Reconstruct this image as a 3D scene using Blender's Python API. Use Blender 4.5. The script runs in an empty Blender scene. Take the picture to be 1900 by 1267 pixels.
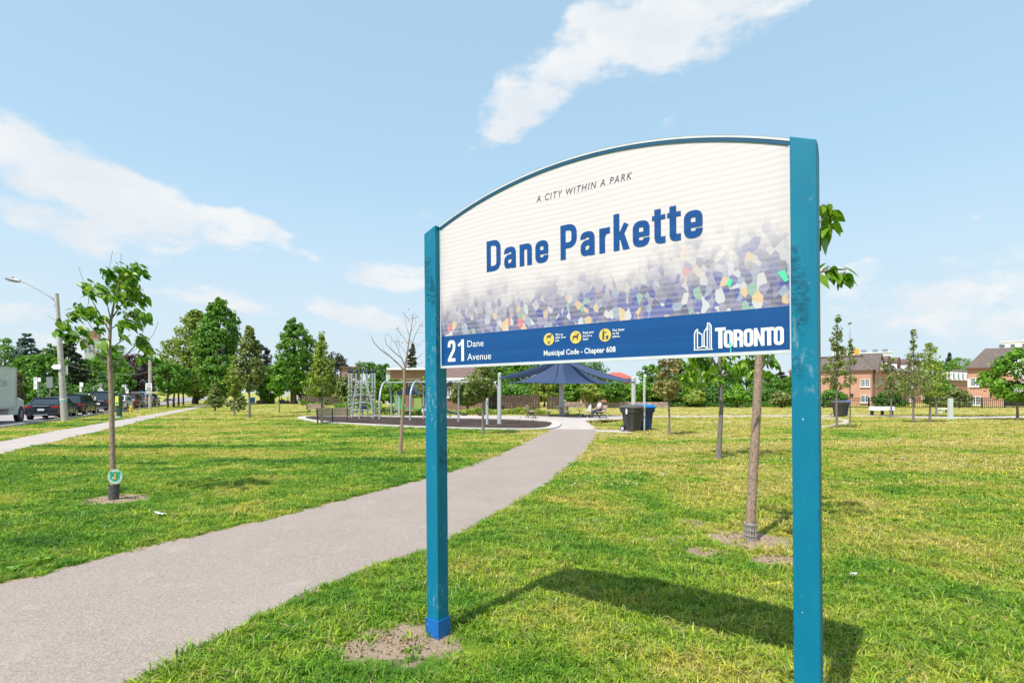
import bpy, bmesh, math, random
import numpy as np
from mathutils import Vector, Matrix, Euler
random.seed(7); RNG = np.random.default_rng(7)
sc = bpy.context.scene
COL = sc.collection
R = math.radians
# ------------------------------------------------------------------ camera, sky, sun, exposure
cam = bpy.data.cameras.new('camera'); camo = bpy.data.objects.new('camera', cam); COL.objects.link(camo)
camo.location = (0, 0, 1.75); camo.rotation_euler = (R(90), 0, 0)
cam.sensor_width = 36; cam.lens = 19.042; cam.shift_y = 0.0497
cam.clip_start = 0.05; cam.clip_end = 6000
sc.camera = camo
SUN_EL = 58.0
SUN_DIR = Vector((-0.625 * math.cos(R(SUN_EL)), -0.78 * math.cos(R(SUN_EL)), math.sin(R(SUN_EL)))).normalized()
sd = bpy.data.lights.new('sun', 'SUN'); sd.energy = 5.0; sd.angle = R(0.5); sd.color = (1.0, 0.965, 0.905)
so = bpy.data.objects.new('sun', sd); COL.objects.link(so)
so.rotation_euler = SUN_DIR.to_track_quat('Z', 'Y').to_euler()
sc.view_settings.view_transform = 'Standard'; sc.view_settings.look = 'None'
sc.view_settings.gamma = 1; sc.view_settings.exposure = 0.29
sc.view_settings.use_curve_mapping = False
sc.cycles.use_denoising = True
sc.cycles.max_bounces = 6; sc.cycles.transparent_max_bounces = 8

class NT:
    """tiny node helper"""
    def __init__(s, tree): s.t = tree; s.n = tree.nodes; s.l = tree.links
    def node(s, typ, **kw):
        nd = s.n.new(typ)
        for k, v in kw.items():
            if k.startswith('_'): setattr(nd, k[1:], v)
        return nd
    def put(s, sock, v):
        if isinstance(v, bpy.types.NodeSocket): s.l.new(v, sock)
        elif v is not None:
            if isinstance(v, (tuple, list)) and len(v) == 3 and sock.type == 'RGBA': v = (*v, 1)
            sock.default_value = v
    def math(s, op, a, b=None, c=None, clamp=False):
        nd = s.n.new('ShaderNodeMath'); nd.operation = op; nd.use_clamp = clamp
        s.put(nd.inputs[0], a)
        if b is not None: s.put(nd.inputs[1], b)
        if c is not None: s.put(nd.inputs[2], c)
        return nd.outputs[0]
    def mix(s, f, a, b, mode='MIX'):
        nd = s.n.new('ShaderNodeMix'); nd.data_type = 'RGBA'; nd.blend_type = mode; nd.clamp_factor = True
        s.put(nd.inputs[0], f); s.put(nd.inputs[6], a); s.put(nd.inputs[7], b); return nd.outputs[2]
    def ramp(s, f, stops, interp='LINEAR'):
        nd = s.n.new('ShaderNodeValToRGB'); cr = nd.color_ramp; cr.interpolation = interp
        while len(cr.elements) < len(stops): cr.elements.new(0.5)
        for e, (p, c) in zip(cr.elements, stops):
            e.position = p; e.color = (*c, 1) if isinstance(c, (tuple, list)) else (c, c, c, 1)
        s.put(nd.inputs[0], f); return nd.outputs[0]
    def step(s, f, a, b, lo=0.0, hi=1.0, smooth=True):
        nd = s.n.new('ShaderNodeMapRange'); nd.interpolation_type = 'SMOOTHSTEP' if smooth else 'LINEAR'
        s.put(nd.inputs[0], f); nd.inputs[1].default_value = a; nd.inputs[2].default_value = b
        nd.inputs[3].default_value = lo; nd.inputs[4].default_value = hi; return nd.outputs[0]
    def noise(s, vec, scale, detail=3, rough=0.55, dist=0.0, out=0):
        nd = s.n.new('ShaderNodeTexNoise'); s.put(nd.inputs['Vector'], vec)
        nd.inputs['Scale'].default_value = scale; nd.inputs['Detail'].default_value = detail
        nd.inputs['Roughness'].default_value = rough; nd.inputs['Distortion'].default_value = dist
        return nd.outputs[out]
    def voro(s, vec, scale, feature='F1', out='Distance', rnd=1.0):
        nd = s.n.new('ShaderNodeTexVoronoi'); nd.feature = feature; s.put(nd.inputs['Vector'], vec)
        nd.inputs['Scale'].default_value = scale; nd.inputs['Randomness'].default_value = rnd
        return nd.outputs[out]
    def mapping(s, vec, loc=(0, 0, 0), rot=(0, 0, 0), scale=(1, 1, 1)):
        nd = s.n.new('ShaderNodeMapping'); s.put(nd.inputs[0], vec)
        nd.inputs[1].default_value = loc; nd.inputs[2].default_value = rot; nd.inputs[3].default_value = scale
        return nd.outputs[0]
    def pos(s): return s.n.new('ShaderNodeNewGeometry').outputs['Position']
    def objc(s): return s.n.new('ShaderNodeTexCoord').outputs['Object']
    def sep(s, v):
        nd = s.n.new('ShaderNodeSeparateXYZ'); s.put(nd.inputs[0], v); return nd.outputs
    def comb(s, x, y, z):
        nd = s.n.new('ShaderNodeCombineXYZ'); s.put(nd.inputs[0], x); s.put(nd.inputs[1], y); s.put(nd.inputs[2], z); return nd.outputs[0]
    def bump(s, h, strength, dist=0.01):
        nd = s.n.new('ShaderNodeBump'); s.put(nd.inputs['Height'], h)
        nd.inputs['Strength'].default_value = strength; nd.inputs['Distance'].default_value = dist; return nd.outputs[0]

# ------------------------------------------------------------------ world
def build_world():
    w = bpy.data.worlds.new('World'); sc.world = w; w.use_nodes = True
    t = NT(w.node_tree); t.n.clear()
    sky = t.n.new('ShaderNodeTexSky'); sky.sky_type = 'NISHITA'; sky.sun_disc = False
    sky.sun_elevation = R(SUN_EL); sky.sun_rotation = math.atan2(SUN_DIR.x, SUN_DIR.y)
    sky.altitude = 0; sky.air_density = 1.0; sky.dust_density = 1.2; sky.ozone_density = 1.0
    v = t.n.new('ShaderNodeTexCoord').outputs['Generated']
    x, y, z = t.sep(v)
    az = t.math('ARCTAN2', x, y); el = t.math('ARCSINE', z)
    # warp for ragged edges
    wn = t.noise(v, 3.2, 4, 0.6, out=1); wx, wy, wz = t.sep(wn)
    az2 = t.math('ADD', az, t.math('MULTIPLY', t.math('SUBTRACT', wx, 0.5), 0.17))
    el2 = t.math('ADD', el, t.math('MULTIPLY', t.math('SUBTRACT', wy, 0.5), 0.10))
    def ang(px, py):
        u = (px - 950) / 1005; q = -(py - 728) / 1005
        return math.atan(u), math.atan(q / math.sqrt(1 + u * u))
    # px, py, rx, ry (pixels), rotation, weight : where the clouds stand in the sky
    C = [(1250, 50, 230, 85, 0.10, 1.15), (1090, 95, 120, 75, 0.5, 1.05), (985, 165, 90, 75, .5, 1.0), (945, 230, 85, 45, .4, .85), (1400, 20, 150, 45, 0.1, .8), (1240, 110, 110, 45, 0, .9),
         (60, 300, 200, 65, -.25, 1.2), (260, 385, 240, 62, -.30, 1.2), (420, 428, 120, 36, -.15, 1.0), (180, 430, 150, 40, -.1, .9), (-100, 260, 200, 60, 0, 1.0),
         (320, 480, 60, 18, 0, .7), (460, 495, 70, 16, 0, .6), (580, 485, 50, 18, 0, .55), (740, 507, 70, 26, 0, .85), (660, 570, 90, 20, -.2, .9), (740, 590, 60, 14, 0, .8),
         (400, 565, 120, 24, -.1, .8), (30, 500, 70, 26, 0, .5), (20, 570, 80, 20, 0, .7), (760, 395, 60, 22, -.4, .4),
         (1700, 560, 210, 50, .05, .75), (1830, 480, 130, 40, .1, .6), (1780, 395, 60, 20, 0, .3), (1225, 245, 60, 22, .8, .25), (1590, 515, 60, 26, 0, .6), (1850, 590, 150, 40, 0, .7),
         (60, 640, 160, 34, 0, .5), (2300, 300, 260, 80, 0, .9), (-700, 350, 300, 90, 0, .9), (-500, -300, 300, 100, .2, .9), (2600, -300, 400, 100, .2, .9)]
    tot = None
    for (px, py, rx, ry, rot, wt) in C:
        a, e = ang(px, py); a1, _ = ang(px + rx, py); _, e1 = ang(px, py - ry)
        ra = abs(a1 - a); re = abs(e1 - e)
        da = t.math('SUBTRACT', az2, a); de = t.math('SUBTRACT', el2, e)
        c_, s_ = math.cos(rot), math.sin(rot)
        p = t.math('ADD', t.math('MULTIPLY', da, c_ / ra), t.math('MULTIPLY', de, s_ / ra))
        q = t.math('ADD', t.math('MULTIPLY', da, -s_ / re), t.math('MULTIPLY', de, c_ / re))
        d2 = t.math('ADD', t.math('MULTIPLY', p, p), t.math('MULTIPLY', q, q))
        f = t.math('MULTIPLY', t.math('SUBTRACT', 1.9, d2, clamp=False), 0.60 * wt)
        f = t.math('MAXIMUM', f, 0.0)
        f = t.math('MINIMUM', f, wt)
        tot = f if tot is None else t.math('MAXIMUM', tot, f)
    # general broken cloud away from the framed part too (behind the camera)
    back = t.step(y, 0.15, -0.25)
    gen = t.math('MULTIPLY', t.step(t.noise(v, 1.6, 3, .5), .48, .7), back)
    tot = t.math('MAXIMUM', tot, gen)
    fine = t.noise(t.mapping(v, scale=(1, 1, 2.2)), 7.5, 9, 0.62)
    fine2 = t.noise(t.mapping(v, scale=(1, 1, 2.0)), 22, 6, 0.6)
    nz = t.math('ADD', t.math('MULTIPLY', t.math('SUBTRACT', fine, .5), 2.9), t.math('MULTIPLY', t.math('SUBTRACT', fine2, .5), 1.2))
    d = t.math('ADD', tot, t.math('MULTIPLY', nz, t.step(tot, 0.0, .35)))
    dens = t.step(d, 0.30, 1.12, 0, .96)
    shade = t.step(t.noise(t.mapping(v, loc=(.03, .02, .06), scale=(1, 1, 2)), 6, 6, .6), .3, .75)
    ccol = t.mix(shade, (6.3, 6.75, 7.2), (7.6, 7.7, 7.7))
    hs = t.n.new('ShaderNodeHueSaturation'); hs.inputs['Saturation'].default_value = 1.0; hs.inputs['Value'].default_value = 1.0
    t.put(hs.inputs['Color'], sky.outputs[0])
    veil = t.step(el, -0.05, 0.75, 0.88, 0.66)
    base = t.mix(veil, hs.outputs[0], (4.4, 6.65, 8.5))
    low = t.step(el, -0.02, 0.42, 0.85, 0.0)
    base = t.mix(low, base, (5.9, 6.75, 7.2))
    col = t.mix(dens, base, ccol)
    bg = t.n.new('ShaderNodeBackground'); t.put(bg.inputs[0], col); bg.inputs[1].default_value = 0.103
    out = t.n.new('ShaderNodeOutputWorld'); t.l.new(bg.outputs[0], out.inputs[0])
build_world()

# ------------------------------------------------------------------ places: ground points and points at a known distance
F, CX, HY, EH = 1005.0, 950.0, 728.0, 1.75
def G(px, py, z=0.0):
    Z = EH * F / (py - HY); return ((px - CX) / F * Z, Z, z)
def P(px, py, Z): return ((px - CX) / F * Z, Z, EH - (py - HY) / F * Z)
def XW(px, Z): return (px - CX) / F * Z
def HZ(py, Z): return EH - (py - HY) / F * Z

# ------------------------------------------------------------------ materials
MATS = {}
def mat(name, color, rough=0.6, metal=0.0, var=0.0, vscale=8.0, bump=0.0, bscale=40.0, bdist=0.004, spec=0.5, fn=None, transm=0.0, emis=None):
    if name in MATS: return MATS[name]
    m = bpy.data.materials.new(name); m.use_nodes = True; t = NT(m.node_tree)
    b = t.n['Principled BSDF']
    b.inputs['Roughness'].default_value = rough; b.inputs['Metallic'].default_value = metal
    b.inputs['Specular IOR Level'].default_value = spec
    if transm: b.inputs['Transmission Weight'].default_value = transm
    oc = t.objc()
    if fn: c = fn(t, b)
    else:
        c = color
        if var > 0:
            n = t.noise(oc, vscale, 5, .6)
            lo = tuple(max(0, x * (1 - var)) for x in color); hi = tuple(min(1, x * (1 + var)) for x in color)
            c = t.mix(t.step(n, .3, .7), lo, hi)
    if c is not None: t.put(b.inputs['Base Color'], c)
    if bump > 0: t.put(b.inputs['Normal'], t.bump(t.noise(oc, bscale, 5, .6), bump, bdist))
    MATS[name] = m; return m

def leafmat(name, dark, mid, light, nscale=0.5, trans=0.35, rough=0.5):
    if name in MATS: return MATS[name]
    m = bpy.data.materials.new(name); m.use_nodes = True; t = NT(m.node_tree)
    b = t.n['Principled BSDF']; b.inputs['Roughness'].default_value = rough; b.inputs['Specular IOR Level'].default_value = 0.35
    g = t.n.new('ShaderNodeNewGeometry')
    n = t.noise(g.outputs['Position'], nscale, 3, .6)
    f = t.math('ADD', t.math('MULTIPLY', g.outputs['Random Per Island'], .62), t.math('MULTIPLY', n, .45))
    c = t.ramp(f, [(0.12, dark), (0.5, mid), (0.88, light)])
    t.put(b.inputs['Base Color'], c)
    tr = t.n.new('ShaderNodeBsdfTranslucent'); t.put(tr.inputs[0], t.mix(1.0, c, (1.15, 1.2, .55), 'MULTIPLY'))
    ms = t.n.new('ShaderNodeMixShader'); ms.inputs[0].default_value = trans
    t.l.new(b.outputs[0], ms.inputs[1]); t.l.new(tr.outputs[0], ms.inputs[2])
    t.l.new(ms.outputs[0], t.n['Material Output'].inputs[0])
    MATS[name] = m; return m

# dirt patches: x, y, rx, ry
_d = [(745, 1193, 108, 40, 1.0), (1235, 1000, 45, 7, .7), (1390, 1002, 74, 17, 1.0), (215, 926, 52, 9, 1.0), (1305, 1023, 32, 9, 1.0), (1090, 968, 26, 7, .7), (1285, 970, 22, 7, .9), (1450, 1040, 50, 12, 1.0),
      (1700, 1055, 22, 6, .5), (1740, 1120, 40, 9, .5), (1845, 865, 45, 5, .4), (1862, 1052, 25, 5, .5)]
DIRT = []
for (px, py, rx, ry, w_) in _d:
    c = G(px, py); ex = G(px + rx, py); ey1 = G(px, py - ry); ey2 = G(px, py + ry)
    DIRT.append((c[0], (ey1[1] + ey2[1]) / 2, abs(ex[0] - c[0]), abs(ey1[1] - ey2[1]) / 2, w_))
def lawn_color(t, posn, blade=False):
    n1 = t.noise(posn, 0.33, 4, .6)
    n2 = t.noise(t.mapping(posn, loc=(7, 3, 0), scale=(1, 1.0, 1)), 1.15, 5, .65)
    n3 = t.noise(t.mapping(posn, loc=(-4, 9, 0)), 4.5, 4, .6)
    x, y, z = t.sep(posn)
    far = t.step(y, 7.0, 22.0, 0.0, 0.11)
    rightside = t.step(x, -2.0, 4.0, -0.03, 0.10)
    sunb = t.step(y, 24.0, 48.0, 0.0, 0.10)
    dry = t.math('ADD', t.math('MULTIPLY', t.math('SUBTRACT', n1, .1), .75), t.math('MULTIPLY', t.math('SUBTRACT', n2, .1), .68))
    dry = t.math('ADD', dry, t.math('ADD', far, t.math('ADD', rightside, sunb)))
    n4 = t.noise(t.mapping(posn, loc=(2, 5, 0), scale=(.10, .42, 1)), 1.0, 4, .6)
    dry = t.math('ADD', dry, t.math('MULTIPLY', t.math('MULTIPLY', t.math('SUBTRACT', n4, .50), 1.5), t.step(y, 7.0, 15.0)))
    c = t.ramp(t.step(dry, .37, .86, smooth=False), [(0.0, (.042, .135, .016)), (.28, (.125, .265, .020)), (.50, (.265, .365, .034)), (.72, (.460, .420, .080)), (1.0, (.62, .49, .19))])
    c = t.mix(t.step(n3, .42, .72, 0, .45), c, (.215, .34, .032))
    return c, dry
def build_lawn():
    m = bpy.data.materials.new('lawn'); m.use_nodes = True; t = NT(m.node_tree); b = t.n['Principled BSDF']
    b.inputs['Roughness'].default_value = .9; b.inputs['Specular IOR Level'].default_value = .15
    p = t.pos(); c, dry = lawn_color(t, p)
    fine = t.noise(p, 26, 5, .7); mid = t.noise(p, 6.0, 4, .7)
    c = t.mix(t.step(fine, .35, .65, .8, .1), c, t.mix(1.0, c, (.38, .46, .36), 'MULTIPLY'))
    c = t.mix(t.step(mid, .55, .8, 0, .4), c, (.34, .33, .10))
    # little white clover flowers far out on the right
    x, y, z = t.sep(p)
    cl = t.math('MULTIPLY', t.step(t.voro(p, 7.0), .20, .10), t.step(t.noise(p, .22, 3, .6), .50, .62))
    cl = t.math('MULTIPLY', cl, t.step(y, 11, 16)); c = t.mix(t.math('MULTIPLY', cl, .6), c, (.62, .60, .45))
    wn = t.noise(p, 5.0, 5, .65); tot = None
    for (dx, dy, rx, ry, w_) in DIRT:
        a = t.math('DIVIDE', t.math('SUBTRACT', x, dx), rx); e = t.math('DIVIDE', t.math('SUBTRACT', y, dy), ry)
        d = t.math('SQRT', t.math('ADD', t.math('MULTIPLY', a, a), t.math('MULTIPLY', e, e)))
        f = t.math('MULTIPLY', t.step(t.math('ADD', d, t.math('MULTIPLY', wn, 1.7)), 2.02, 1.62), w_)
        tot = f if tot is None else t.math('MAXIMUM', tot, f)
    grit = t.noise(p, 60, 5, .7)
    dirt = t.ramp(grit, [(.3, (.20, .135, .09)), (.5, (.40, .29, .205)), (.72, (.58, .46, .35))])
    c = t.mix(tot, c, dirt)
    t.put(b.inputs['Base Color'], c)
    t.put(b.inputs['Normal'], t.bump(t.math('ADD', fine, t.math('MULTIPLY', grit, .5)), .9, .04))
    MATS['lawn'] = m
    m = bpy.data.materials.new('grass_blade'); m.use_nodes = True; t = NT(m.node_tree); b = t.n['Principled BSDF']
    b.inputs['Roughness'].default_value = .55; b.inputs['Specular IOR Level'].default_value = .3
    g = t.n.new('ShaderNodeNewGeometry'); c, dry = lawn_color(t, g.outputs['Position'])
    r = g.outputs['Random Per Island']
    oi = t.n.new('ShaderNodeObjectInfo').outputs['Random']
    rr = t.math('FRACT', t.math('ADD', r, t.math('MULTIPLY', oi, 7.3)))
    k = t.ramp(rr, [(0, (.28, .42, .34)), (.35, (.80, .92, .7)), (.7, (1.25, 1.2, .95)), (.95, (2.0, 1.7, 1.5))])
    c = t.mix(1.0, c, k, 'MULTIPLY'); c = t.mix(t.math('GREATER_THAN', t.math('ADD', rr, t.math('MULTIPLY', t.math('SUBTRACT', dry, .65), .5)), .90), c, (.50, .40, .18))
    t.put(b.inputs['Base Color'], c)
    tr = t.n.new('ShaderNodeBsdfTranslucent'); t.put(tr.inputs[0], t.mix(1.0, c, (1.2, 1.25, .5), 'MULTIPLY'))
    ms = t.n.new('ShaderNodeMixShader'); ms.inputs[0].default_value = .30
    t.l.new(b.outputs[0], ms.inputs[1]); t.l.new(tr.outputs[0], ms.inputs[2]); t.l.new(ms.outputs[0], t.n['Material Output'].inputs[0])
    MATS['grass_blade'] = m
build_lawn()

def asphalt_fn(t, b):
    p = t.pos()
    v = t.voro(p, 120, out='Color'); vs = t.sep(v)[0]
    n = t.noise(p, .8, 5, .6); f = t.noise(p, 150, 4, .7)
    g = t.ramp(t.math('ADD', t.math('MULTIPLY', vs, .5), t.math('MULTIPLY', f, .5)), [(.2, (.185, .152, .133)), (.5, (.295, .240, .208)), (.70, (.345, .284, .248)), (.86, (.52, .45, .40))])
    c = t.mix(t.step(n, .35, .7, 0, .30), g, (.36, .298, .262))
    st = t.noise(t.mapping(p, loc=(3, 1, 0), scale=(1, .6, 1)), .5, 6, .7)
    c = t.mix(t.step(st, .58, .72, 0, .45), c, t.mix(1.0, c, (.72, .70, .70), 'MULTIPLY'))
    big = t.noise(t.mapping(p, loc=(8, 2, 0)), 2.4, 6, .75)
    c = t.mix(t.step(big, .56, .66, 0, .30), c, (.43, .345, .30))
    lit = t.voro(t.mapping(p, loc=(1, 4, 0)), 9.0)
    c = t.mix(t.step(lit, .055, .03, 0, .75), c, (.10, .075, .05))
    t.put(b.inputs['Normal'], t.bump(t.math('ADD', vs, f), .35, .005))
    return c
mat('asphalt', None, .88, spec=.2, fn=asphalt_fn)
def conc_fn(base, spd=.12, joints=0.0):
    def fn(t, b):
        p = t.pos(); n = t.noise(p, 1.3, 5, .6); f = t.noise(p, 70, 4, .7)
        lo = tuple(x * (1 - spd) for x in base); hi = tuple(min(1, x * (1 + spd)) for x in base)
        c = t.mix(t.step(t.math('ADD', t.math('MULTIPLY', n, .6), t.math('MULTIPLY', f, .4)), .35, .65), lo, hi)
        t.put(b.inputs['Normal'], t.bump(f, .3, .004)); return c
    return fn
mat('sidewalk_concrete', None, .85, spec=.2, fn=conc_fn((.40, .345, .32)))
mat('plaza_concrete', None, .85, spec=.2, fn=conc_fn((.44, .385, .36)))
mat('kerb_concrete', None, .85, spec=.2, fn=conc_fn((.47, .43, .39)))
mat('road_asphalt', None, .85, spec=.2, fn=conc_fn((.33, .295, .295)))
mat('mulch', None, .95, spec=.1, fn=conc_fn((.060, .042, .036), .5))

def wood_paint(base):
    def fn(t, b):
        o = t.objc()
        g = t.noise(t.mapping(o, scale=(30, 30, 1.6)), 2.2, 6, .65)
        k = t.noise(t.mapping(o, scale=(14, 14, 26)), 1.0, 5, .7)
        wear = t.noise(o, 9, 8, .72)
        kn = t.noise(t.mapping(o, loc=(1, 2, 3), scale=(3, 3, 1.1)), 1.7, 2, .5)
        kmask = t.step(kn, .57, .63)
        c = t.mix(t.step(g, .35, .7, 0, .35), base, tuple(x * 1.25 for x in base))
        c = t.mix(t.math('MULTIPLY', kmask, t.step(k, .42, .58, 0, .8)), c, tuple(x * .40 for x in base))
        wm = t.noise(t.mapping(o, loc=(9, 1, 4)), 2.6, 2, .5)
        wf = t.noise(t.mapping(o, scale=(1, 1, .45)), 34, 6, .7)
        c = t.mix(t.math('MULTIPLY', t.step(wm, .56, .64), t.step(wf, .52, .60, 0, .34)), c, (.30, .42, .48))
        sp = t.voro(t.mapping(o, scale=(1, 1, .6)), 16)
        c = t.mix(t.step(sp, .06, .04, 0, .7), c, (.55, .62, .62))
        c = t.mix(t.step(t.noise(o, 3.0, 4, .6), .45, .75, 0, .3), c, (.01, .24, .33))
        cr = t.noise(t.mapping(o, loc=(5, 5, 0), scale=(60, 60, .7)), 1.0, 3, .5)
        c = t.mix(t.step(cr, .70, .74, 0, .5), c, tuple(x * .35 for x in base))
        t.put(b.inputs['Normal'], t.bump(t.math('ADD', t.math('MULTIPLY', g, .5), t.math('MULTIPLY', t.math('MULTIPLY', k, kmask), 2.2)), .5, .004))
        return c
    return fn
mat('teal_paint', None, .5, spec=.3, fn=wood_paint((.001, .158, .268)))
mat('blue_paint', None, .45, fn=wood_paint((.006, .125, .42)))

def print_fn(t, b):
    o = t.objc(); x, y, z = t.sep(o)
    zz = t.math('SUBTRACT', z, 2.148)
    wob = t.noise(o, 9, 3, .6, out=1); wo = t.n.new('ShaderNodeVectorMath'); wo.operation = 'MULTIPLY_ADD'
    t.put(wo.inputs[0], wob); wo.inputs[1].default_value = (.03, 0, .03); t.put(wo.inputs[2], o)
    v2 = t.mapping(wo.outputs[0], scale=(31, 0.001, 21))
    vc = t.voro(v2, 1.0, out='Color'); r, g, bb = t.sep(vc)
    pal = t.ramp(r, [(0, (.13, .14, .36)), (.10, (.24, .21, .33)), (.20, (.16, .15, .24)), (.29, (.30, .34, .44)), (.38, (.20, .18, .25)), (.47, (.14, .13, .34)), (.55, (.58, .54, .55)), (.62, (.13, .12, .20)),
                     (.70, (.66, .45, .25)), (.77, (.30, .27, .38)), (.83, (.56, .54, .60)), (.89, (.07, .08, .30)), (.96, (.26, .40, .33)), (.985, (.62, .18, .22))], 'CONSTANT')
    # each cell fades upward by its own height
    cellh = t.math('ADD', .15, t.math('MULTIPLY', g, .18))
    cellh = t.math('MULTIPLY', t.math('ADD', cellh, t.math('MULTIPLY', t.step(x, 1.2, 2.2), .12)), t.step(x, .0, 1.0, .80, 1.0))
    n = t.noise(o, 3.2, 3, .6); cellh = t.math('ADD', cellh, t.math('MULTIPLY', t.math('SUBTRACT', n, .5), .25))
    fade = t.step(t.math('DIVIDE', zz, cellh), .18, 1.25, 1.0, 0.0)
    fade = t.math('MULTIPLY', fade, .96)
    bw = t.noise(t.mapping(o, scale=(1.2, 1, 1.5)), 1.0, 2, .5)
    band = t.math('ADD', t.math('MULTIPLY', t.math('SINE', t.math('MULTIPLY', t.math('ADD', z, t.math('MULTIPLY', bw, .06)), 200.0)), .13), t.math('ADD', .38, t.math('MULTIPLY', bw, .25)))
    big = t.noise(o, 1.3, 3, .5)
    base = t.mix(big, (.69, .605, .60), (.71, .63, .66))
    base = t.mix(t.step(band, .42, .62, 0, .38), base, (.545, .475, .47))
    smoke = t.step(t.math('DIVIDE', zz, t.math('ADD', .30, t.math('MULTIPLY', t.math('SUBTRACT', n, .4), .7))), .15, 1.1, .75, 0)
    base = t.mix(smoke, base, (.20, .18, .27))
    c = t.mix(fade, base, t.mix(t.step(band, .42, .62, 0, .2), pal, (.6, .57, .58)))
    b.inputs['Coat Weight'].default_value = .25; b.inputs['Coat Roughness'].default_value = .25
    return c
mat('sign_print', None, .38, spec=.5, fn=print_fn)
def band_fn(base):
    def fn(t, b):
        o = t.objc(); band = t.noise(t.mapping(o, scale=(.35, 1, 44)), 1.0, 2, .4)
        sm = t.noise(o, 5, 4, .6)
        c = t.mix(t.step(band, .42, .62, 0, .22), base, tuple(min(1, x * 1.5 + .01) for x in base))
        return t.mix(t.step(sm, .4, .8, 0, .25), c, tuple(x * .75 for x in base))
    return fn
mat('sign_blue', None, .36, fn=band_fn((.0, .062, .235)))
mat('letter_blue', None, .36, fn=band_fn((.0, .058, .235)))
mat('letter_white', (.80, .79, .78), .4)
mat('letter_grey', (.07, .07, .09), .5)
mat('trim_white', (.60, .61, .63), .35, var=.06)
mat('trim_blue', (.003, .075, .16), .4)
mat('icon_yellow', (.75, .55, .10), .4)
mat('mint', (.10, .62, .36), .5)
mat('bark_young', None, .85, fn=lambda t, b: t.ramp(t.noise(t.mapping(t.objc(), scale=(1, 1, .5)), 45, 5, .7), [(.3, (.12, .08, .055)), (.5, (.30, .205, .15)), (.72, (.45, .33, .255))]), bump=.6, bscale=60)
mat('bark_dark', (.075, .055, .045), .9, var=.35, vscale=10, bump=.5, bscale=20, bdist=.03)
mat('bark_grey', (.17, .145, .13), .9, var=.35, vscale=20, bump=.5, bscale=40)
mat('concrete_pole', (.44, .40, .36), .8, var=.18, vscale=6)
mat('galv', (.27, .28, .30), .42, .6, var=.12)
mat('galv_light', (.50, .51, .52), .45, .25, var=.08)
mat('play_grey', (.40, .42, .44), .4, .2)
mat('black_iron', (.012, .012, .014), .45)
mat('black_plastic', (.038, .036, .033), .48, var=.15)
mat('grey_lid', (.085, .078, .074), .5)
mat('blue_plastic', (.003, .075, .27), .42, var=.1)
mat('dark_rubber', (.012, .012, .013), .7)
mat('rim_metal', (.55, .56, .58), .3, .7)
mat('glass_dark', (.025, .038, .050), .05, spec=1.0)
mat('blue_lid', (.0, .155, .50), .4)
mat('bin_navy', (.003, .028, .11), .45)
mat('window_glass', (.10, .13, .16), .08, spec=.8)
mat('white_paint', (.76, .76, .74), .45)
mat('dirty_white', (.53, .57, .56), .5, var=.06, vscale=2)
mat('slat_wood', (.42, .31, .25), .7, var=.25, vscale=10)
mat('table_slab', (.45, .43, .40), .6)
mat('roof_shingle', None, .9, fn=lambda t, b: t.mix(t.step(t.noise(t.mapping(t.objc(), scale=(1, 1, 3)), 5, 5, .75), .35, .7), (.085, .062, .055), (.21, .165, .15)))
mat('roof_brown', (.16, .10, .085), .85, var=.2, vscale=3)
def brick_fn(c1, c2, mortar):
    def fn(t, b):
        o = t.objc(); x, y, z = t.sep(o)
        br = t.n.new('ShaderNodeTexBrick'); t.put(br.inputs['Vector'], t.comb(t.math('ADD', x, y), z, 0.0))
        br.inputs['Color1'].default_value = (*c1, 1); br.inputs['Color2'].default_value = (*c2, 1); br.inputs['Mortar'].default_value = (*mortar, 1)
        br.inputs['Scale'].default_value = 1.0; br.inputs['Brick Width'].default_value = .24; br.inputs['Row Height'].default_value = .08; br.inputs['Mortar Size'].default_value = .007
        n = t.noise(o, .9, 5, .6)
        return t.mix(t.step(n, .35, .7, 0, .45), br.outputs[0], t.mix(1.0, br.outputs[0], (.78, .72, .70), 'MULTIPLY'))
    return fn
mat('brick_pink', None, .85, fn=brick_fn((.58, .285, .185), (.50, .235, .15), (.52, .41, .33)))
mat('brick_brown', None, .85, fn=brick_fn((.27, .145, .105), (.21, .11, .085), (.26, .20, .17)))
mat('brick_orange', None, .85, fn=brick_fn((.42, .20, .12), (.35, .16, .10), (.40, .32, .26)))
mat('fence_wood', (.085, .055, .042), .85, var=.3, vscale=3)
mat('stone', (.36, .27, .22), .85, var=.3, vscale=3)
def sail_fn(t, b):
    o = t.objc(); n = t.noise(o, 60, 3, .6); x, y, z = t.sep(o)
    return t.mix(t.step(n, .3, .7, 0, .4), (.020, .042, .105), (.042, .068, .140))
mat('sail_fabric', None, .75, fn=sail_fn)
mat('red_roof', (.50, .10, .07), .6)
mat('skin', (.42, .25, .18), .6); mat('cloth_white', (.62, .60, .66), .8); mat('cloth_blue', (.035, .05, .09), .8); mat('hair_dark', (.012, .010, .010), .7)
mat('cloth_dark', (.03, .03, .035), .8); mat('bike_orange', (.45, .12, .05), .5)
mat('hydrant_yellow', (.72, .48, .03), .5); mat('meter_green', (.02, .07, .05), .5); mat('plate_yellow', (.70, .72, .10), .5)
mat('sign_green', (.01, .30, .16), .4); mat('orange_paint', (.80, .33, .03), .5)
mat('tail_red', (.40, .015, .02), .25); mat('play_green', (.05, .35, .08), .45); mat('play_lime', (.24, .34, .08), .45); mat('play_navy', (.01, .025, .06), .45)
mat('glass_tower', (.16, .24, .30), .2); mat('flower_white', (.72, .66, .72), .6); mat('cyan_band', (.25, .50, .55), .5)
mat('paper', (.75, .75, .76), .7)
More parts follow.
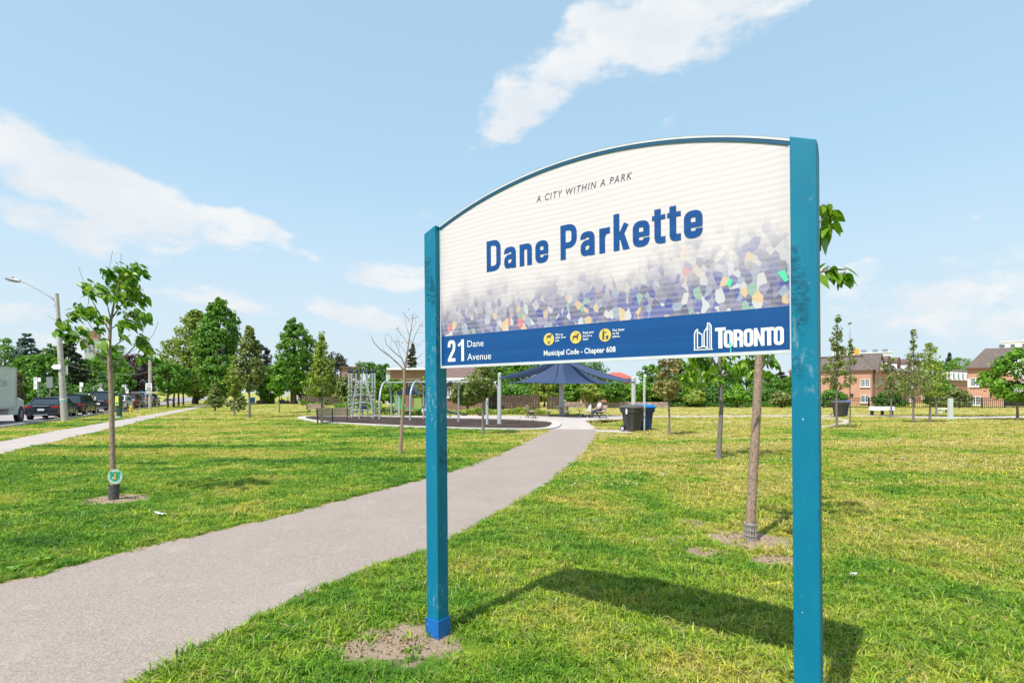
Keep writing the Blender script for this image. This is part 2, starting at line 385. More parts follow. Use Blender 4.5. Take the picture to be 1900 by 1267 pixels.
# ------------------------------------------------------------------ mesh helpers
class MB:
    def __init__(s): s.v = []; s.f = []
    def add(s, vs, fs):
        o = len(s.v); s.v += [tuple(v) for v in vs]; s.f += [tuple(i + o for i in f) for f in fs]; return s
    def box(s, c, d, rz=0.0, taper=1.0, m=None):
        x, y, z = d[0] / 2, d[1] / 2, d[2] / 2; vs = []
        for k, tz in ((-1, 1.0), (1, taper)):
            for sx, sy in ((-1, -1), (1, -1), (1, 1), (-1, 1)):
                p = Vector((sx * x * tz, sy * y * tz, k * z))
                if m is not None: p = m @ p
                elif rz: p = Matrix.Rotation(rz, 3, 'Z') @ p
                vs.append((p.x + c[0], p.y + c[1], p.z + c[2]))
        return s.add(vs, [(3, 2, 1, 0), (4, 5, 6, 7), (0, 1, 5, 4), (1, 2, 6, 5), (2, 3, 7, 6), (3, 0, 4, 7)])
    def bar(s, a, b, w, h=None):
        a = Vector(a); b = Vector(b); d = (b - a); L = d.length
        if L < 1e-6: return s
        q = d.to_track_quat('Z', 'Y').to_matrix()
        return s.box((a + b) / 2, (w, h or w, L), m=q)
    def tube(s, pts, r, n=8, cap=True):
        pts = [Vector(p) for p in pts]; m = len(pts)
        rs = r if isinstance(r, (list, tuple)) else [r] * m
        base = len(s.v); ref = None
        for i, p in enumerate(pts):
            d = (pts[min(i + 1, m - 1)] - pts[max(i - 1, 0)])
            if d.length < 1e-9: d = Vector((0, 0, 1))
            d.normalize()
            if ref is None:
                ref = Vector((1, 0, 0)) if abs(d.x) < .8 else Vector((0, 1, 0))
            u = d.cross(ref)
            if u.length < 1e-4: u = d.cross(Vector((0, 1, 0.3)))
            u.normalize(); w = u.cross(d).normalized(); ref = w * -1 if False else ref
            for k in range(n):
                a = 2 * math.pi * k / n
                q = p + (u * math.cos(a) + w * math.sin(a)) * rs[i]; s.v.append(tuple(q))
        for i in range(m - 1):
            for k in range(n):
                a = base + i * n + k; b = base + i * n + (k + 1) % n
                s.f.append((a, a + n, b + n, b))
        if cap:
            s.f.append(tuple(base + k for k in range(n))); s.f.append(tuple(base + (m - 1) * n + k for k in reversed(range(n))))
        return s
    def cyl(s, c, r, h, n=16, r2=None):
        return s.tube([(c[0], c[1], c[2]), (c[0], c[1], c[2] + h)], [r, r if r2 is None else r2], n)
    def sphere(s, c, r, n=8, sz=1.0):
        pts = [(c[0], c[1], c[2] + r * sz * -math.cos(math.pi * i / n)) for i in range(n + 1)]
        rr = [max(1e-3, r * math.sin(math.pi * i / n)) for i in range(n + 1)]
        return s.tube(pts, rr, n * 2, False)
    def disc(s, c, r, nrm, n=24, rin=0.0):
        q = Vector(nrm).to_track_quat('Z', 'Y').to_matrix(); vs = []
        for k in range(n):
            a = 2 * math.pi * k / n; vs.append(Vector(c) + q @ Vector((math.cos(a) * r, math.sin(a) * r, 0)))
        if rin <= 0: return s.add(vs, [tuple(range(n))])
        for k in range(n):
            a = 2 * math.pi * k / n; vs.append(Vector(c) + q @ Vector((math.cos(a) * rin, math.sin(a) * rin, 0)))
        return s.add(vs, [(k, (k + 1) % n, n + (k + 1) % n, n + k) for k in range(n)])
    def prism(s, poly, z0, z1):
        n = len(poly); vs = [(p[0], p[1], z0) for p in poly] + [(p[0], p[1], z1) for p in poly]
        return s.add(vs, [tuple(reversed(range(n))), tuple(range(n, 2 * n))] + [(i, (i + 1) % n, n + (i + 1) % n, n + i) for i in range(n)])
    def xprism(s, prof, y0, y1):
        """profile in x,z extruded along y"""
        n = len(prof); vs = [(p[0], y0, p[1]) for p in prof] + [(p[0], y1, p[1]) for p in prof]
        return s.add(vs, [tuple(range(n)), tuple(reversed(range(n, 2 * n)))] + [(i, n + i, n + (i + 1) % n, (i + 1) % n) for i in range(n)])
    def poly(s, pts): return s.add(pts, [tuple(range(len(pts)))])
    def mesh(s, name):
        m = bpy.data.meshes.new(name); m.from_pydata(s.v, [], s.f); m.update(); return m
    def obj(s, name, mt, parent=None, smooth=False, bevel=0.0, recalc=True):
        m = s.mesh(name)
        if recalc:
            bm = bmesh.new(); bm.from_mesh(m); bmesh.ops.recalc_face_normals(bm, faces=bm.faces); bm.to_mesh(m); bm.free()
        return link(name, m, mt, parent, smooth, bevel)
def link(name, m, mt, parent=None, smooth=False, bevel=0.0):
    if isinstance(mt, str): mt = MATS[mt]
    if mt is not None and not m.materials: m.materials.append(mt)
    o = bpy.data.objects.new(name, m); COL.objects.link(o); o.parent = parent
    if smooth:
        m.polygons.foreach_set('use_smooth', [True] * len(m.polygons))
        try: m.set_sharp_from_angle(angle=R(40))
        except Exception: pass
    if bevel:
        b = o.modifiers.new('bevel', 'BEVEL'); b.width = bevel; b.segments = 2; b.limit_method = 'ANGLE'
    return o
def thing(name, loc, rz, label, cat, group=None):
    o = bpy.data.objects.new(name, None); COL.objects.link(o); o.location = loc; o.rotation_euler = (0, 0, rz)
    o.empty_display_size = .2
    return tag(o, label, cat, group)
def tag(o, label=None, cat=None, group=None, kind=None):
    if label: o['label'] = label
    if cat: o['category'] = cat
    if group: o['group'] = group
    if kind: o['kind'] = kind
    return o
def copy_tree(o, parent=None, loc=None, rz=None, label=None, scale=None):
    c = o.copy(); COL.objects.link(c); c.parent = parent
    if loc is not None: c.location = loc
    if rz is not None: c.rotation_euler = (0, 0, rz)
    if scale is not None: c.scale = scale
    if label: c['label'] = label
    for ch in list(o.children):
        copy_tree(ch, c)
    return c

def inside(px, py, poly):
    """vectorised point in polygon"""
    x = np.asarray(px); y = np.asarray(py); r = np.zeros(x.shape, bool); n = len(poly); j = n - 1
    for i in range(n):
        xi, yi = poly[i][:2]; xj, yj = poly[j][:2]
        if yi != yj:
            c = ((yi > y) != (yj > y)) & (x < (xj - xi) * (y - yi) / (yj - yi) + xi); r ^= c
        j = i
    return r
def smooth_line(pts, n=6):
    """Catmull-Rom through ground points"""
    P_ = [Vector((p[0], p[1])) for p in pts]; out = []
    for i in range(len(P_) - 1):
        p0 = P_[max(i - 1, 0)]; p1 = P_[i]; p2 = P_[i + 1]; p3 = P_[min(i + 2, len(P_) - 1)]
        for k in range(n):
            u = k / n
            q = .5 * ((2 * p1) + (p2 - p0) * u + (2 * p0 - 5 * p1 + 4 * p2 - p3) * u * u + (3 * p1 - p0 - 3 * p2 + p3) * u ** 3)
            out.append((q.x, q.y))
    out.append((P_[-1].x, P_[-1].y)); return out
def sheet(name, poly, z, mt, kind='structure'):
    bm = bmesh.new(); vs = [bm.verts.new((p[0], p[1], z)) for p in poly]
    f = bm.faces.new(vs); bmesh.ops.triangulate(bm, faces=[f]); bmesh.ops.recalc_face_normals(bm, faces=bm.faces)
    for f in bm.faces:
        if f.normal.z < 0: f.normal_flip()
    m = bpy.data.meshes.new(name); bm.to_mesh(m); bm.free()
    o = link(name, m, mt); o['kind'] = kind; return o
def ribbon(name, A, B, z0, z1, mt, kind='structure'):
    """a raised strip between two ground polylines with the same number of points"""
    mb = MB(); n = len(A)
    for p, q in zip(A, B): mb.v += [(p[0], p[1], z0), (p[0], p[1], z1), (q[0], q[1], z1), (q[0], q[1], z0)]
    for i in range(n - 1):
        o = i * 4
        for k in range(3): mb.f.append((o + k, o + k + 1, o + 4 + k + 1, o + 4 + k))
    mb.f.append((0, 1, 2, 3)); e = (n - 1) * 4; mb.f.append((e + 3, e + 2, e + 1, e))
    o = mb.obj(name, mt); o['kind'] = kind; return o

# ------------------------------------------------------------------ foliage
def leaves_mesh(name, C, N, size, asp=.6, droop=0.0):
    """C: centres (n,3), N: rough outward directions; one folded diamond leaf each"""
    n = len(C); rng = RNG
    d = N + rng.normal(0, .75, (n, 3)); d /= np.linalg.norm(d, axis=1)[:, None] + 1e-9
    r = rng.normal(0, 1, (n, 3)); r[:, 2] -= droop
    a = np.cross(d, r); a /= np.linalg.norm(a, axis=1)[:, None] + 1e-9
    b = np.cross(d, a); s = (size * rng.uniform(.65, 1.35, n))[:, None]
    v = np.empty((n, 4, 3)); v[:, 0] = C - a * s * .5; v[:, 1] = C + b * s * asp * .5 + d * s * .10; v[:, 2] = C + a * s * .5; v[:, 3] = C - b * s * asp * .5 + d * s * .10
    v = v.reshape(-1, 3); i = np.arange(n)[:, None] * 4
    f = np.stack([i + [0, 1, 2], i + [0, 2, 3]], 1).reshape(-1, 3)
    m = bpy.data.meshes.new(name); m.vertices.add(len(v)); m.vertices.foreach_set('co', v.ravel())
    m.loops.add(f.size); m.loops.foreach_set('vertex_index', f.ravel().astype(np.int32))
    m.polygons.add(len(f)); m.polygons.foreach_set('loop_start', np.arange(0, f.size, 3, dtype=np.int32))
    m.update(calc_edges=True); return m
def crown(profile, H, Rr, z0, nclump, per, leaf, flat=.75, csize=.30, seed=1, fill=.35, squash=1.0):
    """clump cloud. profile(t)->relative radius for t in 0..1"""
    rng = np.random.default_rng(seed); cs = []; ph = rng.uniform(0, 6.28, 2)
    while len(cs) < nclump:
        t = rng.uniform(0, 1); pr = profile(t)
        if rng.uniform() > .25 + pr: continue
        a = rng.uniform(0, 2 * math.pi); rr = pr * Rr * (rng.uniform(fill, 1) ** .6) * (1 + .20 * math.sin(2 * a + ph[0] + 3 * t) + .20 * math.sin(7 * t + ph[1] + a))
        cs.append((rr * math.cos(a), rr * math.sin(a) * squash, z0 + t * H, pr))
    cs = np.array(cs); C = []; N = []
    for c in cs:
        cr = csize * Rr * (.45 + .55 * c[3]) * rng.uniform(.7, 1.25); k = int(per * rng.uniform(.6, 1.3))
        d = rng.normal(0, 1, (k, 3)); d /= np.linalg.norm(d, axis=1)[:, None]
        u = rng.uniform(.25, 1, k)[:, None] ** .45
        q = d * u * cr; q[:, 2] *= flat
        C.append(q + c[:3]); o = np.array([c[0], c[1], (c[2] - z0 - H * .45) * .6]); o = o / (np.linalg.norm(o) + .1)
        N.append(d + o * .6 + np.array([0, 0, .35]))
    return cs, np.concatenate(C), np.concatenate(N)
PROF = {
 'round': lambda t: max(0, 1 - (2 * t - 1) ** 2) ** .5,
 'oval': lambda t: max(0, (math.sin(math.pi * min(1, t ** .8)))) ** .6,
 'egg': lambda t: (min(1, (t / .28)) ** .6) * (1 - max(0, t - .28) / .72) ** .62,
 'cone': lambda t: (min(1, t / .08)) * (1 - t) ** .85 + .03,
 'spire': lambda t: (min(1, t / .12) ** .7) * (max(0, 1 - t) ** 1.1) * .95 + .10 * (1 - t),
 'column': lambda t: min(1, t / .15) ** .5 * min(1, (1 - t) / .35) ** .7,
 'bush': lambda t: max(0.05, 1 - t ** 2.2) ** .5,
}
LM = {
 'leaf_mid': ((.020, .068, .010), (.070, .180, .018), (.180, .300, .035)),
 'leaf_dark': ((.012, .048, .010), (.045, .120, .016), (.115, .215, .028)),
 'leaf_yellow': ((.050, .085, .014), (.150, .215, .030), (.30, .34, .06)),
 'leaf_olive': ((.045, .060, .020), (.125, .165, .045), (.26, .28, .09)),
 'leaf_fresh': ((.020, .075, .008), (.085, .210, .016), (.22, .36, .03)),
 'leaf_maroon': ((.012, .006, .010), (.045, .022, .026), (.12, .07, .06)),
 'leaf_spruce': ((.012, .035, .030), (.050, .095, .080), (.15, .21, .19)),
 'leaf_cedar': ((.008, .020, .010), (.028, .050, .020), (.085, .10, .045)),
 'leaf_russet': ((.06, .055, .018), (.17, .155, .05), (.34, .27, .11)),
 'leaf_plum': ((.014, .020, .014), (.045, .050, .035), (.11, .11, .075)),
}
for k, (a, b_, c) in LM.items():
    leafmat(k, *[tuple(min(.9, x * q) for x in w) for w, q in ((a, 1.25), (b_, 1.4), (c, 1.45))])
leafmat('catalpa_leaf', (.014, .070, .006), (.066, .215, .012), (.42, .52, .03), nscale=3.0, trans=.34, rough=.36)

def trunk_mesh(H, r, limbs=(), lean=(0, 0), wob=.02, seed=1, n=8, r_top=.25):
    rng = random.Random(seed); mb = MB(); pts = []; k = 7
    for i in range(k):
        t = i / (k - 1); pts.append((lean[0] * t + rng.uniform(-wob, wob) * (t > 0), lean[1] * t + rng.uniform(-wob, wob) * (t > 0), H * t))
    rs = [r * (1.25 if i == 0 else 1.0) * (1 - (1 - r_top) * i / (k - 1)) for i in range(k)]
    mb.tube(pts, rs, n)
    for (tx, ty, tz, t0) in limbs:
        i = t0 * (k - 1); a = Vector(pts[int(i)]).lerp(Vector(pts[min(k - 1, int(i) + 1)]), i - int(i)); e = Vector((tx, ty, tz)); m = a.lerp(e, .5) + Vector((0, 0, -.08 * (e - a).length))
        rr = r * (1 - .75 * t0) * .55
        mb.tube([a, m, e], [rr, rr * .6, rr * .22], 5)
    return mb
def tree(name, loc, H, Wd, label, leafm, prof='egg', base=None, nclump=90, per=34, leaf=.30, trunk_r=None, bark='bark_dark', seed=1, group=None, cat='tree', csize=.30, flat=.75, lean=(0, 0), droop=0.0, fill=.35, asp=.6, nlimb=10, squash=1.0, parts=True):
    base = H * .22 if base is None else base
    root = thing(name, loc, 0, label, cat, group)
    nclump = int(nclump * 1.5); per = int(per * 1.15)
    cs, C, N = crown(PROF[prof], H - base, Wd / 2, base, nclump, per, leaf, csize=csize, seed=seed, flat=flat, fill=fill, squash=squash)
    if lean != (0, 0):
        C[:, 0] += lean[0] * C[:, 2] / H; C[:, 1] += lean[1] * C[:, 2] / H
    m = leaves_mesh('crown', C, N, leaf, asp=asp, droop=droop); link('crown', m, leafm, root)
    tr = trunk_r or H * .018
    rng = random.Random(seed); idx = rng.sample(range(len(cs)), min(nlimb, len(cs)))
    limbs = [(cs[i][0], cs[i][1], cs[i][2], min(.9, max(base / H * .9, (cs[i][2] / H) * .75))) for i in idx]
    trunk_mesh(H * .93, tr, limbs, lean=(lean[0] * .93, lean[1] * .93), wob=tr * .4, seed=seed).obj('trunk', bark, root, smooth=True)
    return root
# ------------------------------------------------------------------ the ground, paths, road
def ground():
    mb = MB(); S = 3000; n = 24
    xs = [-S, -600, -200, -80, -40, -20, -10, -5, 0, 5, 10, 20, 40, 80, 200, 600, S]; ys = xs
    for y in ys:
        for x in xs: mb.v.append((x, y + 10, 0))
    k = len(xs)
    for j in range(k - 1):
        for i in range(k - 1): mb.f.append((j * k + i, j * k + i + 1, (j + 1) * k + i + 1, (j + 1) * k + i))
    o = mb.obj('ground', 'lawn'); o['kind'] = 'structure'
ground()
pathL = smooth_line([(-9.5, 1.8), (-6.9, 3.55)] + [G(*p)[:2] for p in [(0, 1083), (120, 1055), (250, 1021), (400, 987), (500, 964), (600, 938), (700, 912), (790, 889), (880, 862), (950, 833), (1000, 809), (1022, 797)]])
pathR = smooth_line([(-4.4, .2), (-2.6, 2.2)] + [G(*p)[:2] for p in [(235, 1267), (400, 1188), (500, 1135), (600, 1088), (700, 1048), (790, 1020), (850, 990), (950, 935), (1020, 893), (1062, 860), (1088, 834), (1102, 815), (1108, 797)]])
def jag(line, amp=.03, seed=3):
    r = random.Random(seed); out = []
    for i in range(len(line) - 1):
        a, b = line[i], line[i + 1]; L = math.hypot(b[0] - a[0], b[1] - a[1]); k = max(1, min(30, int(L / .12))) if a[1] < 16 else 1
        for j in range(k):
            u = j / k; out.append((a[0] + (b[0] - a[0]) * u + r.uniform(-amp, amp), a[1] + (b[1] - a[1]) * u + r.uniform(-amp, amp)))
    out.append(line[-1]); return out
PATH = jag(pathL) + list(reversed(jag(pathR, seed=5)))
sheet('asphalt_path', PATH, .006, 'asphalt')
def offset_line(line, d, amp, seed):
    r = random.Random(seed); out = []
    for i in range(len(line)):
        a = line[max(0, i - 1)]; b = line[min(len(line) - 1, i + 1)]; tx, ty = b[0] - a[0], b[1] - a[1]; L = math.hypot(tx, ty) or 1
        q = d * r.uniform(.4, 1.5) + r.uniform(-amp, amp); out.append((line[i][0] - ty / L * q, line[i][1] + tx / L * q))
    return out
def fine_line(line, st=.10):
    out = []
    for i in range(len(line) - 1):
        a, b = line[i], line[i + 1]; k = max(1, int(math.hypot(b[0] - a[0], b[1] - a[1]) / st)) if a[1] < 14 else 1
        out += [(a[0] + (b[0] - a[0]) * j / k, a[1] + (b[1] - a[1]) * j / k) for j in range(k)]
    return out + [line[-1]]
mat('edge_soil', None, .95, spec=.1, fn=lambda t, b: t.ramp(t.noise(t.pos(), 45, 6, .7), [(.3, (.10, .075, .045)), (.5, (.27, .20, .11)), (.7, (.50, .40, .25))]))
_fl = fine_line(pathL); _in = offset_line(_fl, -.05, .01, 1); _ou = offset_line(_fl, .085, .03, 2); SOIL_L = _in + list(reversed(_ou))
_fr = fine_line(pathR); _inr = offset_line(_fr, .05, .01, 3); _our = offset_line(_fr, -.045, .02, 4); SOIL_R = _inr + list(reversed(_our))
def strip_sheet(name, A, B, z, m):
    mb = MB(); n = len(A); mb.v = [(p[0], p[1], z) for p in A] + [(p[0], p[1], z) for p in B]
    mb.f = [(i, i + 1, n + i + 1, n + i) for i in range(n - 1)]; me = mb.mesh(name)
    o = link(name, me, m); o['kind'] = 'structure'; return o
strip_sheet('soil_edge', _in, _ou, .003, 'edge_soil'); strip_sheet('soil_edge', _our, _inr, .003, 'edge_soil')
# concrete plaza round the canopy
Zp = lambda pts: [G(*p)[:2] for p in pts]
PLAZA = Zp([(1022, 797), (1108, 797), (1098, 788), (1087, 781), (1120, 778.5), (1180, 777.5), (1180, 770.6), (900, 770.8), (760, 771.5), (600, 770), (556, 773), (640, 776), (800, 777), (940, 777), (1000, 779), (1030, 784), (1034, 789)])
sheet('concrete_plaza', PLAZA, .010, 'plaza_concrete')
PAD = Zp([(1104, 797.6), (1172, 799), (1172, 803.5), (1107, 802)])
sheet('concrete_pad', PAD, .014, 'plaza_concrete')
# playground bed with its concrete edge
bed = smooth_line(Zp([(1025, 787), (1018, 793), (1000, 796.3), (960, 797), (900, 796), (820, 794), (740, 791), (680, 788), (620, 784.5), (580, 780), (566, 775.5), (585, 773.2), (640, 773), (720, 774), (800, 775.5), (880, 777.5), (940, 778.7), (990, 781), (1018, 783.5), (1025, 787)]), 4)
cx_ = sum(p[0] for p in bed) / len(bed); cy_ = sum(p[1] for p in bed) / len(bed)
def outset(line, d):
    out = []; n = len(line)
    for i in range(n):
        a = line[(i - 1) % (n - 1)]; b = line[(i + 1) % (n - 1)]; tx, ty = b[0] - a[0], b[1] - a[1]; L = math.hypot(tx, ty) or 1
        nx, ny = ty / L, -tx / L
        out.append((line[i][0] - nx * d, line[i][1] - ny * d))
    return out
_o1 = outset(bed, .5)
if sum(abs(p[0] - cx_) for p in _o1) < sum(abs(p[0] - cx_) for p in bed): _o1 = outset(bed, -.5)
sheet('playground_bed', bed[:-1], .018, 'mulch')
ribbon('playground_kerb', bed, _o1, 0, .07, 'kerb_concrete')
BED = _o1
# pavement beside the road
SWU = [(-14.2, 8.5)] + Zp([(0, 820), (100, 800), (165, 789.5), (246, 775), (350, 757), (385, 751), (420, 746)])
SWL = [(-11.0, 8.0)] + Zp([(0, 843), (120, 815), (228, 790.5), (280, 776.5), (350, 761), (388, 753.5), (425, 747.5)])
sheet('pavement', SWU + list(reversed(SWL)), .012, 'sidewalk_concrete')
# small service path far right and the long thin path across the park
LP1 = Zp([(1180, 773.5), (1300, 773.6), (1480, 772.4), (1600, 772.5), (1700, 775), (1800, 777), (1900, 775), (2100, 772)])
LP2 = Zp([(1180, 771.4), (1300, 771.2), (1480, 770.2), (1600, 770.3), (1700, 772), (1800, 773.5), (1900, 771.5), (2100, 769)])
sheet('park_path', LP1 + list(reversed(LP2)), .008, 'plaza_concrete')
LP3 = smooth_line(Zp([(1500, 796), (1535, 792), (1565, 787), (1577, 783), (1572, 779), (1555, 776), (1520, 774.5)]), 4)
LP4 = smooth_line(Zp([(1500, 793), (1535, 789.5), (1558, 785), (1566, 782), (1562, 779.5), (1548, 777.5), (1515, 776)]), 4)
sheet('curved_path', LP3 + list(reversed(LP4)), .012, 'plaza_concrete')
LP5 = Zp([(1560, 792), (1700, 788), (1760, 786), (1760, 784), (1700, 785.5), (1560, 789)])
# road: near edge line, direction (-.40, 1)
def road_pt(off, Y): return (-25.9 - .47 * (Y - 28.4) - off, Y)
rd = [road_pt(0, 8), road_pt(0, 400), road_pt(10.8, 400), road_pt(10.8, 8)]
sheet('road', rd, .004, 'road_asphalt')
ribbon('near_kerb', [road_pt(0, y) for y in (8, 20, 40, 80, 160, 400)], [road_pt(-.16, y) for y in (8, 20, 40, 80, 160, 400)], 0, .13, 'kerb_concrete')
ribbon('far_kerb', [road_pt(10.8, y) for y in (8, 20, 40, 80, 160, 400)], [road_pt(10.96, y) for y in (8, 20, 40, 80, 160, 400)], 0, .13, 'kerb_concrete')
ribbon('far_pavement', [road_pt(11.2, y) for y in (8, 20, 40, 80, 160, 400)], [road_pt(13.2, y) for y in (8, 20, 40, 80, 160, 400)], 0, .12, 'sidewalk_concrete')
_c = MB()
_c.poly([(x, y, .008) for x, y in [road_pt(0, 78), road_pt(0, 92), road_pt(-40, 92), road_pt(-40, 78)]])

# ------------------------------------------------------------------ grass: tufts on points, straight geometry instances
def tuft(name, blades, hgt, spread, width, lean, seed):
    r = random.Random(seed); mb = MB()
    for i in range(blades):
        a = r.uniform(0, 6.283); q = spread * math.sqrt(r.random()); x, y = q * math.cos(a), q * math.sin(a)
        la = r.uniform(0, 6.283); h = hgt * r.uniform(.55, 1.15); L = lean * r.uniform(.2, 1.3) * h; w = width * r.uniform(.7, 1.3)
        dx, dy = math.cos(la), math.sin(la); px_, py_ = -dy * w / 2, dx * w / 2
        o = len(mb.v)
        m1 = (x + dx * L * .35, y + dy * L * .35, h * .6); e = (x + dx * L, y + dy * L, h * (1 - .25 * min(1, L / h)))
        mb.v += [(x - px_, y - py_, 0), (x + px_, y + py_, 0), (m1[0] + px_ * .85, m1[1] + py_ * .85, m1[2]), (m1[0] - px_ * .85, m1[1] - py_ * .85, m1[2]), e]
        mb.f += [(o, o + 1, o + 2, o + 3), (o + 3, o + 2, o + 4)]
    m = mb.mesh(name); m.materials.append(MATS['grass_blade']); return m
TUFTS = [tuft('tuft', 24, .050, .055, .0058, .9, 1), tuft('tuft', 22, .064, .050, .0055, 1.0, 2), tuft('tuft', 18, .084, .045, .0068, 1.1, 3), tuft('tuft', 32, .034, .060, .0105, .7, 4), tuft('tuft', 18, .10, .05, .0055, 1.0, 5)]
HARD = [PATH, BED, PLAZA, PAD, SWU + list(reversed(SWL)), LP3 + list(reversed(LP4)), LP1 + list(reversed(LP2)), [(x, y) for x, y in rd]]
def lownoise(x, y, seed):
    r = np.random.default_rng(seed); v = 0
    for k in range(7):
        a = r.uniform(0, 6.28); f = r.uniform(.6, 3.2); v = v + np.sin((x * math.cos(a) + y * math.sin(a)) * f + r.uniform(0, 6.28)) * (1 / (1 + f * .5))
    return v / 3.0
def grass():
    rng = np.random.default_rng(11); X = []; Y = []; S = []; K = []
    bands = [(0.2, 2.0, 300, 1.2), (2.0, 4.6, 620, 1.0), (4.6, 7.0, 400, 1.1), (7.0, 11.0, 190, 1.35), (11.0, 18.0, 70, 1.8), (18.0, 30.0, 20, 2.6), (30.0, 44.0, 7, 3.4), (44.0, 72.0, 2.2, 4.0)]
    for y0, y1, dens, s in bands:
        w0 = 1.06 * y1 + 4.2; n = int((y1 - y0) * 2 * w0 * dens)
        y = rng.uniform(y0, y1, n); x = rng.uniform(-w0, w0, n)
        ok = np.abs(x) < 1.0 * y + 4.2; x, y = x[ok], y[ok]
        bad = np.zeros(len(x), bool)
        for pl in HARD: bad |= inside(x, y, pl)
        ln = lownoise(x * 3.1, y * 3.1, 5)
        keep = rng.uniform(0, 1, len(x))
        if y1 < 12: bad |= (inside(x, y, SOIL_L) & (keep < .72)) | (inside(x, y, SOIL_R) & (keep < .5))
        for (dx, dy, rx, ry, w_) in DIRT:
            d = np.sqrt(((x - dx) / rx) ** 2 + ((y - dy) / ry) ** 2) + ln * .35
            bad |= (d < 1.5) & (keep < w_ * np.clip(1.75 - d * .95, 0, .97))
        dn = lownoise(x * 1.3 + 4, y * 1.3, 8)
        bad |= keep < np.clip(dn * .8 - .15, 0, .4)
        x, y = x[~bad], y[~bad]; X.append(x); Y.append(y)
        dd = lownoise(x * 1.7, y * 1.7, 9)
        S.append(s * rng.uniform(.7, 1.25, len(x)) * (1 + .22 * dd)); k = rng.choice(5, len(x), p=[.34, .26, .12, .22, .06])
        cl = lownoise(x * 2.3 + 9, y * 2.3, 21) > .55; k[cl & (rng.uniform(0, 1, len(x)) < .6)] = 3
        K.append(k)
    X, Y, S, K = map(np.concatenate, (X, Y, S, K)); n = len(X)
    m = bpy.data.meshes.new('grass'); m.vertices.add(n)
    m.vertices.foreach_set('co', np.stack([X, Y, np.zeros(n)], 1).ravel())
    a = m.attributes.new('siz', 'FLOAT_VECTOR', 'POINT'); a.data.foreach_set('vector', np.stack([S, S, .82 * S ** .35], 1).ravel())
    a = m.attributes.new('kin', 'INT', 'POINT'); a.data.foreach_set('value', K.astype(np.int32))
    a = m.attributes.new('rot', 'FLOAT', 'POINT'); a.data.foreach_set('value', rng.uniform(0, 6.28, n))
    m.update(); o = bpy.data.objects.new('grass', m); COL.objects.link(o); m.materials.append(MATS['grass_blade'])
    tag(o, 'mown green grass with dry straw patches across the whole park lawn', 'grass', kind='stuff')
    ng = bpy.data.node_groups.new('grass', 'GeometryNodeTree')
    ng.interface.new_socket('Geometry', in_out='INPUT', socket_type='NodeSocketGeometry'); ng.interface.new_socket('Geometry', in_out='OUTPUT', socket_type='NodeSocketGeometry')
    gi = ng.nodes.new('NodeGroupInput'); go = ng.nodes.new('NodeGroupOutput')
    # tuft meshes come in from objects parented below the grass
    gather = ng.nodes.new('GeometryNodeGeometryToInstance')
    infos = []
    for i, tm in enumerate(TUFTS):
        to = bpy.data.objects.new('tuft', tm); COL.objects.link(to); to.parent = o; to.location = (1.2 + i * .3, 3.4, 0)
        oi = ng.nodes.new('GeometryNodeObjectInfo'); oi.inputs['Object'].default_value = to; oi.inputs['As Instance'].default_value = True
        infos.append(oi)
    for oi in reversed(infos): ng.links.new(oi.outputs['Geometry'], gather.inputs[0])
    iop = ng.nodes.new('GeometryNodeInstanceOnPoints'); ng.links.new(gi.outputs[0], iop.inputs['Points']); ng.links.new(gather.outputs[0], iop.inputs['Instance'])
    iop.inputs['Pick Instance'].default_value = True
    def att(nm, typ):
        nd = ng.nodes.new('GeometryNodeInputNamedAttribute'); nd.data_type = typ; nd.inputs[0].default_value = nm
        return [x for x in nd.outputs if x.enabled][0]
    ng.links.new(att('kin', 'INT'), iop.inputs['Instance Index']); ng.links.new(att('siz', 'FLOAT_VECTOR'), iop.inputs['Scale'])
    cb = ng.nodes.new('ShaderNodeCombineXYZ'); ng.links.new(att('rot', 'FLOAT'), cb.inputs[2]); ng.links.new(cb.outputs[0], iop.inputs['Rotation'])
    ng.links.new(iop.outputs[0], go.inputs[0])
    md = o.modifiers.new('grass', 'NODES'); md.node_group = ng
    print('tufts', n)
grass()
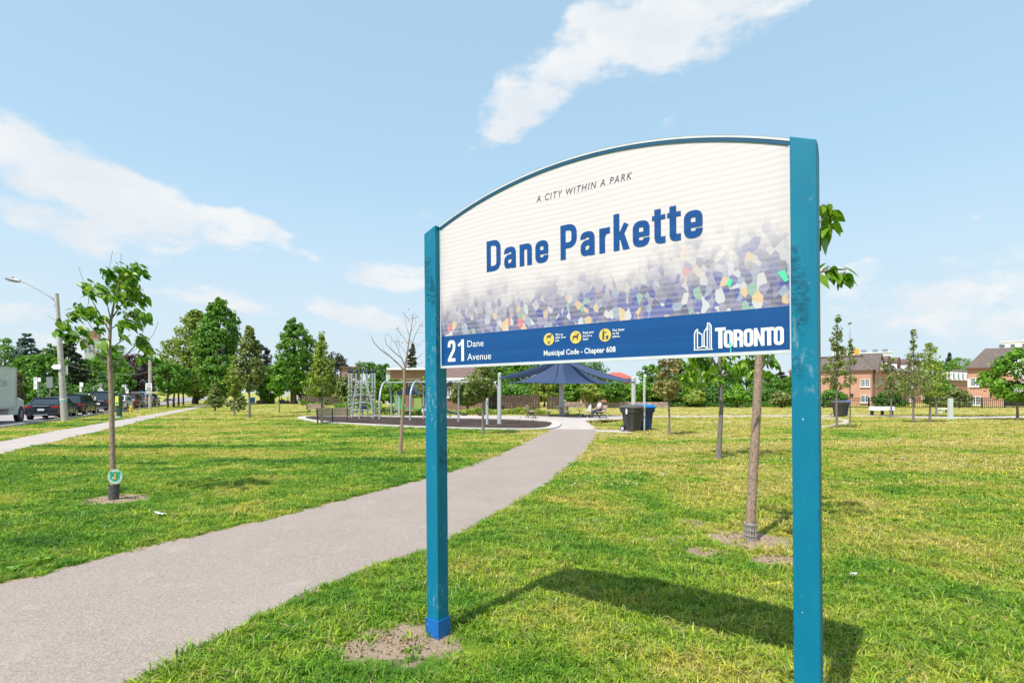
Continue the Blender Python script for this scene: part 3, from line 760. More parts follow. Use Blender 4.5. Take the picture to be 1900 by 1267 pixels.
# ground plants and crumbs that nobody could count
def scatter_ok(x, y, grow=None):
    bad = np.zeros(len(x), bool)
    for pl in HARD: bad |= inside(x, y, pl)
    return ~bad
def clover():
    rng = np.random.default_rng(5); mb = MB(); n = 2600; y = rng.uniform(2.6, 11, n); x = rng.uniform(-11, 11, n)
    m_ = (np.abs(x) < y + .5) & (lownoise(x * 1.6, y * 1.6, 33) > .35) & scatter_ok(x, y); x, y = x[m_], y[m_]
    C = []; N = []
    for a, b in zip(x, y):
        for k in range(7): C.append((a + rng.normal(0, .035), b + rng.normal(0, .035), rng.uniform(.025, .055))); N.append((rng.normal(0, .5), rng.normal(0, .5), 1.6))
    o = link('clover', leaves_mesh('clover', np.array(C), np.array(N, float), .021, asp=.9), 'clover_leaf'); tag(o, 'low round-leaved clover and weeds in darker patches of the lawn', 'clover', kind='stuff')
    n = 5200; y = 10 + 22 * rng.uniform(0, 1, n) ** 1.2; x = rng.uniform(0, 1.0, n) * y * 1.0 + .2; m_ = (lownoise(x * .7, y * 1.9, 41) > .15) & scatter_ok(x, y); x, y = x[m_], y[m_]
    C = np.stack([x, y, rng.uniform(.045, .075, len(x))], 1); N = rng.normal(0, .6, (len(x), 3)) + [0, -.4, .6]
    o = link('clover_flower', leaves_mesh('clover_flower', C, N, .024, asp=.9), 'clover_white'); tag(o, 'small white clover flowers dotted over the right middle lawn', 'flowers', kind='stuff')
    C = []; N = []
    for (dx, dy, rx, ry, w_) in DIRT:
        k = int(260 * w_ * min(1, rx * ry * 8 + .15))
        for i in range(k):
            a = rng.uniform(0, 6.28); q = rng.uniform(0, 1.15) ** .7; C.append((dx + rx * q * math.cos(a), dy + ry * q * math.sin(a), rng.uniform(.002, .012))); N.append(rng.normal(0, 1, 3))
    C = np.array(C); m_ = scatter_ok(C[:, 0], C[:, 1]); C = C[m_]; N = np.array(N)[m_]
    o = link('soil_crumbs', leaves_mesh('soil_crumbs', C, N, .022, asp=.8), 'edge_soil'); tag(o, 'dry soil crumbs and dead grass on the bare patches', 'soil', kind='stuff')
    n = 420; y = rng.uniform(2.6, 13, n); x = rng.uniform(-11, 3, n); m_ = inside(x, y, PATH); x, y = x[m_], y[m_]
    C = np.stack([x, y, np.full(len(x), .011)], 1); o = link('path_debris', leaves_mesh('path_debris', C, rng.normal(0, .25, (len(x), 3)) + [0, 0, 1], .016, asp=.5), 'edge_soil'); tag(o, 'bits of dead grass and grit lying on the asphalt path', 'debris', kind='stuff')
leafmat('clover_leaf', (.020, .085, .012), (.045, .170, .022), (.10, .26, .04), trans=.25)
mat('clover_white', (.62, .60, .50), .7)
clover()
# ------------------------------------------------------------------ the park sign
U = (0.816, -0.5776); SRZ = math.atan2(U[1], U[0])
sign = thing('park_sign', (-.522, 3.84, 0), 0, 'large arched park name board between two teal wooden posts beside the path', 'sign')
sign.rotation_mode = 'XYZ'
_m = Matrix.Rotation(R(-.45), 3, 'Y') @ Matrix.Rotation(SRZ, 3, 'Z'); sign.rotation_euler = _m.to_euler()
def post(x0, flip, name='post'):
    s = .11; mb = MB(); H = 2.935; d = .035
    hi, lo = H, H - .045
    # top cut slopes away from the board, back edge rounded off
    x1 = x0 + s; za, zb = (lo, hi) if not flip else (hi, lo)
    vs = [(x0, 0, -.3), (x1, 0, -.3), (x1, s, -.3), (x0, s, -.3), (x0, 0, za), (x1, 0, zb), (x1, s * .55, zb), (x0, s * .55, za), (x0, s, za - .035), (x1, s, zb - .035)]
    fs = [(3, 2, 1, 0), (0, 1, 5, 4), (4, 5, 6, 7), (7, 6, 9, 8), (2, 3, 8, 9), (1, 2, 9, 6, 5), (3, 0, 4, 7, 8)]
    mb.add(vs, fs); o = mb.obj(name, 'teal_paint', sign, bevel=.004); return o
post(-.11, False); post(2.259, True)
c = MB(); q = .008
for (x0, y0, x1, y1) in ((-.11 - q, -q, q, 0), (-.11 - q, .11, q, .11 + q), (-.11 - q, 0, -.11, .11), (0, 0, q, .11)):
    c.box(((x0 + x1) / 2, (y0 + y1) / 2, .05), (x1 - x0, y1 - y0, .16))
c.obj('post_collar', 'blue_paint', sign, bevel=.0015)
# arc
XL, XR, ZE, ZC = .003, 2.256, 2.925, 3.140
xm = (XL + XR) / 2; hc = (XR - XL) / 2; sg = ZC - ZE; RR = (hc * hc + sg * sg) / (2 * sg)
def arcz(x, off=0.0): return ZC - RR + math.sqrt((RR + off) ** 2 - (x - xm) ** 2)
xs = [XL + (XR - XL) * i / 48 for i in range(49)]
YF = .046; ZB = 1.925
mb = MB()   # board core with depth
top = [(x, arcz(x, 0)) for x in xs]; prof = [(XL, ZB)] + [(XR, ZB)] + list(reversed(top))
mb.xprism(prof, YF + .0015, YF + .022); mb.obj('board_core', 'trim_white', sign)
def strip(o0, o1, y0, y1, name, m, x0=XL, x1=XR):
    mb = MB(); X = [x0 + (x1 - x0) * i / 60 for i in range(61)]
    for x in X: mb.v += [(x, y0, arcz(x, o0)), (x, y0, arcz(x, o1)), (x, y1, arcz(x, o1)), (x, y1, arcz(x, o0))]
    for i in range(60):
        o = i * 4
        for k in range(4): mb.f.append((o + k, o + (k + 1) % 4, o + 4 + (k + 1) % 4, o + 4 + k))
    mb.f += [(0, 3, 2, 1), (240, 241, 242, 243)]; mb.obj(name, m, sign, smooth=False)
strip(0.001, .011, YF - .007, YF + .030, 'edge_trim', 'trim_white')
strip(.0115, .015, YF - .004, YF + .034, 'outer_rim', 'galv')
strip(-.017, 0.000, YF - .005, YF + .001, 'blue_edge', 'trim_blue')
# printed faces
mb = MB(); mb.add([(x, YF, arcz(x, -.002)) for x in xs] + [(x, YF, 2.148) for x in xs], [(i, i + 1, 49 + i + 1, 49 + i) for i in range(48)])
pf = mb.obj('printed_panel', 'sign_print', sign, recalc=False)
mb = MB(); mb.poly([(XL, YF - .0005, ZB + .014), (XR, YF - .0005, ZB + .014), (XR, YF - .0005, 2.148), (XL, YF - .0005, 2.148)]); mb.obj('blue_band', 'sign_blue', sign)
mb = MB(); mb.box((xm, YF + .006, ZB + .005), (XR - XL, .020, .017)); mb.obj('bottom_trim', 'trim_white', sign)
for sx in (XL + .004, XR - .004):
    mb = MB(); mb.box((sx, YF + .004, (ZB + ZE) / 2), (.008, .016, ZE - ZB - .03)); mb.obj('side_trim', 'trim_white', sign)

# --- flat lettering built from broad strokes
class Strokes:
    def __init__(s, y): s.mb = MB(); s.y = y; s.k = 0
    def line(s, pts, w, closed=False):
        pts = [Vector(p) for p in pts]; pts = [p for i, p in enumerate(pts) if i == 0 or (p - pts[i - 1]).length > 1e-6]
        y = s.y - s.k * .00006; s.k += 1; n = len(pts); L = []; Rr = []
        for i, p in enumerate(pts):
            if closed: a = pts[(i - 1) % n]; b = pts[(i + 1) % n]
            else: a = pts[i - 1] if i else None; b = pts[i + 1] if i < n - 1 else None
            d1 = (p - a).normalized() if a is not None else None; d2 = (b - p).normalized() if b is not None else None
            if d1 is None: d1 = d2
            if d2 is None: d2 = d1
            nn = Vector((-(d1.y + d2.y), d1.x + d2.x)).normalized(); cs = max(.4, nn.dot(Vector((-d1.y, d1.x))))
            L.append(p + nn * w / 2 / cs); Rr.append(p - nn * w / 2 / cs)
        vs = [(q.x, y, q.y) for q in L] + [(q.x, y, q.y) for q in Rr]; m = n if closed else n - 1
        s.mb.add(vs, [(i, (i + 1) % n, n + (i + 1) % n, n + i) for i in range(m)])
    def area(s, pts):
        y = s.y - s.k * .00006; s.k += 1; s.mb.poly([(p[0], y, p[1]) for p in pts])
    def ellipse(s, cx, cz, rx, rz, n=28, a0=0, a1=2 * math.pi):
        s.area([(cx + rx * math.cos(a0 + (a1 - a0) * i / n), cz + rz * math.sin(a0 + (a1 - a0) * i / n)) for i in range(n)])
    def done(s, name, m, parent=None):
        me = s.mb.mesh(name); bm = bmesh.new(); bm.from_mesh(me)
        for f in bm.faces:
            if f.normal.y > 0: f.normal_flip()
        bm.to_mesh(me); bm.free(); return link(name, me, m, parent or sign)
def fillet(pts, r, k=6):
    out = [pts[0]]
    for i in range(1, len(pts) - 1):
        a, p, b = Vector(pts[i - 1]), Vector(pts[i]), Vector(pts[i + 1]); d1 = (a - p); d2 = (b - p); rr = min(r, d1.length * .5 if i > 1 else d1.length * .98, d2.length * .5 if i < len(pts) - 2 else d2.length * .98)
        d1.normalize(); d2.normalize(); s_, e_ = p + d1 * rr, p + d2 * rr
        for j in range(k + 1):
            u = j / k; q = s_ * (1 - u) ** 2 + p * (2 * u * (1 - u)) * 1.0 + e_ * u * u
            w_ = .25; q = q + (p - (s_ + e_) / 2) * (w_ * 2 * u * (1 - u)) * .5
            out.append((q.x, q.y))
    out.append(pts[-1]); return out
def glyph(S, ch, x, z, w, h, s, hs=None):
    """x,z lower left; w width; h full height of this glyph; s stem; hs thickness for thin joins"""
    T = lambda pts: [(x + a, z + b) for a, b in pts]; r = w * .42; k = s / 2
    F_ = lambda pts, rr=None: S.line(fillet(T(pts), rr or r), s)
    Ln = lambda pts, ww=None: S.line(T(pts), ww or s)
    if ch == 'D': Ln([(k, 0), (k, h)]); F_([(k, k), (w - k, k), (w - k, h - k), (k, h - k)])
    elif ch == 'P': Ln([(k, 0), (k, h)]); F_([(k, h - k), (w - k, h - k), (w - k, h * .40), (k, h * .40)])
    elif ch == 'R': Ln([(k, 0), (k, h)]); F_([(k, h - k), (w - k, h - k), (w - k, h * .47), (k, h * .47)]); F_([(w * .45, h * .47), (w - k, h * .47), (w - k, 0)], w * .25)
    elif ch == 'a': F_([(k, h * .70), (k, h - k), (w - k, h - k), (w - k, 0)]); S.line(fillet(T([(w - k, h * .56), (k, h * .52), (k, k), (w * .62, k), (w - k, h * .30)]), r), s * .92)
    elif ch == 'n': Ln([(k, 0), (k, h)]); F_([(k, h * .72), (k + .2 * s, h - k), (w - k, h - k), (w - k, 0)])
    elif ch == 'e': F_([(w - k, h * .33), (w - k, k), (k, k), (k, h - k), (w - k, h - k), (w - k, h * .47)]); Ln([(w - .02 * s, h * .475), (k, h * .475)], s * .78)
    elif ch == 'r': Ln([(k, 0), (k, h)]); F_([(k, h * .62), (k + .3 * s, h - k * 1.05), (w, h - k * .95)], w * .4)
    elif ch == 'k': Ln([(k, 0), (k, h)]); Ln([(s * .9, h * .30), (w - s * .55, h * .70)], s * .85); S.area(T([(w * .36, h * .40), (w * .66, h * .46), (w, 0), (w - s * 1.12, 0)]))
    elif ch == 't': F_([(w * .42, h), (w * .42, k), (w, k)], w * .28); Ln([(0, h * .755), (w, h * .755)], s * .72)
    elif ch == 'O': S.line(fillet(T([(w / 2, k), (w - k, k), (w - k, h - k), (k, h - k), (k, k), (w / 2, k)]), r), s)
    elif ch == 'T': Ln([(w / 2, 0), (w / 2, h)]); Ln([(0, h - (hs or s) / 2), (w, h - (hs or s) / 2)], hs or s)
    elif ch == 'N': Ln([(k, 0), (k, h)]); Ln([(w - k, 0), (w - k, h)]); Ln([(k, h * .97), (w - k, h * .03)], s * .8)
    elif ch == '2': F_([(k, h * .68), (k, h - k), (w - k, h - k), (w - k, h * .55), (w * .42, h * .30), (k, k)], w * .40); Ln([(0, k * .95), (w, k * .95)], s * .95)
    elif ch == '1': Ln([(w - k, 0), (w - k, h)]); Ln([(w - k, h * .90), (0, h * .72)], s * .75)
def px_word(S, word, spans, zb, capz, xz, stem):
    """spans: local x ranges for each letter"""
    for ch, (x0, x1) in zip(word, spans):
        h = capz - zb if ch in 'DPk' else (xz - zb if ch not in 't' else (xz - zb) * 1.30)
        glyph(S, ch, x0, zb, x1 - x0, h, stem)
def lx(px):   # board x of a point seen at px on the name line
    py = 505 - (px - 903) * .155
    d = Vector(((px - CX) / F, 1, -(py - HY) / F)); ol = _m.transposed() @ (Vector((0, 0, EH)) - sign.location); dl = _m.transposed() @ d
    t_ = (YF - ol.y) / dl.y; return (ol + t_ * dl).x
q = lambda a, b: (lx(890 + a / 4.318), lx(890 + b / 4.318))
S = Strokes(YF - .0008)
ZBASE = 2.551
px_word(S, 'Dane', [q(57, 170), q(196, 292), q(321, 420), q(447, 552)], ZBASE, 2.757, 2.692, .0365)
px_word(S, 'Parkette', [q(649, 780), q(808, 923), q(960, 1046), q(1074, 1204), q(1228, 1363), q(1383, 1490), q(1504, 1614), q(1638, 1788)], ZBASE - .004, 2.757, 2.692, .0365)
S.done('name_lettering', 'letter_blue')
S = Strokes(YF - .0013)
glyph(S, '2', .071, 1.966, .070, .150, .024); glyph(S, '1', .168, 1.966, .052, .150, .024)
S.done('number_lettering', 'letter_white')
S = Strokes(YF - .0013)
glyph(S, 'T', 1.903, 1.962, .052, .106, .020, .017)
xw = 1.946
for ch, w_ in (('O', .044), ('R', .045), ('O', .045), ('N', .048), ('T', .036), ('O', .044)):
    if ch == 'T': glyph(S, 'T', xw - .004, 1.964, w_ + .008, .088, .018, .016)
    else: glyph(S, ch, xw, 1.964, w_, .088, .0165)
    xw += w_ + .0028
# the city hall emblem: two curved towers over a low dish
def tower(x0, x1, z0, zl, zr, w):
    S.line([(x0, z0), (x0, zl), (x1, zr), (x1, z0)], w)
S.line(fillet([(1.799, 1.962), (1.799, 2.048), (1.812, 2.070), (1.818, 2.062)], .012), .006)
S.line([(1.814, 1.966), (1.814, 2.060)], .0055); S.line([(1.814, 2.055), (1.838, 2.038)], .006); S.line([(1.838, 2.040), (1.838, 1.972)], .005)
S.line(fillet([(1.848, 1.972), (1.848, 2.052), (1.866, 2.076)], .012), .006); S.line([(1.864, 1.968), (1.864, 2.080)], .005)
S.line(fillet([(1.866, 2.060), (1.866, 2.100), (1.884, 2.085), (1.884, 1.962)], .012), .0062)
S.line([(1.875, 1.966), (1.875, 2.086)], .003)
S.line([(1.812, 1.968), (1.845, 1.978), (1.868, 1.966)], .005); S.line([(1.794, 1.960), (1.892, 1.960)], .005)
S.done('city_emblem_and_wordmark', 'letter_white')
def text(body, x, z, w, h, m, name, yo=.0013, bold=0.0, shear=0.0, space=1.0, parent=None, align=None):
    cu = bpy.data.curves.new(name, 'FONT'); cu.body = body; cu.size = 1; cu.offset = bold; cu.shear = shear; cu.space_character = space; cu.resolution_u = 3
    o = bpy.data.objects.new(name, cu); COL.objects.link(o); bpy.context.view_layer.update()
    dg = bpy.context.evaluated_depsgraph_get(); me = bpy.data.meshes.new_from_object(o.evaluated_get(dg)); bpy.data.objects.remove(o)
    n = len(me.vertices); a = np.empty(n * 3); me.vertices.foreach_get('co', a); a = a.reshape(-1, 3)
    mn, mx = a.min(0), a.max(0); s_ = (w / (mx[0] - mn[0]), h / (mx[1] - mn[1]))
    b = np.empty_like(a); b[:, 0] = x + (a[:, 0] - mn[0]) * s_[0]; b[:, 2] = z + (a[:, 1] - mn[1]) * s_[1]; b[:, 1] = YF - yo
    me.vertices.foreach_set('co', b.ravel()); me.update(); me.materials.clear()
    return link(name, me, m, parent or sign)
text('Dane', .251, 2.059, .142, .045, 'letter_white', 'small_lettering'); text('Avenue', .250, 1.969, .206, .046, 'letter_white', 'small_lettering')
text('Municipal Code - Chapter 608', .870, 1.962, .482, .043, 'letter_white', 'small_lettering', bold=.018)
for (cx, s_) in ((.907, 'Pick up\nafter your\npet.'), (1.095, 'Keep your\ndog on a\nleash.'), (1.287, 'Put litter\nin its\nplace.')):
    S = Strokes(YF - .0011); S.ellipse(cx, 2.073, .0375, .0375); S.done('pictogram_disc', 'icon_yellow')
    S = Strokes(YF - .0017)
    if cx < 1:      # dog above a hand
        S.area([(cx - .016, 2.085), (cx - .010, 2.098), (cx + .010, 2.098), (cx + .020, 2.106), (cx + .022, 2.098), (cx + .014, 2.088), (cx + .012, 2.075), (cx + .006, 2.075), (cx + .006, 2.084), (cx - .008, 2.084), (cx - .010, 2.074), (cx - .015, 2.074)])
        S.line([(cx - .012, 2.064), (cx - .006, 2.056), (cx + .006, 2.056), (cx + .012, 2.066)], .004); S.area([(cx - .006, 2.056), (cx + .006, 2.056), (cx + .004, 2.042), (cx - .004, 2.042)])
    elif cx < 1.2:  # dog on a lead
        S.area([(cx - .022, 2.078), (cx - .014, 2.084), (cx + .008, 2.084), (cx + .016, 2.096), (cx + .026, 2.092), (cx + .018, 2.082), (cx + .014, 2.056), (cx + .008, 2.056), (cx + .006, 2.070), (cx - .010, 2.070), (cx - .018, 2.054), (cx - .024, 2.056), (cx - .018, 2.070)])
        S.line([(cx + .010, 2.086), (cx - .006, 2.102)], .0025)
    else:           # person dropping litter into a basket
        S.ellipse(cx - .010, 2.100, .005, .005, 12); S.area([(cx - .016, 2.093), (cx - .004, 2.093), (cx + .014, 2.090), (cx + .014, 2.086), (cx - .004, 2.086), (cx - .004, 2.046), (cx - .010, 2.046), (cx - .011, 2.068), (cx - .013, 2.046), (cx - .018, 2.046)])
        S.area([(cx + .004, 2.070), (cx + .022, 2.070), (cx + .019, 2.048), (cx + .007, 2.048)])
    S.done('pictogram', 'letter_grey')
    text(s_, cx + .048, 2.052, .074, .052, 'letter_white', 'small_lettering', bold=.02)
text('A CITY WITHIN A PARK', .823, 2.935, .636, .040, 'letter_grey', 'slogan_lettering', shear=.22, space=1.25)
# two little green slivers and a green drip stuck to the face
GS = [[(1.975, 1.990), (1.984, 1.990), (1.981, 1.962), (1.982, 1.936), (1.976, 1.936), (1.977, 1.962), (1.968, 1.985)], [(1.960, 2.280), (1.975, 2.315), (1.992, 2.300), (1.980, 2.268)], [(2.195, 2.312), (2.228, 2.322), (2.245, 2.268), (2.228, 2.262)]]
for g_ in GS: S = Strokes(YF - .0021); S.area(g_); S.done('green_sticker', 'mint')
# litter on the grass, weeds and a broken clod at the post
# ------------------------------------------------------------------ buildings
def face_frame(X, Y, dx, dy):
    """local frame along a facade: x along (dx,dy), -y outward to camera side"""
    return math.atan2(dy, dx)
def window_unit(root, x, z, w, h, y=0.0, shutters=False, panes=2, rows=2, name='window', arch=False):
    fr = .07; d = .10; mb = MB()
    mb.box((x - w / 2 + fr / 2, y - .03, z + h / 2), (fr, d, h)); mb.box((x + w / 2 - fr / 2, y - .03, z + h / 2), (fr, d, h))
    mb.box((x, y - .031, z + h - fr / 2), (w - 2 * fr, d, fr)); mb.box((x, y - .031, z + fr / 2), (w - 2 * fr, d, fr))
    for i in range(1, panes): mb.box((x - w / 2 + w * i / panes, y - .032, z + h / 2), (fr * 1.3, d * .9, h - 2 * fr))
    o = mb.obj(name, 'white_paint', root)
    for i in range(panes):
        g = MB(); x0 = x - w / 2 + w * i / panes + fr * .7; x1 = x - w / 2 + w * (i + 1) / panes - fr * .7
        g.box(((x0 + x1) / 2, y - .005, z + h / 2), (x1 - x0, .02, h - 2 * fr)); g.obj('pane', 'window_glass', o)
        mt = MB()
        for r in range(1, rows + 1): mt.box(((x0 + x1) / 2, y - .025, z + h * r / (rows + 1)), (x1 - x0, .02, .035))
        mt.box(((x0 + x1) / 2, y - .0245, z + h / 2), (.03, .02, h - 2 * fr)); mt.obj('muntin', 'white_paint', o)
    s = MB(); s.box((x, y - .07, z - .05), (w + .16, .16, .10)); s.obj('sill', 'white_paint', o)
    if shutters:
        for sx in (-1, 1):
            s = MB(); s.box((x + sx * (w / 2 + .24), y - .03, z + h / 2), (.36, .06, h)); s.obj('shutter', 'white_paint', o)
    return o
# townhouse row A ----------------------------------------------------
ZA = 72.0; XA = XW(1617, ZA); ev = HZ(687, ZA); rg = HZ(658, ZA)
A = thing('townhouse_row', (XA, ZA, 0), math.atan2(.648, .761), 'long brick townhouse row with dark shingled mansard roof and white dormers', 'house')
L, D = 40.0, 10.5
def px_on_A(px):      # distance along the receding front for an image column
    u = (px - CX) / F; return (u * ZA - XA) / (.761 - u * .648)
mb = MB(); mb.box((L / 2, D / 2, ev / 2), (L, D, ev)); mb.obj('brick_wall', 'brick_pink', A)
mb = MB(); i_ = 1.9; o_ = .25
bv = [(-o_, -o_), (L + o_, -o_), (L + o_, D + o_), (-o_, D + o_)]; tv = [(i_, i_), (L - i_, i_), (L - i_, D - i_), (i_, D - i_)]
mb.v = [(a, b, ev + .1) for a, b in bv] + [(a, b, rg) for a, b in tv]; mb.f = [(0, 1, 5, 4), (1, 2, 6, 5), (2, 3, 7, 6), (3, 0, 4, 7), (4, 5, 6, 7), (3, 2, 1, 0)]; mb.obj('mansard_roof', 'roof_shingle', A)
mb = MB(); mb.box((L / 2, -.15, ev + .02), (L + .6, .28, .14)); mb.box((-.15, D / 2, ev + .02), (.28, D, .14)); mb.obj('gutter', 'roof_brown', A)
mb = MB(); mb.box((L / 2, D / 2, rg + .06), (L - 2 * i_ + .3, D - 2 * i_ + .3, .12)); mb.obj('ridge_cap', 'roof_brown', A)
# front windows, gable and dormers
for pxc in (1633, 1664, 1690, 1712, 1731, 1748):
    x = px_on_A(pxc); window_unit(A, x, HZ(717, ZA), 1.35, 1.0); window_unit(A, x, HZ(748, ZA), 1.35, 1.0)
for pxc in (1646, 1664, 1683, 1701, 1718, 1734):
    x = px_on_A(pxc); mb = MB(); z0 = ev + .15; hh = 1.25
    mb.box((x, .55, z0 + hh / 2), (1.5, 1.5, hh)); w_ = mb.obj('dormer', 'white_paint', A)
    mb = MB(); mb.tube([(x, -.32, z0 + hh), (x, 1.9, z0 + hh)], .80, 12); mb.obj('dormer_roof', 'roof_brown', w_)
    g = MB(); g.box((x, -.21, z0 + .55), (.95, .06, .85)); g.obj('dormer_window', 'window_glass', w_)
x = px_on_A(1629); mb = MB(); mb.xprism([(x - 1.7, ev - .1), (x + 1.7, ev - .1), (x, rg + .15)], -.32, 1.9); gb = mb.obj('gable', 'brick_pink', A)
mb = MB(); zr_ = rg + .30; mb.v = [(x - 2.0, -.5, ev - .3), (x, -.5, zr_), (x + 2.0, -.5, ev - .3), (x - 2.0, 2.1, ev - .3), (x, 2.1, zr_), (x + 2.0, 2.1, ev - .3)]; mb.f = [(0, 3, 4, 1), (1, 4, 5, 2)]
mb.obj('gable_roof', 'roof_shingle', gb).modifiers.new('t', 'SOLIDIFY').thickness = .12
window_unit(gb, x, ev + .25, .8, 1.15, y=-.34, panes=1)
# side wing: the face turning away to the left
side = thing('tmp', (0, 0, 0), 0, None, None)
bpy.data.objects.remove(side)
def side_window(root, s, z, w, h):
    """window on the end wall x=0 of a building, s = distance from the corner"""
    e = window_unit(root, 0, 0, w, h); e.location = (0, s, z); e.rotation_euler = (0, 0, R(-90)); return e
def px_on_Aside(px):
    u = (px - CX) / F; return (XA - u * ZA) / (.648 + u * .761)
for (pa, pb) in ((1597, 1614),):
    s0 = px_on_Aside((pa + pb) / 2); w_ = abs(px_on_Aside(pa) - px_on_Aside(pb))
    side_window(A, s0, HZ(717.5, ZA), w_, 1.02); side_window(A, s0, HZ(747, ZA), w_, 1.0)
mb = MB(); mb.box((-.06, px_on_Aside(1581), HZ(733, ZA)), (.12, .3, .35)); mb.obj('wall_lamp', 'black_iron', A)
for x in (px_on_A(1621), px_on_A(1676), px_on_A(1722)): mb = MB(); mb.tube([(x, -.08, 0), (x, -.08, ev)], .06, 6); mb.obj('downpipe', 'roof_brown', A)
for pxc in (1676, 1722):
    mb = MB(); mb.box((px_on_A(pxc) + .9, -.03, 1.0), (1.0, .08, 2.0)); mb.obj('door', 'black_iron', A)
# townhouse B ----------------------------------------------------------
ZBd = 72.0; XB = XW(1795, ZBd); evB = HZ(683, ZBd); rgB = HZ(647, ZBd)
B = thing('townhouse', (XB, ZBd, 0), math.atan2(-.761, .648), 'brick townhouse end with steep dark shingle roof at the right edge', 'house')
LB = 13.0; DB = 9.0
mb = MB(); mb.box((LB / 2, DB / 2, evB / 2), (LB, DB, evB)); mb.obj('brick_wall', 'brick_pink', B)
mb = MB(); mb.v = [(-.2, -.3, evB), (LB, -.3, evB), (LB, DB + .3, evB), (-.2, DB + .3, evB), (1.55, 1.5, rgB), (LB, 1.5, rgB), (LB, DB - 1.5, rgB), (1.55, DB - 1.5, rgB)]
mb.f = [(0, 1, 5, 4), (1, 2, 6, 5), (2, 3, 7, 6), (3, 0, 4, 7), (4, 5, 6, 7), (3, 2, 1, 0)]; mb.obj('mansard_roof', 'roof_shingle', B)
mb = MB(); mb.box((LB / 2, -.32, evB - .03), (LB + .4, .14, .16)); mb.obj('gutter', 'roof_brown', B)
def px_on_B(px):
    u = (px - CX) / F; return (u * ZBd - XB) / (.648 + u * .761)
xa, xb = px_on_B(1801), px_on_B(1820)
for z in (HZ(717, ZBd), HZ(751, ZBd)): window_unit(B, (xa + xb) / 2, z, xb - xa, 1.12)
mb = MB(); mb.box(((px_on_B(1795) + xa) / 2 - .02, -.03, HZ(711, ZBd)), (xa - px_on_B(1795) - .1, .06, 1.15)); mb.obj('shutter', 'white_paint', B); mb = MB(); mb.box(((px_on_B(1795) + xa) / 2 - .02, -.03, HZ(743, ZBd) - .3), (xa - px_on_B(1795) - .1, .06, 1.7)); mb.obj('shutter', 'white_paint', B)
for pc in (1872, 1892): 
    mb = MB(); mb.box((px_on_B(pc), -.03, .85), (.95, .08, 1.75)); mb.obj('door', 'black_iron', B)
mb = MB(); mb.box((px_on_B(1839), -.1, HZ(732, ZBd)), (.2, .2, .35)); mb.obj('wall_lamp', 'black_iron', B)
# far row C with white dormers
C_ = thing('townhouse_row', (XW(1752, 96), 96, 0), math.atan2(.55, .83), 'distant low brick row with white ribbed dormers between the two near townhouses', 'house')
mb = MB(); mb.box((9, 4, HZ(706, 96) / 2), (18, 8, HZ(706, 96))); mb.obj('brick_wall', 'brick_orange', C_)
mb = MB(); z0, z1 = HZ(706, 96), HZ(682, 96); mb.v = [(0, -.2, z0), (18, -.2, z0), (18, 8, z0), (0, 8, z0), (.8, 1.8, z1), (17.2, 1.8, z1), (17.2, 6.5, z1), (.8, 6.5, z1)]; mb.f = [(0, 1, 5, 4), (1, 2, 6, 5), (2, 3, 7, 6), (3, 0, 4, 7), (4, 5, 6, 7)]; mb.obj('roof', 'roof_shingle', C_)
for i in range(7):
    mb = MB(); mb.box((1.6 + i * 2.2, .4, z0 + .85), (.9, 1.2, 1.5)); d_ = mb.obj('dormer', 'white_paint', C_); g = MB(); g.box((1.6 + i * 2.2, -.21, z0 + .85), (.5, .04, .9)); g.obj('dormer_window', 'window_glass', d_)
def block(name, px0, px1, ytop, Z, depth, m, label, wins=(), roofm=None, parapet=True, cat='building'):
    x0, x1, h = XW(px0, Z), XW(px1, Z), HZ(ytop, Z); az_ = math.atan2((x0 + x1) / 2, Z); o = thing(name, ((x0 + x1) / 2, Z, 0), -az_, label, cat); w = (x1 - x0) * math.cos(az_)
    mb = MB(); mb.box((0, depth / 2, h / 2), (w, depth, h)); mb.obj('wall', m, o)
    if parapet: mb = MB(); mb.box((0, depth / 2, h + .12), (w + .4, depth + .4, .24)); mb.obj('parapet', roofm or 'white_paint', o)
    for (a, b, ya, yb) in wins:
        wa, wb = XW(a, Z) - o.location.x, XW(b, Z) - o.location.x
        g = MB(); g.box(((wa + wb) / 2, -.03, (HZ(ya, Z) + HZ(yb, Z)) / 2), (wb - wa, .1, HZ(ya, Z) - HZ(yb, Z))); f_ = g.obj('window', 'window_glass', o)
        s = MB(); s.box(((wa + wb) / 2, -.09, HZ(yb, Z) - .1), (wb - wa + .2, .14, .18)); s.obj('sill', 'white_paint', f_)
    return o
wb_ = block('apartment_block', 1858, 1960, 633, 150, 20, 'white_paint', 'pale flat-roofed apartment block rising behind the right-hand brick townhouse', [(1868, 1876, 637, 643), (1884, 1890, 637, 643), (1900, 1908, 637, 643)])
mb = MB(); mb.box((3, 8, HZ(628, 150) / 2 + 0), (9, 8, HZ(627, 150))); mb.obj('roof_house', 'dirty_white', wb_)
wc_ = block('apartment_block', 1545, 1592, 649, 150, 20, 'white_paint', 'white apartment block with an orange-yellow panel behind the mansard roof of the long row', [(1575, 1581, 652, 657), (1560, 1566, 652, 657)])
mb = MB(); mb.box((XW(1586, 150) - wc_.location.x, -.2, HZ(653, 150)), (1.1, .4, 1.6)); mb.obj('orange_panel', 'orange_paint', wc_)
wd_ = block('apartment_block', 1593, 1655, 655, 165, 18, 'dirty_white', 'grey low apartment block with roof plant seen just over the long brick row', [(1600, 1606, 657, 661), (1615, 1622, 657, 661)])
for xx in (-3, 0, 2.5):
    mb = MB(); mb.box((xx, 5, HZ(651, 165)), (1.4, 2, 1.4)); mb.obj('roof_plant', 'galv', wd_)
block('apartment_block', 1505, 1546, 672, 110, 12, 'dirty_white', 'low pale rendered building just right of the right sign post', [(1532, 1538, 690, 698), (1532, 1538, 712, 720), (1520, 1526, 690, 698)])
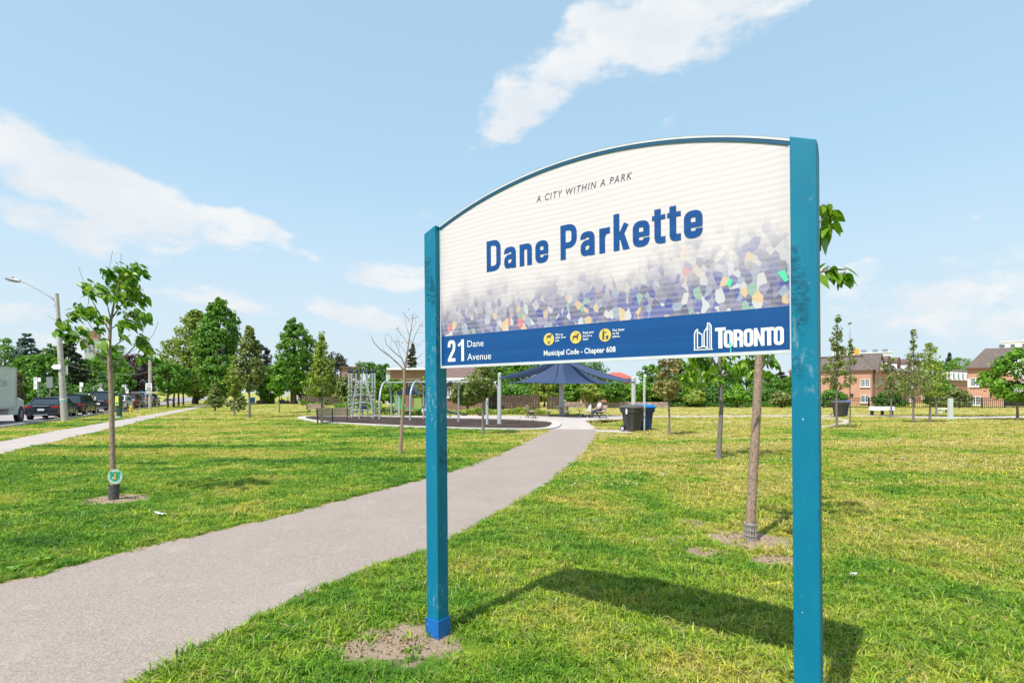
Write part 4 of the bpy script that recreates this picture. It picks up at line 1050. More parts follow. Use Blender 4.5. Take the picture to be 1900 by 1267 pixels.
# buildings beyond the trees on the left
tw = block('tower_block', 157, 186, 630, 420, 25, 'dirty_white', 'tall pale tower with brick-orange top seen through the young tagged tree', [(160 + i * 6, 163 + i * 6, 636 + j * 7, 640 + j * 7) for i in range(4) for j in range(3)])
mb = MB(); mb.box((0, 10, HZ(622, 420)), (XW(184, 420) - XW(158, 420), 18, HZ(613, 420) - HZ(630, 420))); mb.obj('brick_top', 'brick_orange', tw)
gt = block('tower_block', 205, 230, 641, 430, 25, 'glass_tower', 'blue glass tower beside the brick-topped tower', [])
mb = MB()
for j in range(9): mb.box((0, -.3, HZ(645 + j * 6, 430)), (XW(230, 430) - XW(205, 430) + .4, .6, .8))
mb.obj('floor_band', 'dirty_white', gt)
# brick house behind the swings
ZH = 54.0
hs_ = thing('brick_house', (XW(752, ZH), ZH, 0), 0, 'brown brick house with low roof behind the swing frame', 'house')
Lh = XW(905, ZH) - XW(752, ZH); eh = HZ(703, ZH); rh = HZ(686, ZH)
mb = MB(); mb.box((Lh / 2, 4.5, eh / 2), (Lh, 9, eh)); mb.obj('brick_wall', 'brick_brown', hs_)
mb = MB(); mb.v = [(-.4, -.5, eh), (Lh + .4, -.5, eh), (Lh + .4, 9.4, eh), (-.4, 9.4, eh), (1.5, 3.5, rh + .5), (Lh - 1.5, 3.5, rh + .5), (Lh - 1.5, 5.5, rh + .5), (1.5, 5.5, rh + .5)]; mb.f = [(0, 1, 5, 4), (1, 2, 6, 5), (2, 3, 7, 6), (3, 0, 4, 7), (4, 5, 6, 7), (3, 2, 1, 0)]; mb.obj('roof', 'roof_brown', hs_)
mb = MB(); mb.box((Lh / 2, -.52, eh - .02), (Lh + .9, .12, .26)); mb.obj('fascia', 'white_paint', hs_)
x0 = XW(831, ZH) - XW(752, ZH); window_unit(hs_, x0 + .45, HZ(737, ZH), .95, 1.05, panes=3, rows=0)
mb = MB(); xg = XW(768, ZH) - XW(752, ZH); mb.xprism([(xg - 2.2, eh), (xg + 2.2, eh), (xg + 2.2, HZ(686, ZH) - .1), (xg - 2.2, HZ(686, ZH) - .1)], -.8, 3.0); pr = mb.obj('porch_wall', 'brick_orange', hs_)
mb = MB(); mb.box((xg, 1, HZ(685, ZH)), (4.9, 4.4, .22)); mb.obj('porch_roof', 'white_paint', pr)
window_unit(hs_, xg, HZ(728, ZH), 1.1, 1.1)
sb = block('brick_building', 634, 668, 683, 82, 9, 'brick_orange', 'square orange brick building with a chimney beyond the climbing poles', [(640, 645, 694, 703), (652, 657, 694, 703)], 'roof_brown')
mb = MB(); mb.box((XW(664, 82) - sb.location.x, 2, HZ(680, 82)), (.55, .6, .9)); mb.obj('chimney', 'brick_brown', sb)
block('flat_roof_building', 716, 752, 689, 80, 9, 'dirty_white', 'low building with a flat roof behind the middle of the swings', [(725, 731, 697, 706)], 'roof_brown')
rr_ = thing('pavilion', (XW(1150, 88), 88, 0), 0, 'red domed roof seen under the edge of the blue shade sail', 'building')
mb = MB(); mb.box((0, 3, 2.0), (4.0, 4, 4.0)); mb.obj('wall', 'brick_orange', rr_)
mb = MB(); mb.cyl((0, 3, 4.0), 2.9, .5, 20, 2.2); mb.cyl((0, 3, 4.5), 2.2, .6, 20, .8); mb.obj('roof', 'red_roof', rr_, smooth=True)
for (a, b, Z_, lab) in ((1040, 1075, 66, 'small red brick cottage half hidden behind the trees right of the canopy mast'), (1080, 1118, 70, 'brick bungalow glimpsed between shrubs behind the seated person')):
    q_ = block('brick_cottage', a, b, 724, Z_, 6, 'brick_orange', lab, [(a + 8, a + 14, 733, 741)], 'roof_brown', cat='house')

# ------------------------------------------------------------------ fences
def fence_iron(x0, x1, Y, h, label):
    o = thing('iron_fence', (x0, Y, 0), 0, label, 'fence'); W_ = x1 - x0; n = int(W_ / 2.4)
    for z in (.10, h - .25, h): mb = MB(); mb.box((W_ / 2, 0, z), (W_, .05, .05)); mb.obj('rail', 'black_iron', o)
    for i in range(n + 1): mb = MB(); mb.box((W_ * i / n, .002, h / 2 + .03), (.10, .10, h + .06)); mb.obj('fence_post', 'black_iron', o)
    mb = MB(); k = int(W_ / .22)
    for i in range(k): mb.box((W_ * (i + .5) / k, .001, h / 2), (.03, .03, h + .02))
    p = mb.obj('picket', 'black_iron', o); p['kind'] = 'stuff'; return o
fence_iron(XW(1528, 60.6), XW(1990, 60.6), 60.6, 1.12, 'long black iron railing fence in front of the brick townhouses')
def fence_wood(px0, px1, Z, h, label, seed=1):
    x0, x1 = XW(px0, Z), XW(px1, Z); o = thing('wooden_fence', (x0, Z, 0), 0, label, 'fence'); W_ = x1 - x0; r = random.Random(seed)
    n = max(1, int(W_ / .3)); mb = MB()
    for i in range(n): mb.box((W_ * (i + .5) / n, r.uniform(-.01, .01), h / 2 + r.uniform(-.02, .02)), (W_ / n * .92, .03, h))
    b = mb.obj('board', 'fence_wood', o); b['kind'] = 'stuff'
    for i in range(int(W_ / 2.5) + 1): mb = MB(); mb.box((min(W_, i * 2.5), .08, h / 2 + .05), (.12, .12, h + .1)); mb.obj('fence_post', 'fence_wood', o)
fence_wood(875, 1002, 58, 1.45, 'brown wooden fence behind the long green flower bed')
fence_wood(1016, 1040, 56, 1.3, 'short brown wooden fence just left of the canopy mast', 2)
fence_wood(560, 690, 74, 1.35, 'dark wooden fence beyond the climbing poles', 4)
st = thing('stone_wall', (XW(1045, 62), 62, 0), 0, 'low dark stone wall under the trees behind the bins', 'wall')
W_ = XW(1240, 62) - XW(1045, 62); rng_ = random.Random(4)
for r_ in range(2):
    n = 18
    for i in range(n):
        mb = MB(); mb.box((W_ * (i + .5 + .25 * (r_ % 2)) / n, rng_.uniform(-.03, .03), .17 + r_ * .32), (W_ / n - .04, .35, .30)); mb.obj('stone', 'stone', st, bevel=.02)

# ------------------------------------------------------------------ shade canopy
def cloth(name, grid, m, parent):
    """grid of rows of points -> smooth sheet with thickness"""
    mb = MB(); n = len(grid); k = len(grid[0])
    for row in grid: mb.v += [tuple(p) for p in row]
    for i in range(n - 1):
        for j in range(k - 1): mb.f.append((i * k + j, i * k + j + 1, (i + 1) * k + j + 1, (i + 1) * k + j))
    o = mb.obj(name, m, parent, smooth=True); s = o.modifiers.new('thick', 'SOLIDIFY'); s.thickness = .012; return o
ZM = 40.0; can = thing('shade_canopy', G(1042, 772.4), 0, 'dark blue tensioned fabric shade canopy on a central mast over the picnic table', 'canopy')
ox, oy = can.location.x, can.location.y
apex_z = HZ(664, oy)
mb = MB(); mb.cyl((0, 0, 0), .19, apex_z - .3, 16, .16); mb.obj('mast', 'galv_light', can, smooth=True)
mb = MB(); mb.cyl((0, 0, apex_z - .34), .55, .16, 20, .42); mb.obj('mast_ring', 'galv', can, smooth=True)
edge_z = HZ(711.5, oy)
cl_ = Vector((XW(943, oy) - ox, 0, HZ(709.5, oy))); cr_ = Vector((XW(1149, oy) - ox, 0, HZ(711.5, oy))); cf_ = Vector((0, -3.6, HZ(712, oy - 3.6))); cb_ = Vector((0, 4.0, edge_z))
crn = [cl_, cf_, cr_, cb_]
rows = []; NA = 64; NR = 14
for j in range(NR + 1):
    row = []; v = j / NR
    for i in range(NA + 1):
        s = (i / NA) * 4; k = int(s) % 4; u = s - int(s)
        a, b = crn[k], crn[(k + 1) % 4]; e = a.lerp(b, u)
        cat_ = 4 * u * (1 - u); e = Vector((e.x * (1 - .13 * cat_), e.y * (1 - .13 * cat_), e.z + .02 * cat_))
        prof = (1 - v) ** 2.1
        z = e.z + (apex_z - e.z) * prof
        r0 = .42; d = Vector((e.x, e.y)); L_ = d.length; p = d.normalized() * (r0 + (L_ - r0) * v)
        row.append((p.x, p.y, z))
    rows.append(row)
cloth('fabric_cone', rows, 'sail_fabric', can)
mb = MB()
for a in crn:
    mb.tube([(a.normalized().x * .42 + 0, a.normalized().y * .42, apex_z + .01)] + [((a.x * (.42 + (a.length - .42) * v) / a.length), (a.y * (.42 + (a.length - .42) * v) / a.length), a.z + (apex_z - a.z) * (1 - v) ** 2.1 + .012) for v in (.1, .25, .4, .6, .8, 1.0)], .008, 4)
mb.obj('seam', 'galv', can)
def canopy_post(px, pyb, ytop, r, label, lean=0.0):
    x, y, _ = G(px, pyb); h = HZ(ytop, y); o = thing('canopy_post', (x, y, 0), 0, label, 'post', 'tall grey posts that hold the shade sails')
    mb = MB(); mb.tube([(0, 0, 0), (lean, 0, h)], [r, r * .92], 14); mb.obj('shaft', 'galv_light', o, smooth=True)
    mb = MB(); mb.sphere((lean, 0, h), r * 1.02, 6, .8); mb.obj('cap', 'galv_light', o, smooth=True)
    mb = MB(); mb.cyl((0, 0, 0), r * 1.7, .04, 14); mb.obj('base_plate', 'galv', o)
    mb = MB(); mb.tube([(lean, -r, h - .16), (lean, -r - .10, h - .20)], .03, 6); mb.obj('shackle', 'galv', o)
    return Vector((x + lean, y, h - .15))
pA = canopy_post(927, 787, 694, .105, 'tall canopy post standing in the mulch at the right end of the swings')
pA2 = canopy_post(1175.5, 776, 702, .16, 'thick canopy post directly behind the black and blue bins')
pA3 = canopy_post(1195.5, 777, 703, .085, 'slim canopy post just right of the thick one behind the bins')
pA4 = canopy_post(904, 788, 741, .07, 'short grey post behind the sapling near the swings')
# second sail, fixed between the two outer posts and the mast top
s2 = thing('shade_sail', (ox, oy, 0), 0, 'second dark blue shade sail stretched from the mast top to the outer posts', 'canopy')
top_ = Vector((0, .0, apex_z + .12))
def sail_tri(corner, w0, w1, name):
    rows = []
    c2 = corner - Vector((ox, oy, 0))
    for i in range(13):
        u = i / 12; p = c2.lerp(top_ + Vector((0, .3, 0)), u); sag = -.9 * u * (1 - u); h_ = w0 + (w1 - w0) * u + .0
        hh = .10 + .55 * math.sin(math.pi * min(1, u * .9)) * .55
        rows.append([(p.x, p.y - .25 * k, p.z + sag * (1 if k else .55) - k * hh) for k in (0, .33, .66, 1.0)])
    return cloth(name, rows, 'sail_fabric', s2)
sail_tri(pA, .1, .5, 'sail_panel'); sail_tri(pA2, .1, .5, 'sail_panel')
mb = MB(); mb.tube([tuple(cr_), tuple(pA2 - Vector((ox, oy, 0)))], .015, 4); mb.tube([tuple(cl_), tuple(pA - Vector((ox, oy, 0)))], .015, 4); mb.obj('cable', 'galv', can)
# ------------------------------------------------------------------ benches, table, bins, posts
def bench(loc, rz, label, w=1.7, k=1.0, group='metal framed park benches by the playground'):
    o = thing('park_bench', loc, rz, label, 'bench', group)
    for sx in (-1, 0, 1) if w > 1.5 else (-1, 1):
        mb = MB(); x = sx * (w / 2 - .08)
        mb.tube([(x, -.26, 0), (x, -.20, .22), (x, -.05, .40)], .028, 6); mb.tube([(x, .30, 0), (x, .14, .24), (x, -.18, .40)], .028, 6)
        mb.tube([(x, .02, .40), (x, .20, .46), (x, .30, .86)], .026, 6); mb.tube([(x, -.28, .40), (x, .20, .42)], .026, 6)
        if sx: mb.tube([(x, .24, .62), (x, -.05, .66), (x, -.26, .64), (x, -.30, .55), (x, -.24, .42)], .022, 6)
        mb.obj('cast_frame', 'black_iron', o, smooth=True)
    for i in range(4):
        mb = MB(); mb.box((0, -.24 + i * .125, .445), (w, .10, .035)); mb.obj('seat_slat', 'slat_wood', o)
    for i in range(4):
        mb = MB(); mb.box((0, .195 + i * .030, .54 + i * .10), (w, .03, .085), m=Matrix.Rotation(R(-15), 3, 'X')); mb.obj('back_slat', 'slat_wood', o)
    o.scale = (k, k, k); return o
bench(G(617, 785.5), R(196), 'nearer slatted bench on the kerb at the left end of the mulch bed', 1.75)
bench(G(588, 770.5), R(172), 'farther bench beyond the left tip of the mulch bed, partly behind the sapling', 1.5)
bench(G(985, 775.3), R(95), 'small bench seen end-on left of the picnic table', 1.3)
bench(G(1112, 775.2), R(-78), 'bench with a seated person right of the picnic table', 1.5)
t_ = thing('picnic_table', G(1047, 773.2), 0, 'round picnic table with fixed seats around the canopy mast', 'table')
mb = MB(); mb.cyl((0, 0, .74), .75, .05, 24); mb.obj('tabletop', 'table_slab', t_)
mb = MB()
for i in range(14):
    a = i / 14 * 6.283; mb.tube([(.28 * math.cos(a), .28 * math.sin(a), 0), (.28 * math.cos(a), .28 * math.sin(a), .74)], .02, 5)
mb.obj('slatted_pedestal', 'galv', t_)
for i in range(4):
    a = i * math.pi / 2 + .15; x, y = 1.15 * math.cos(a), 1.15 * math.sin(a)
    mb = MB(); mb.box((x, y, .45), (.42, .30, .05), rz=a + math.pi / 2); s_ = mb.obj('seat', 'table_slab', t_)
    mb = MB(); mb.tube([(x * .3, y * .3, .08), (x * .95, y * .95, .10), (x, y, .44)], .03, 6); mb.obj('arm', 'black_iron', s_)
def wheelie_bin(loc, rz, body, lid, label, k=1.0, group=None, decal=True):
    o = thing('wheeled_bin', loc, rz, label, 'bin', group)
    n = 6; mb = MB(); prof = [(0.06, .24, .25), (.55, .27, .30), (.80, .29, .33), (.81, .33, .38), (1.00, .34, .40)]
    for z, hx, hy in prof: mb.v += [(-hx, -hy, z), (hx, -hy, z), (hx, hy, z), (-hx, hy, z)]
    for i in range(len(prof) - 1):
        for a in range(4): b = (a + 1) % 4; mb.f.append((i * 4 + a, i * 4 + b, i * 4 + 4 + b, i * 4 + 4 + a))
    mb.f.append((3, 2, 1, 0)); e = (len(prof) - 1) * 4; mb.f.append((e, e + 1, e + 2, e + 3))
    mb.obj('body', body, o, bevel=.015)
    mb = MB(); mb.v = []
    for z, hx, hy, oy_ in ((1.00, .37, .44, -.01), (1.06, .37, .44, -.01), (1.13, .30, .34, -.01), (1.155, .17, .20, 0)): mb.v += [(-hx, -hy + oy_, z), (hx, -hy + oy_, z), (hx, hy + oy_, z), (-hx, hy + oy_, z)]
    for i in range(3):
        for a in range(4): b = (a + 1) % 4; mb.f.append((i * 4 + a, i * 4 + b, i * 4 + 4 + b, i * 4 + 4 + a))
    mb.f += [(3, 2, 1, 0), (12, 13, 14, 15)]; mb.obj('lid', lid, o, bevel=.02)
    mb = MB(); mb.tube([(-.30, .42, 1.02), (.30, .42, 1.02)], .02, 8); mb.box((-.28, .40, .98), (.04, .08, .10)); mb.box((.28, .40, .98), (.04, .08, .10)); mb.obj('handle', body, o)
    mb = MB(); mb.tube([(-.32, .27, .13), (.32, .27, .13)], .015, 6); mb.obj('axle', 'galv', o)
    for sx in (-1, 1):
        mb = MB(); mb.tube([(sx * .27, .27, .13), (sx * .33, .27, .13)], .13, 18); w_ = mb.obj('wheel', 'dark_rubber', o)
        mb = MB(); mb.tube([(sx * .325, .27, .13), (sx * .338, .27, .13)], .085, 14); mb.obj('hub', 'galv_light', w_)
    mb = MB(); mb.box((0, -.298, .68), (.30, .02, .30), m=Matrix.Rotation(R(5), 3, 'X')); mb.obj('front_panel', body, o)
    for sx in (-1, 1):
        mb = MB(); mb.bar((sx * .30, -.05, .30), (sx * .315, .05, .78), .02, .05); mb.obj('rib', body, o)
    if decal:
        mb = MB(); mb.poly([(-.345, -.02, .80), (-.345, -.02, .97), (-.345, .02, .985), (-.345, .07, .97), (-.345, .07, .80)]); d_ = mb.obj('emblem', 'letter_white', o)
        mb = MB(); mb.poly([(-.346, -.02, .755), (-.346, -.02, .785), (-.346, .07, .785), (-.346, .07, .755)]); mb.obj('emblem_bar', 'letter_white', o)
    o.scale = (k, k, k); return o
gb_ = 'wheeled bins standing in pairs on the grass'
wheelie_bin(G(1173, 800.5), R(38), 'black_plastic', 'grey_lid', 'black wheeled bin with grey lid and white emblem beside the concrete path', 1.04, gb_)
wheelie_bin((G(1196, 799)[0] + .03, G(1196, 799)[1] + .35, 0), R(22), 'bin_navy', 'blue_lid', 'blue wheeled recycling bin right behind the black one', 1.04, gb_, False)
bp = thing('marker_pole', G(1195.5, 801.5), 0, 'thin silver pole standing against the blue bin', 'pole')
mb = MB(); mb.tube([(0, 0, 0), (.03, 0, HZ(695, G(1195, 801.5)[1]))], .032, 8); mb.obj('shaft', 'galv_light', bp, smooth=True)
mb = MB(); mb.box((.0, -.035, 1.0), (.09, .02, .14)); mb.box((0, -.02, .72), (.10, .10, .05)); mb.obj('clip', 'galv', bp)
mb = MB(); mb.box((.03, 0, HZ(697, G(1195, 801.5)[1])), (.10, .10, .12)); mb.obj('cap', 'white_paint', bp)
wheelie_bin(G(1557, 773.2), R(30), 'black_plastic', 'grey_lid', 'small distant black wheeled bin right of the big sign post', 1.0, gb_, False)
wheelie_bin((G(1565, 773)[0] + .15, G(1565, 773)[1] + .4, 0), R(22), 'bin_navy', 'blue_lid', 'small distant blue wheeled bin behind the far black one', 1.0, gb_, False)
# long pale bench, white plinth and slab on the right lawn
lb = thing('slab_bench', G(1636, 770.5), 0, 'long pale concrete bench with dark feet on the right lawn', 'bench'); s_ = G(1636, 770.5)[1] / F
mb = MB(); mb.box((0, 0, HZ(758, G(1636, 770.5)[1])), (41 * s_, .5, 7.5 * s_)); mb.obj('seat_slab', 'white_paint', lb, bevel=.02)
for sx in (-18, 1, 18): mb = MB(); mb.box((sx * s_, 0, .22), (.09 if sx != 1 else .05, .30, .44)); mb.obj('foot', 'black_iron', lb)
pl = thing('stone_plinth', G(1763.5, 778), 0, 'upright pale granite plinth standing beside the far path', 'plinth')
mb = MB(); mb.box((0, 0, HZ(739, G(1763, 778)[1]) / 2), (.235, .22, HZ(739, G(1763, 778)[1])), taper=.93); mb.obj('shaft', 'dirty_white', pl, bevel=.015)
mb = MB(); mb.box((0, 0, .03), (.34, .32, .06)); mb.obj('foot', 'dirty_white', pl)
ls = thing('slab_bench', G(1751, 766), 0, 'low white slab seat behind the granite plinth', 'bench')
mb = MB(); mb.box((0, 0, .36), (.75, .4, .10)); mb.obj('seat_slab', 'white_paint', ls); 
for sx in (-1, 1): mb = MB(); mb.box((sx * .28, 0, .155), (.1, .3, .31)); mb.obj('foot', 'dirty_white', ls)
# white child's scooter-like stand by the seated person
sc_o = thing('folding_stroller', G(1090, 774.5), R(20), 'small white stroller parked in front of the seated person', 'stroller')
mb = MB(); mb.tube([(-.25, 0, .1), (.05, 0, .55), (.28, 0, .95)], .02, 6); mb.tube([(.25, 0, .1), (0, 0, .45)], .02, 6); mb.obj('frame', 'galv_light', sc_o)
mb = MB(); mb.box((-.02, 0, .45), (.30, .32, .05)); mb.bar((.12, 0, .47), (.22, 0, .85), .32, .04); mb.obj('seat', 'cloth_white', sc_o)
for sx in (-.26, .26):
    mb = MB(); mb.tube([(sx, -.18, .09), (sx, -.15, .09)], .09, 12); mb.tube([(sx, .15, .09), (sx, .18, .09)], .09, 12); mb.obj('wheel', 'dark_rubber', sc_o)

# ------------------------------------------------------------------ playground
def arch_pts(x0, y0, x1, y1, h, n=14, rad=None):
    W_ = math.hypot(x1 - x0, y1 - y0); r = W_ / 2; pts = [(x0, y0, 0), (x0, y0, h - r)]
    for i in range(1, n):
        a = math.pi * i / n; u = (1 - math.cos(a)) / 2; pts.append((x0 + (x1 - x0) * u, y0 + (y1 - y0) * u, h - r + r * math.sin(a)))
    return pts + [(x1, y1, h - r), (x1, y1, 0)]
sw = thing('swing_frame', G(704, 778), 0, 'long light grey swing frame with three rounded arch ends', 'swing set'); ox, oy = sw.location.x, sw.location.y
def rel(p): return (p[0] - ox, p[1] - oy)
tops = []
for (a, b, ya, yb, yt) in ((704, 726, 778, 774, 709), (761, 786, 780.5, 777, 708), (823, 850.5, 784.5, 783, 707.5)):
    p, q_ = G(a, ya), G(b, yb); h = HZ(yt, (p[1] + q_[1]) / 2) + .03; (x0, y0), (x1, y1) = rel(p), rel(q_)
    mb = MB(); mb.tube(arch_pts(x0, y0, x1, y1, h), .06, 10); mb.obj('arch', 'play_grey', sw, smooth=True); tops.append(((x0 + x1) / 2, (y0 + y1) / 2, h - .06))
p4 = G(925, 786); x0, y0 = rel(p4); tops.append((x0 - .15, y0, HZ(709, p4[1])))
mb = MB(); mb.tube([(x0 - .02, y0, 0), (x0 - .02, y0, tops[-1][2] - .55), (x0 - .1, y0, tops[-1][2] - .2), (x0 - .4, y0, tops[-1][2]), tops[-1]], .055, 10); mb.obj('end_leg', 'play_grey', sw, smooth=True)
for a, b in zip(tops, tops[1:]):
    mb = MB(); mb.tube([a, b], .045, 8); mb.obj('top_bar', 'play_grey', sw, smooth=True)
for i, (a, b) in enumerate(zip(tops, tops[1:])):
    for u in (.30, .68):
        c = Vector(a).lerp(Vector(b), u); d = (Vector(b) - Vector(a)).normalized() * .22; zs = .55
        mb = MB()
        for s_ in (-1, 1): mb.tube([tuple(c + d * s_ - Vector((0, 0, .04))), (c.x + d.x * s_, c.y + d.y * s_, zs)], .009, 4)
        ch = mb.obj('chain', 'black_iron', sw)
        mb = MB(); mb.tube([(c.x - d.x * 1.05, c.y - d.y * 1.05, zs), (c.x - d.x * .5, c.y - d.y * .5, zs - .09), (c.x + d.x * .5, c.y + d.y * .5, zs - .09), (c.x + d.x * 1.05, c.y + d.y * 1.05, zs)], .05, 6); mb.obj('seat', 'dark_rubber', ch)
# climbing poles
cp = thing('climbing_poles', G(673, 773), 0, 'cluster of seven tall grey climbing poles with black caps and ring pods', 'climbing frame'); ox, oy = cp.location.x, cp.location.y
poles = [(647.5, 775), (652.5, 772), (661, 770), (671.5, 769), (681.5, 770), (691, 774), (695.5, 771)]
tp = []
for (px, pb) in poles:
    x, y = rel(G(px, pb)); Z_ = G(px, pb)[1]; h = HZ(691, Z_); tp.append((x, y, h, Z_))
    mb = MB(); mb.tube([(x, y, 0), (x, y, h)], .062, 8); po = mb.obj('pole', 'play_grey', cp, smooth=True)
    mb = MB(); mb.sphere((x, y, h + .07), .12, 5, 1.1); mb.box((x + .05, y, h + .22), (.14, .05, .08)); mb.obj('cap', 'play_navy', po)
    mb = MB()
    for k in range(7): 
        z = .25 + k * .30; mb.tube([(x - .14, y, z), (x, y - .10, z + .02), (x + .14, y, z)], .035, 5)
    mb.obj('foot_ring', 'galv' if px % 2 < 1 else 'play_lime', po)
mb = MB()
for k in (0, 1):
    for a, b in zip(tp, tp[1:]): mb.tube([(a[0], a[1], a[2] * (.78 - .3 * k)), (b[0], b[1], b[2] * (.78 - .3 * k))], .022, 5)
mb.obj('cross_bar', 'galv_light', cp)
mb = MB()
for a, b in ((0, 4), (1, 5), (2, 6), (0, 6), (3, 5)):
    for k in (.35, .8, 1.3): mb.tube([(tp[a][0], tp[a][1], k), (tp[b][0], tp[b][1], k + .2)], .015, 4)
mb.obj('climbing_net', 'black_iron', cp)
mb = MB(); mb.sphere((0, 0, .65), .34, 6, .45); mb.obj('spinner_seat', 'play_navy', cp)
mb = MB(); mb.tube([(0, 0, 0), (0, 0, .6)], .05, 6); mb.obj('spinner_stem', 'play_lime', cp)
# bent ladder arch in front of it
la = thing('arch_climber', G(668, 777), 0, 'curved grey climbing arch ladder in front of the climbing poles', 'climbing frame'); ox, oy = la.location.x, la.location.y
def curve_leg(pxs):
    pts = []
    for (px, py, yb) in pxs: Z_ = G(px, yb)[1]; pts.append((XW(px, Z_) - ox, Z_ - oy, max(0, HZ(py, Z_))))
    return pts
for L_ in ([(653, 775.5, 775.5), (656, 740, 775.5), (660, 718, 775.5), (668, 708.5, 776), (674, 707, 776)], [(667, 777, 777), (669, 745, 777), (670.5, 718, 777), (668.5, 709, 777), (662, 708, 777)], [(692.5, 777, 777), (689, 745, 777), (683, 722, 777), (677, 710, 777), (671, 707.5, 777)]):
    mb = MB(); mb.tube(curve_leg(L_), .055, 8); mb.obj('leg', 'play_grey', la, smooth=True)
for (y_, a, b) in ((720, 661, 680), (733, 658, 686), (748, 656, 689), (762, 655, 691)):
    mb = MB(); mb.tube(curve_leg([(a, y_, 776), ((a + b) / 2, y_ - 2, 776), (b, y_, 777)]), .03, 6); mb.obj('rung', 'play_grey', la, smooth=True)
# two short posts with a rope, seen between the arches
for (px, lab) in ((736.5, 'taller thin grey spring-rider post left of the bare tree'), (740.5, 'shorter thin grey post beside the bare tree trunk')):
    o = thing('play_post', G(px, 772), 0, lab, 'post'); mb = MB(); mb.tube([(0, 0, 0), (0, 0, HZ(731 if px < 738 else 735, G(px, 772)[1]))], .05, 8); mb.obj('shaft', 'galv_light', o, smooth=True); mb = MB(); mb.sphere((0, 0, HZ(731 if px < 738 else 735, G(px, 772)[1])), .055, 4); mb.obj('cap', 'galv', o)
# play house with slide behind the swings
ph = thing('play_house', G(766, 770.5), 0, 'small green and lime play structure with a navy canopy and slide behind the swings', 'play structure'); ox, oy = ph.location.x, ph.location.y
for (dx, dy) in ((-1.2, -.6), (1.6, -.6), (-1.2, .8), (1.6, .8)):
    mb = MB(); mb.tube([(dx, dy, 0), (dx, dy, 1.6)], .06, 8); mb.obj('post', 'play_lime', ph)
mb = MB(); mb.box((.2, .1, .55), (2.9, 1.5, .08)); mb.obj('deck', 'play_green', ph)
for x_, m_ in ((-1.0, 'play_green'), (.5, 'play_lime'), (1.3, 'play_green')):
    mb = MB(); mb.box((x_, -.62, .95), (.55, .05, .75)); mb.obj('side_panel', m_, ph)
mb = MB(); mb.xprism([(-1.4, 1.6), (-.1, 2.25), (.5, 1.6)], -.7, .9); mb.obj('roof', 'play_navy', ph)
mb = MB(); mb.v = [(-1.2, -.5, .58), (-1.2, 0, .58), (-2.6, -.5, .12), (-2.6, 0, .12)]; mb.f = [(0, 1, 3, 2)]; sl = mb.obj('slide', 'play_navy', ph); sm = sl.modifiers.new('t', 'SOLIDIFY'); sm.thickness = .05
mb = MB(); mb.sphere((1.0, -.7, .35), .22, 6); mb.obj('drum', 'cloth_white', ph)
sd_ = thing('spring_rider', G(835, 775), 0, 'low black and lime spring rider behind the third swing arch', 'play structure')
mb = MB(); mb.tube([(0, 0, 0), (0, 0, .35)], .08, 8); mb.obj('spring', 'play_lime', sd_); mb = MB(); mb.bar((-.6, 0, .55), (.55, 0, .25), .25, .10); mb.obj('beam', 'play_navy', sd_)
rg_ = thing('play_disc', G(641, 772), 0, 'lime ring on a thin post left of the climbing poles', 'play structure')
mb = MB(); mb.tube([(0, 0, 0), (0, 0, 1.0)], .03, 6); mb.obj('stem', 'play_lime', rg_); mb = MB()
mb.tube([(.2 * math.cos(a * .4488), 0, 1.2 + .2 * math.sin(a * .4488)) for a in range(15)], .03, 6); mb.obj('ring', 'play_lime', rg_)

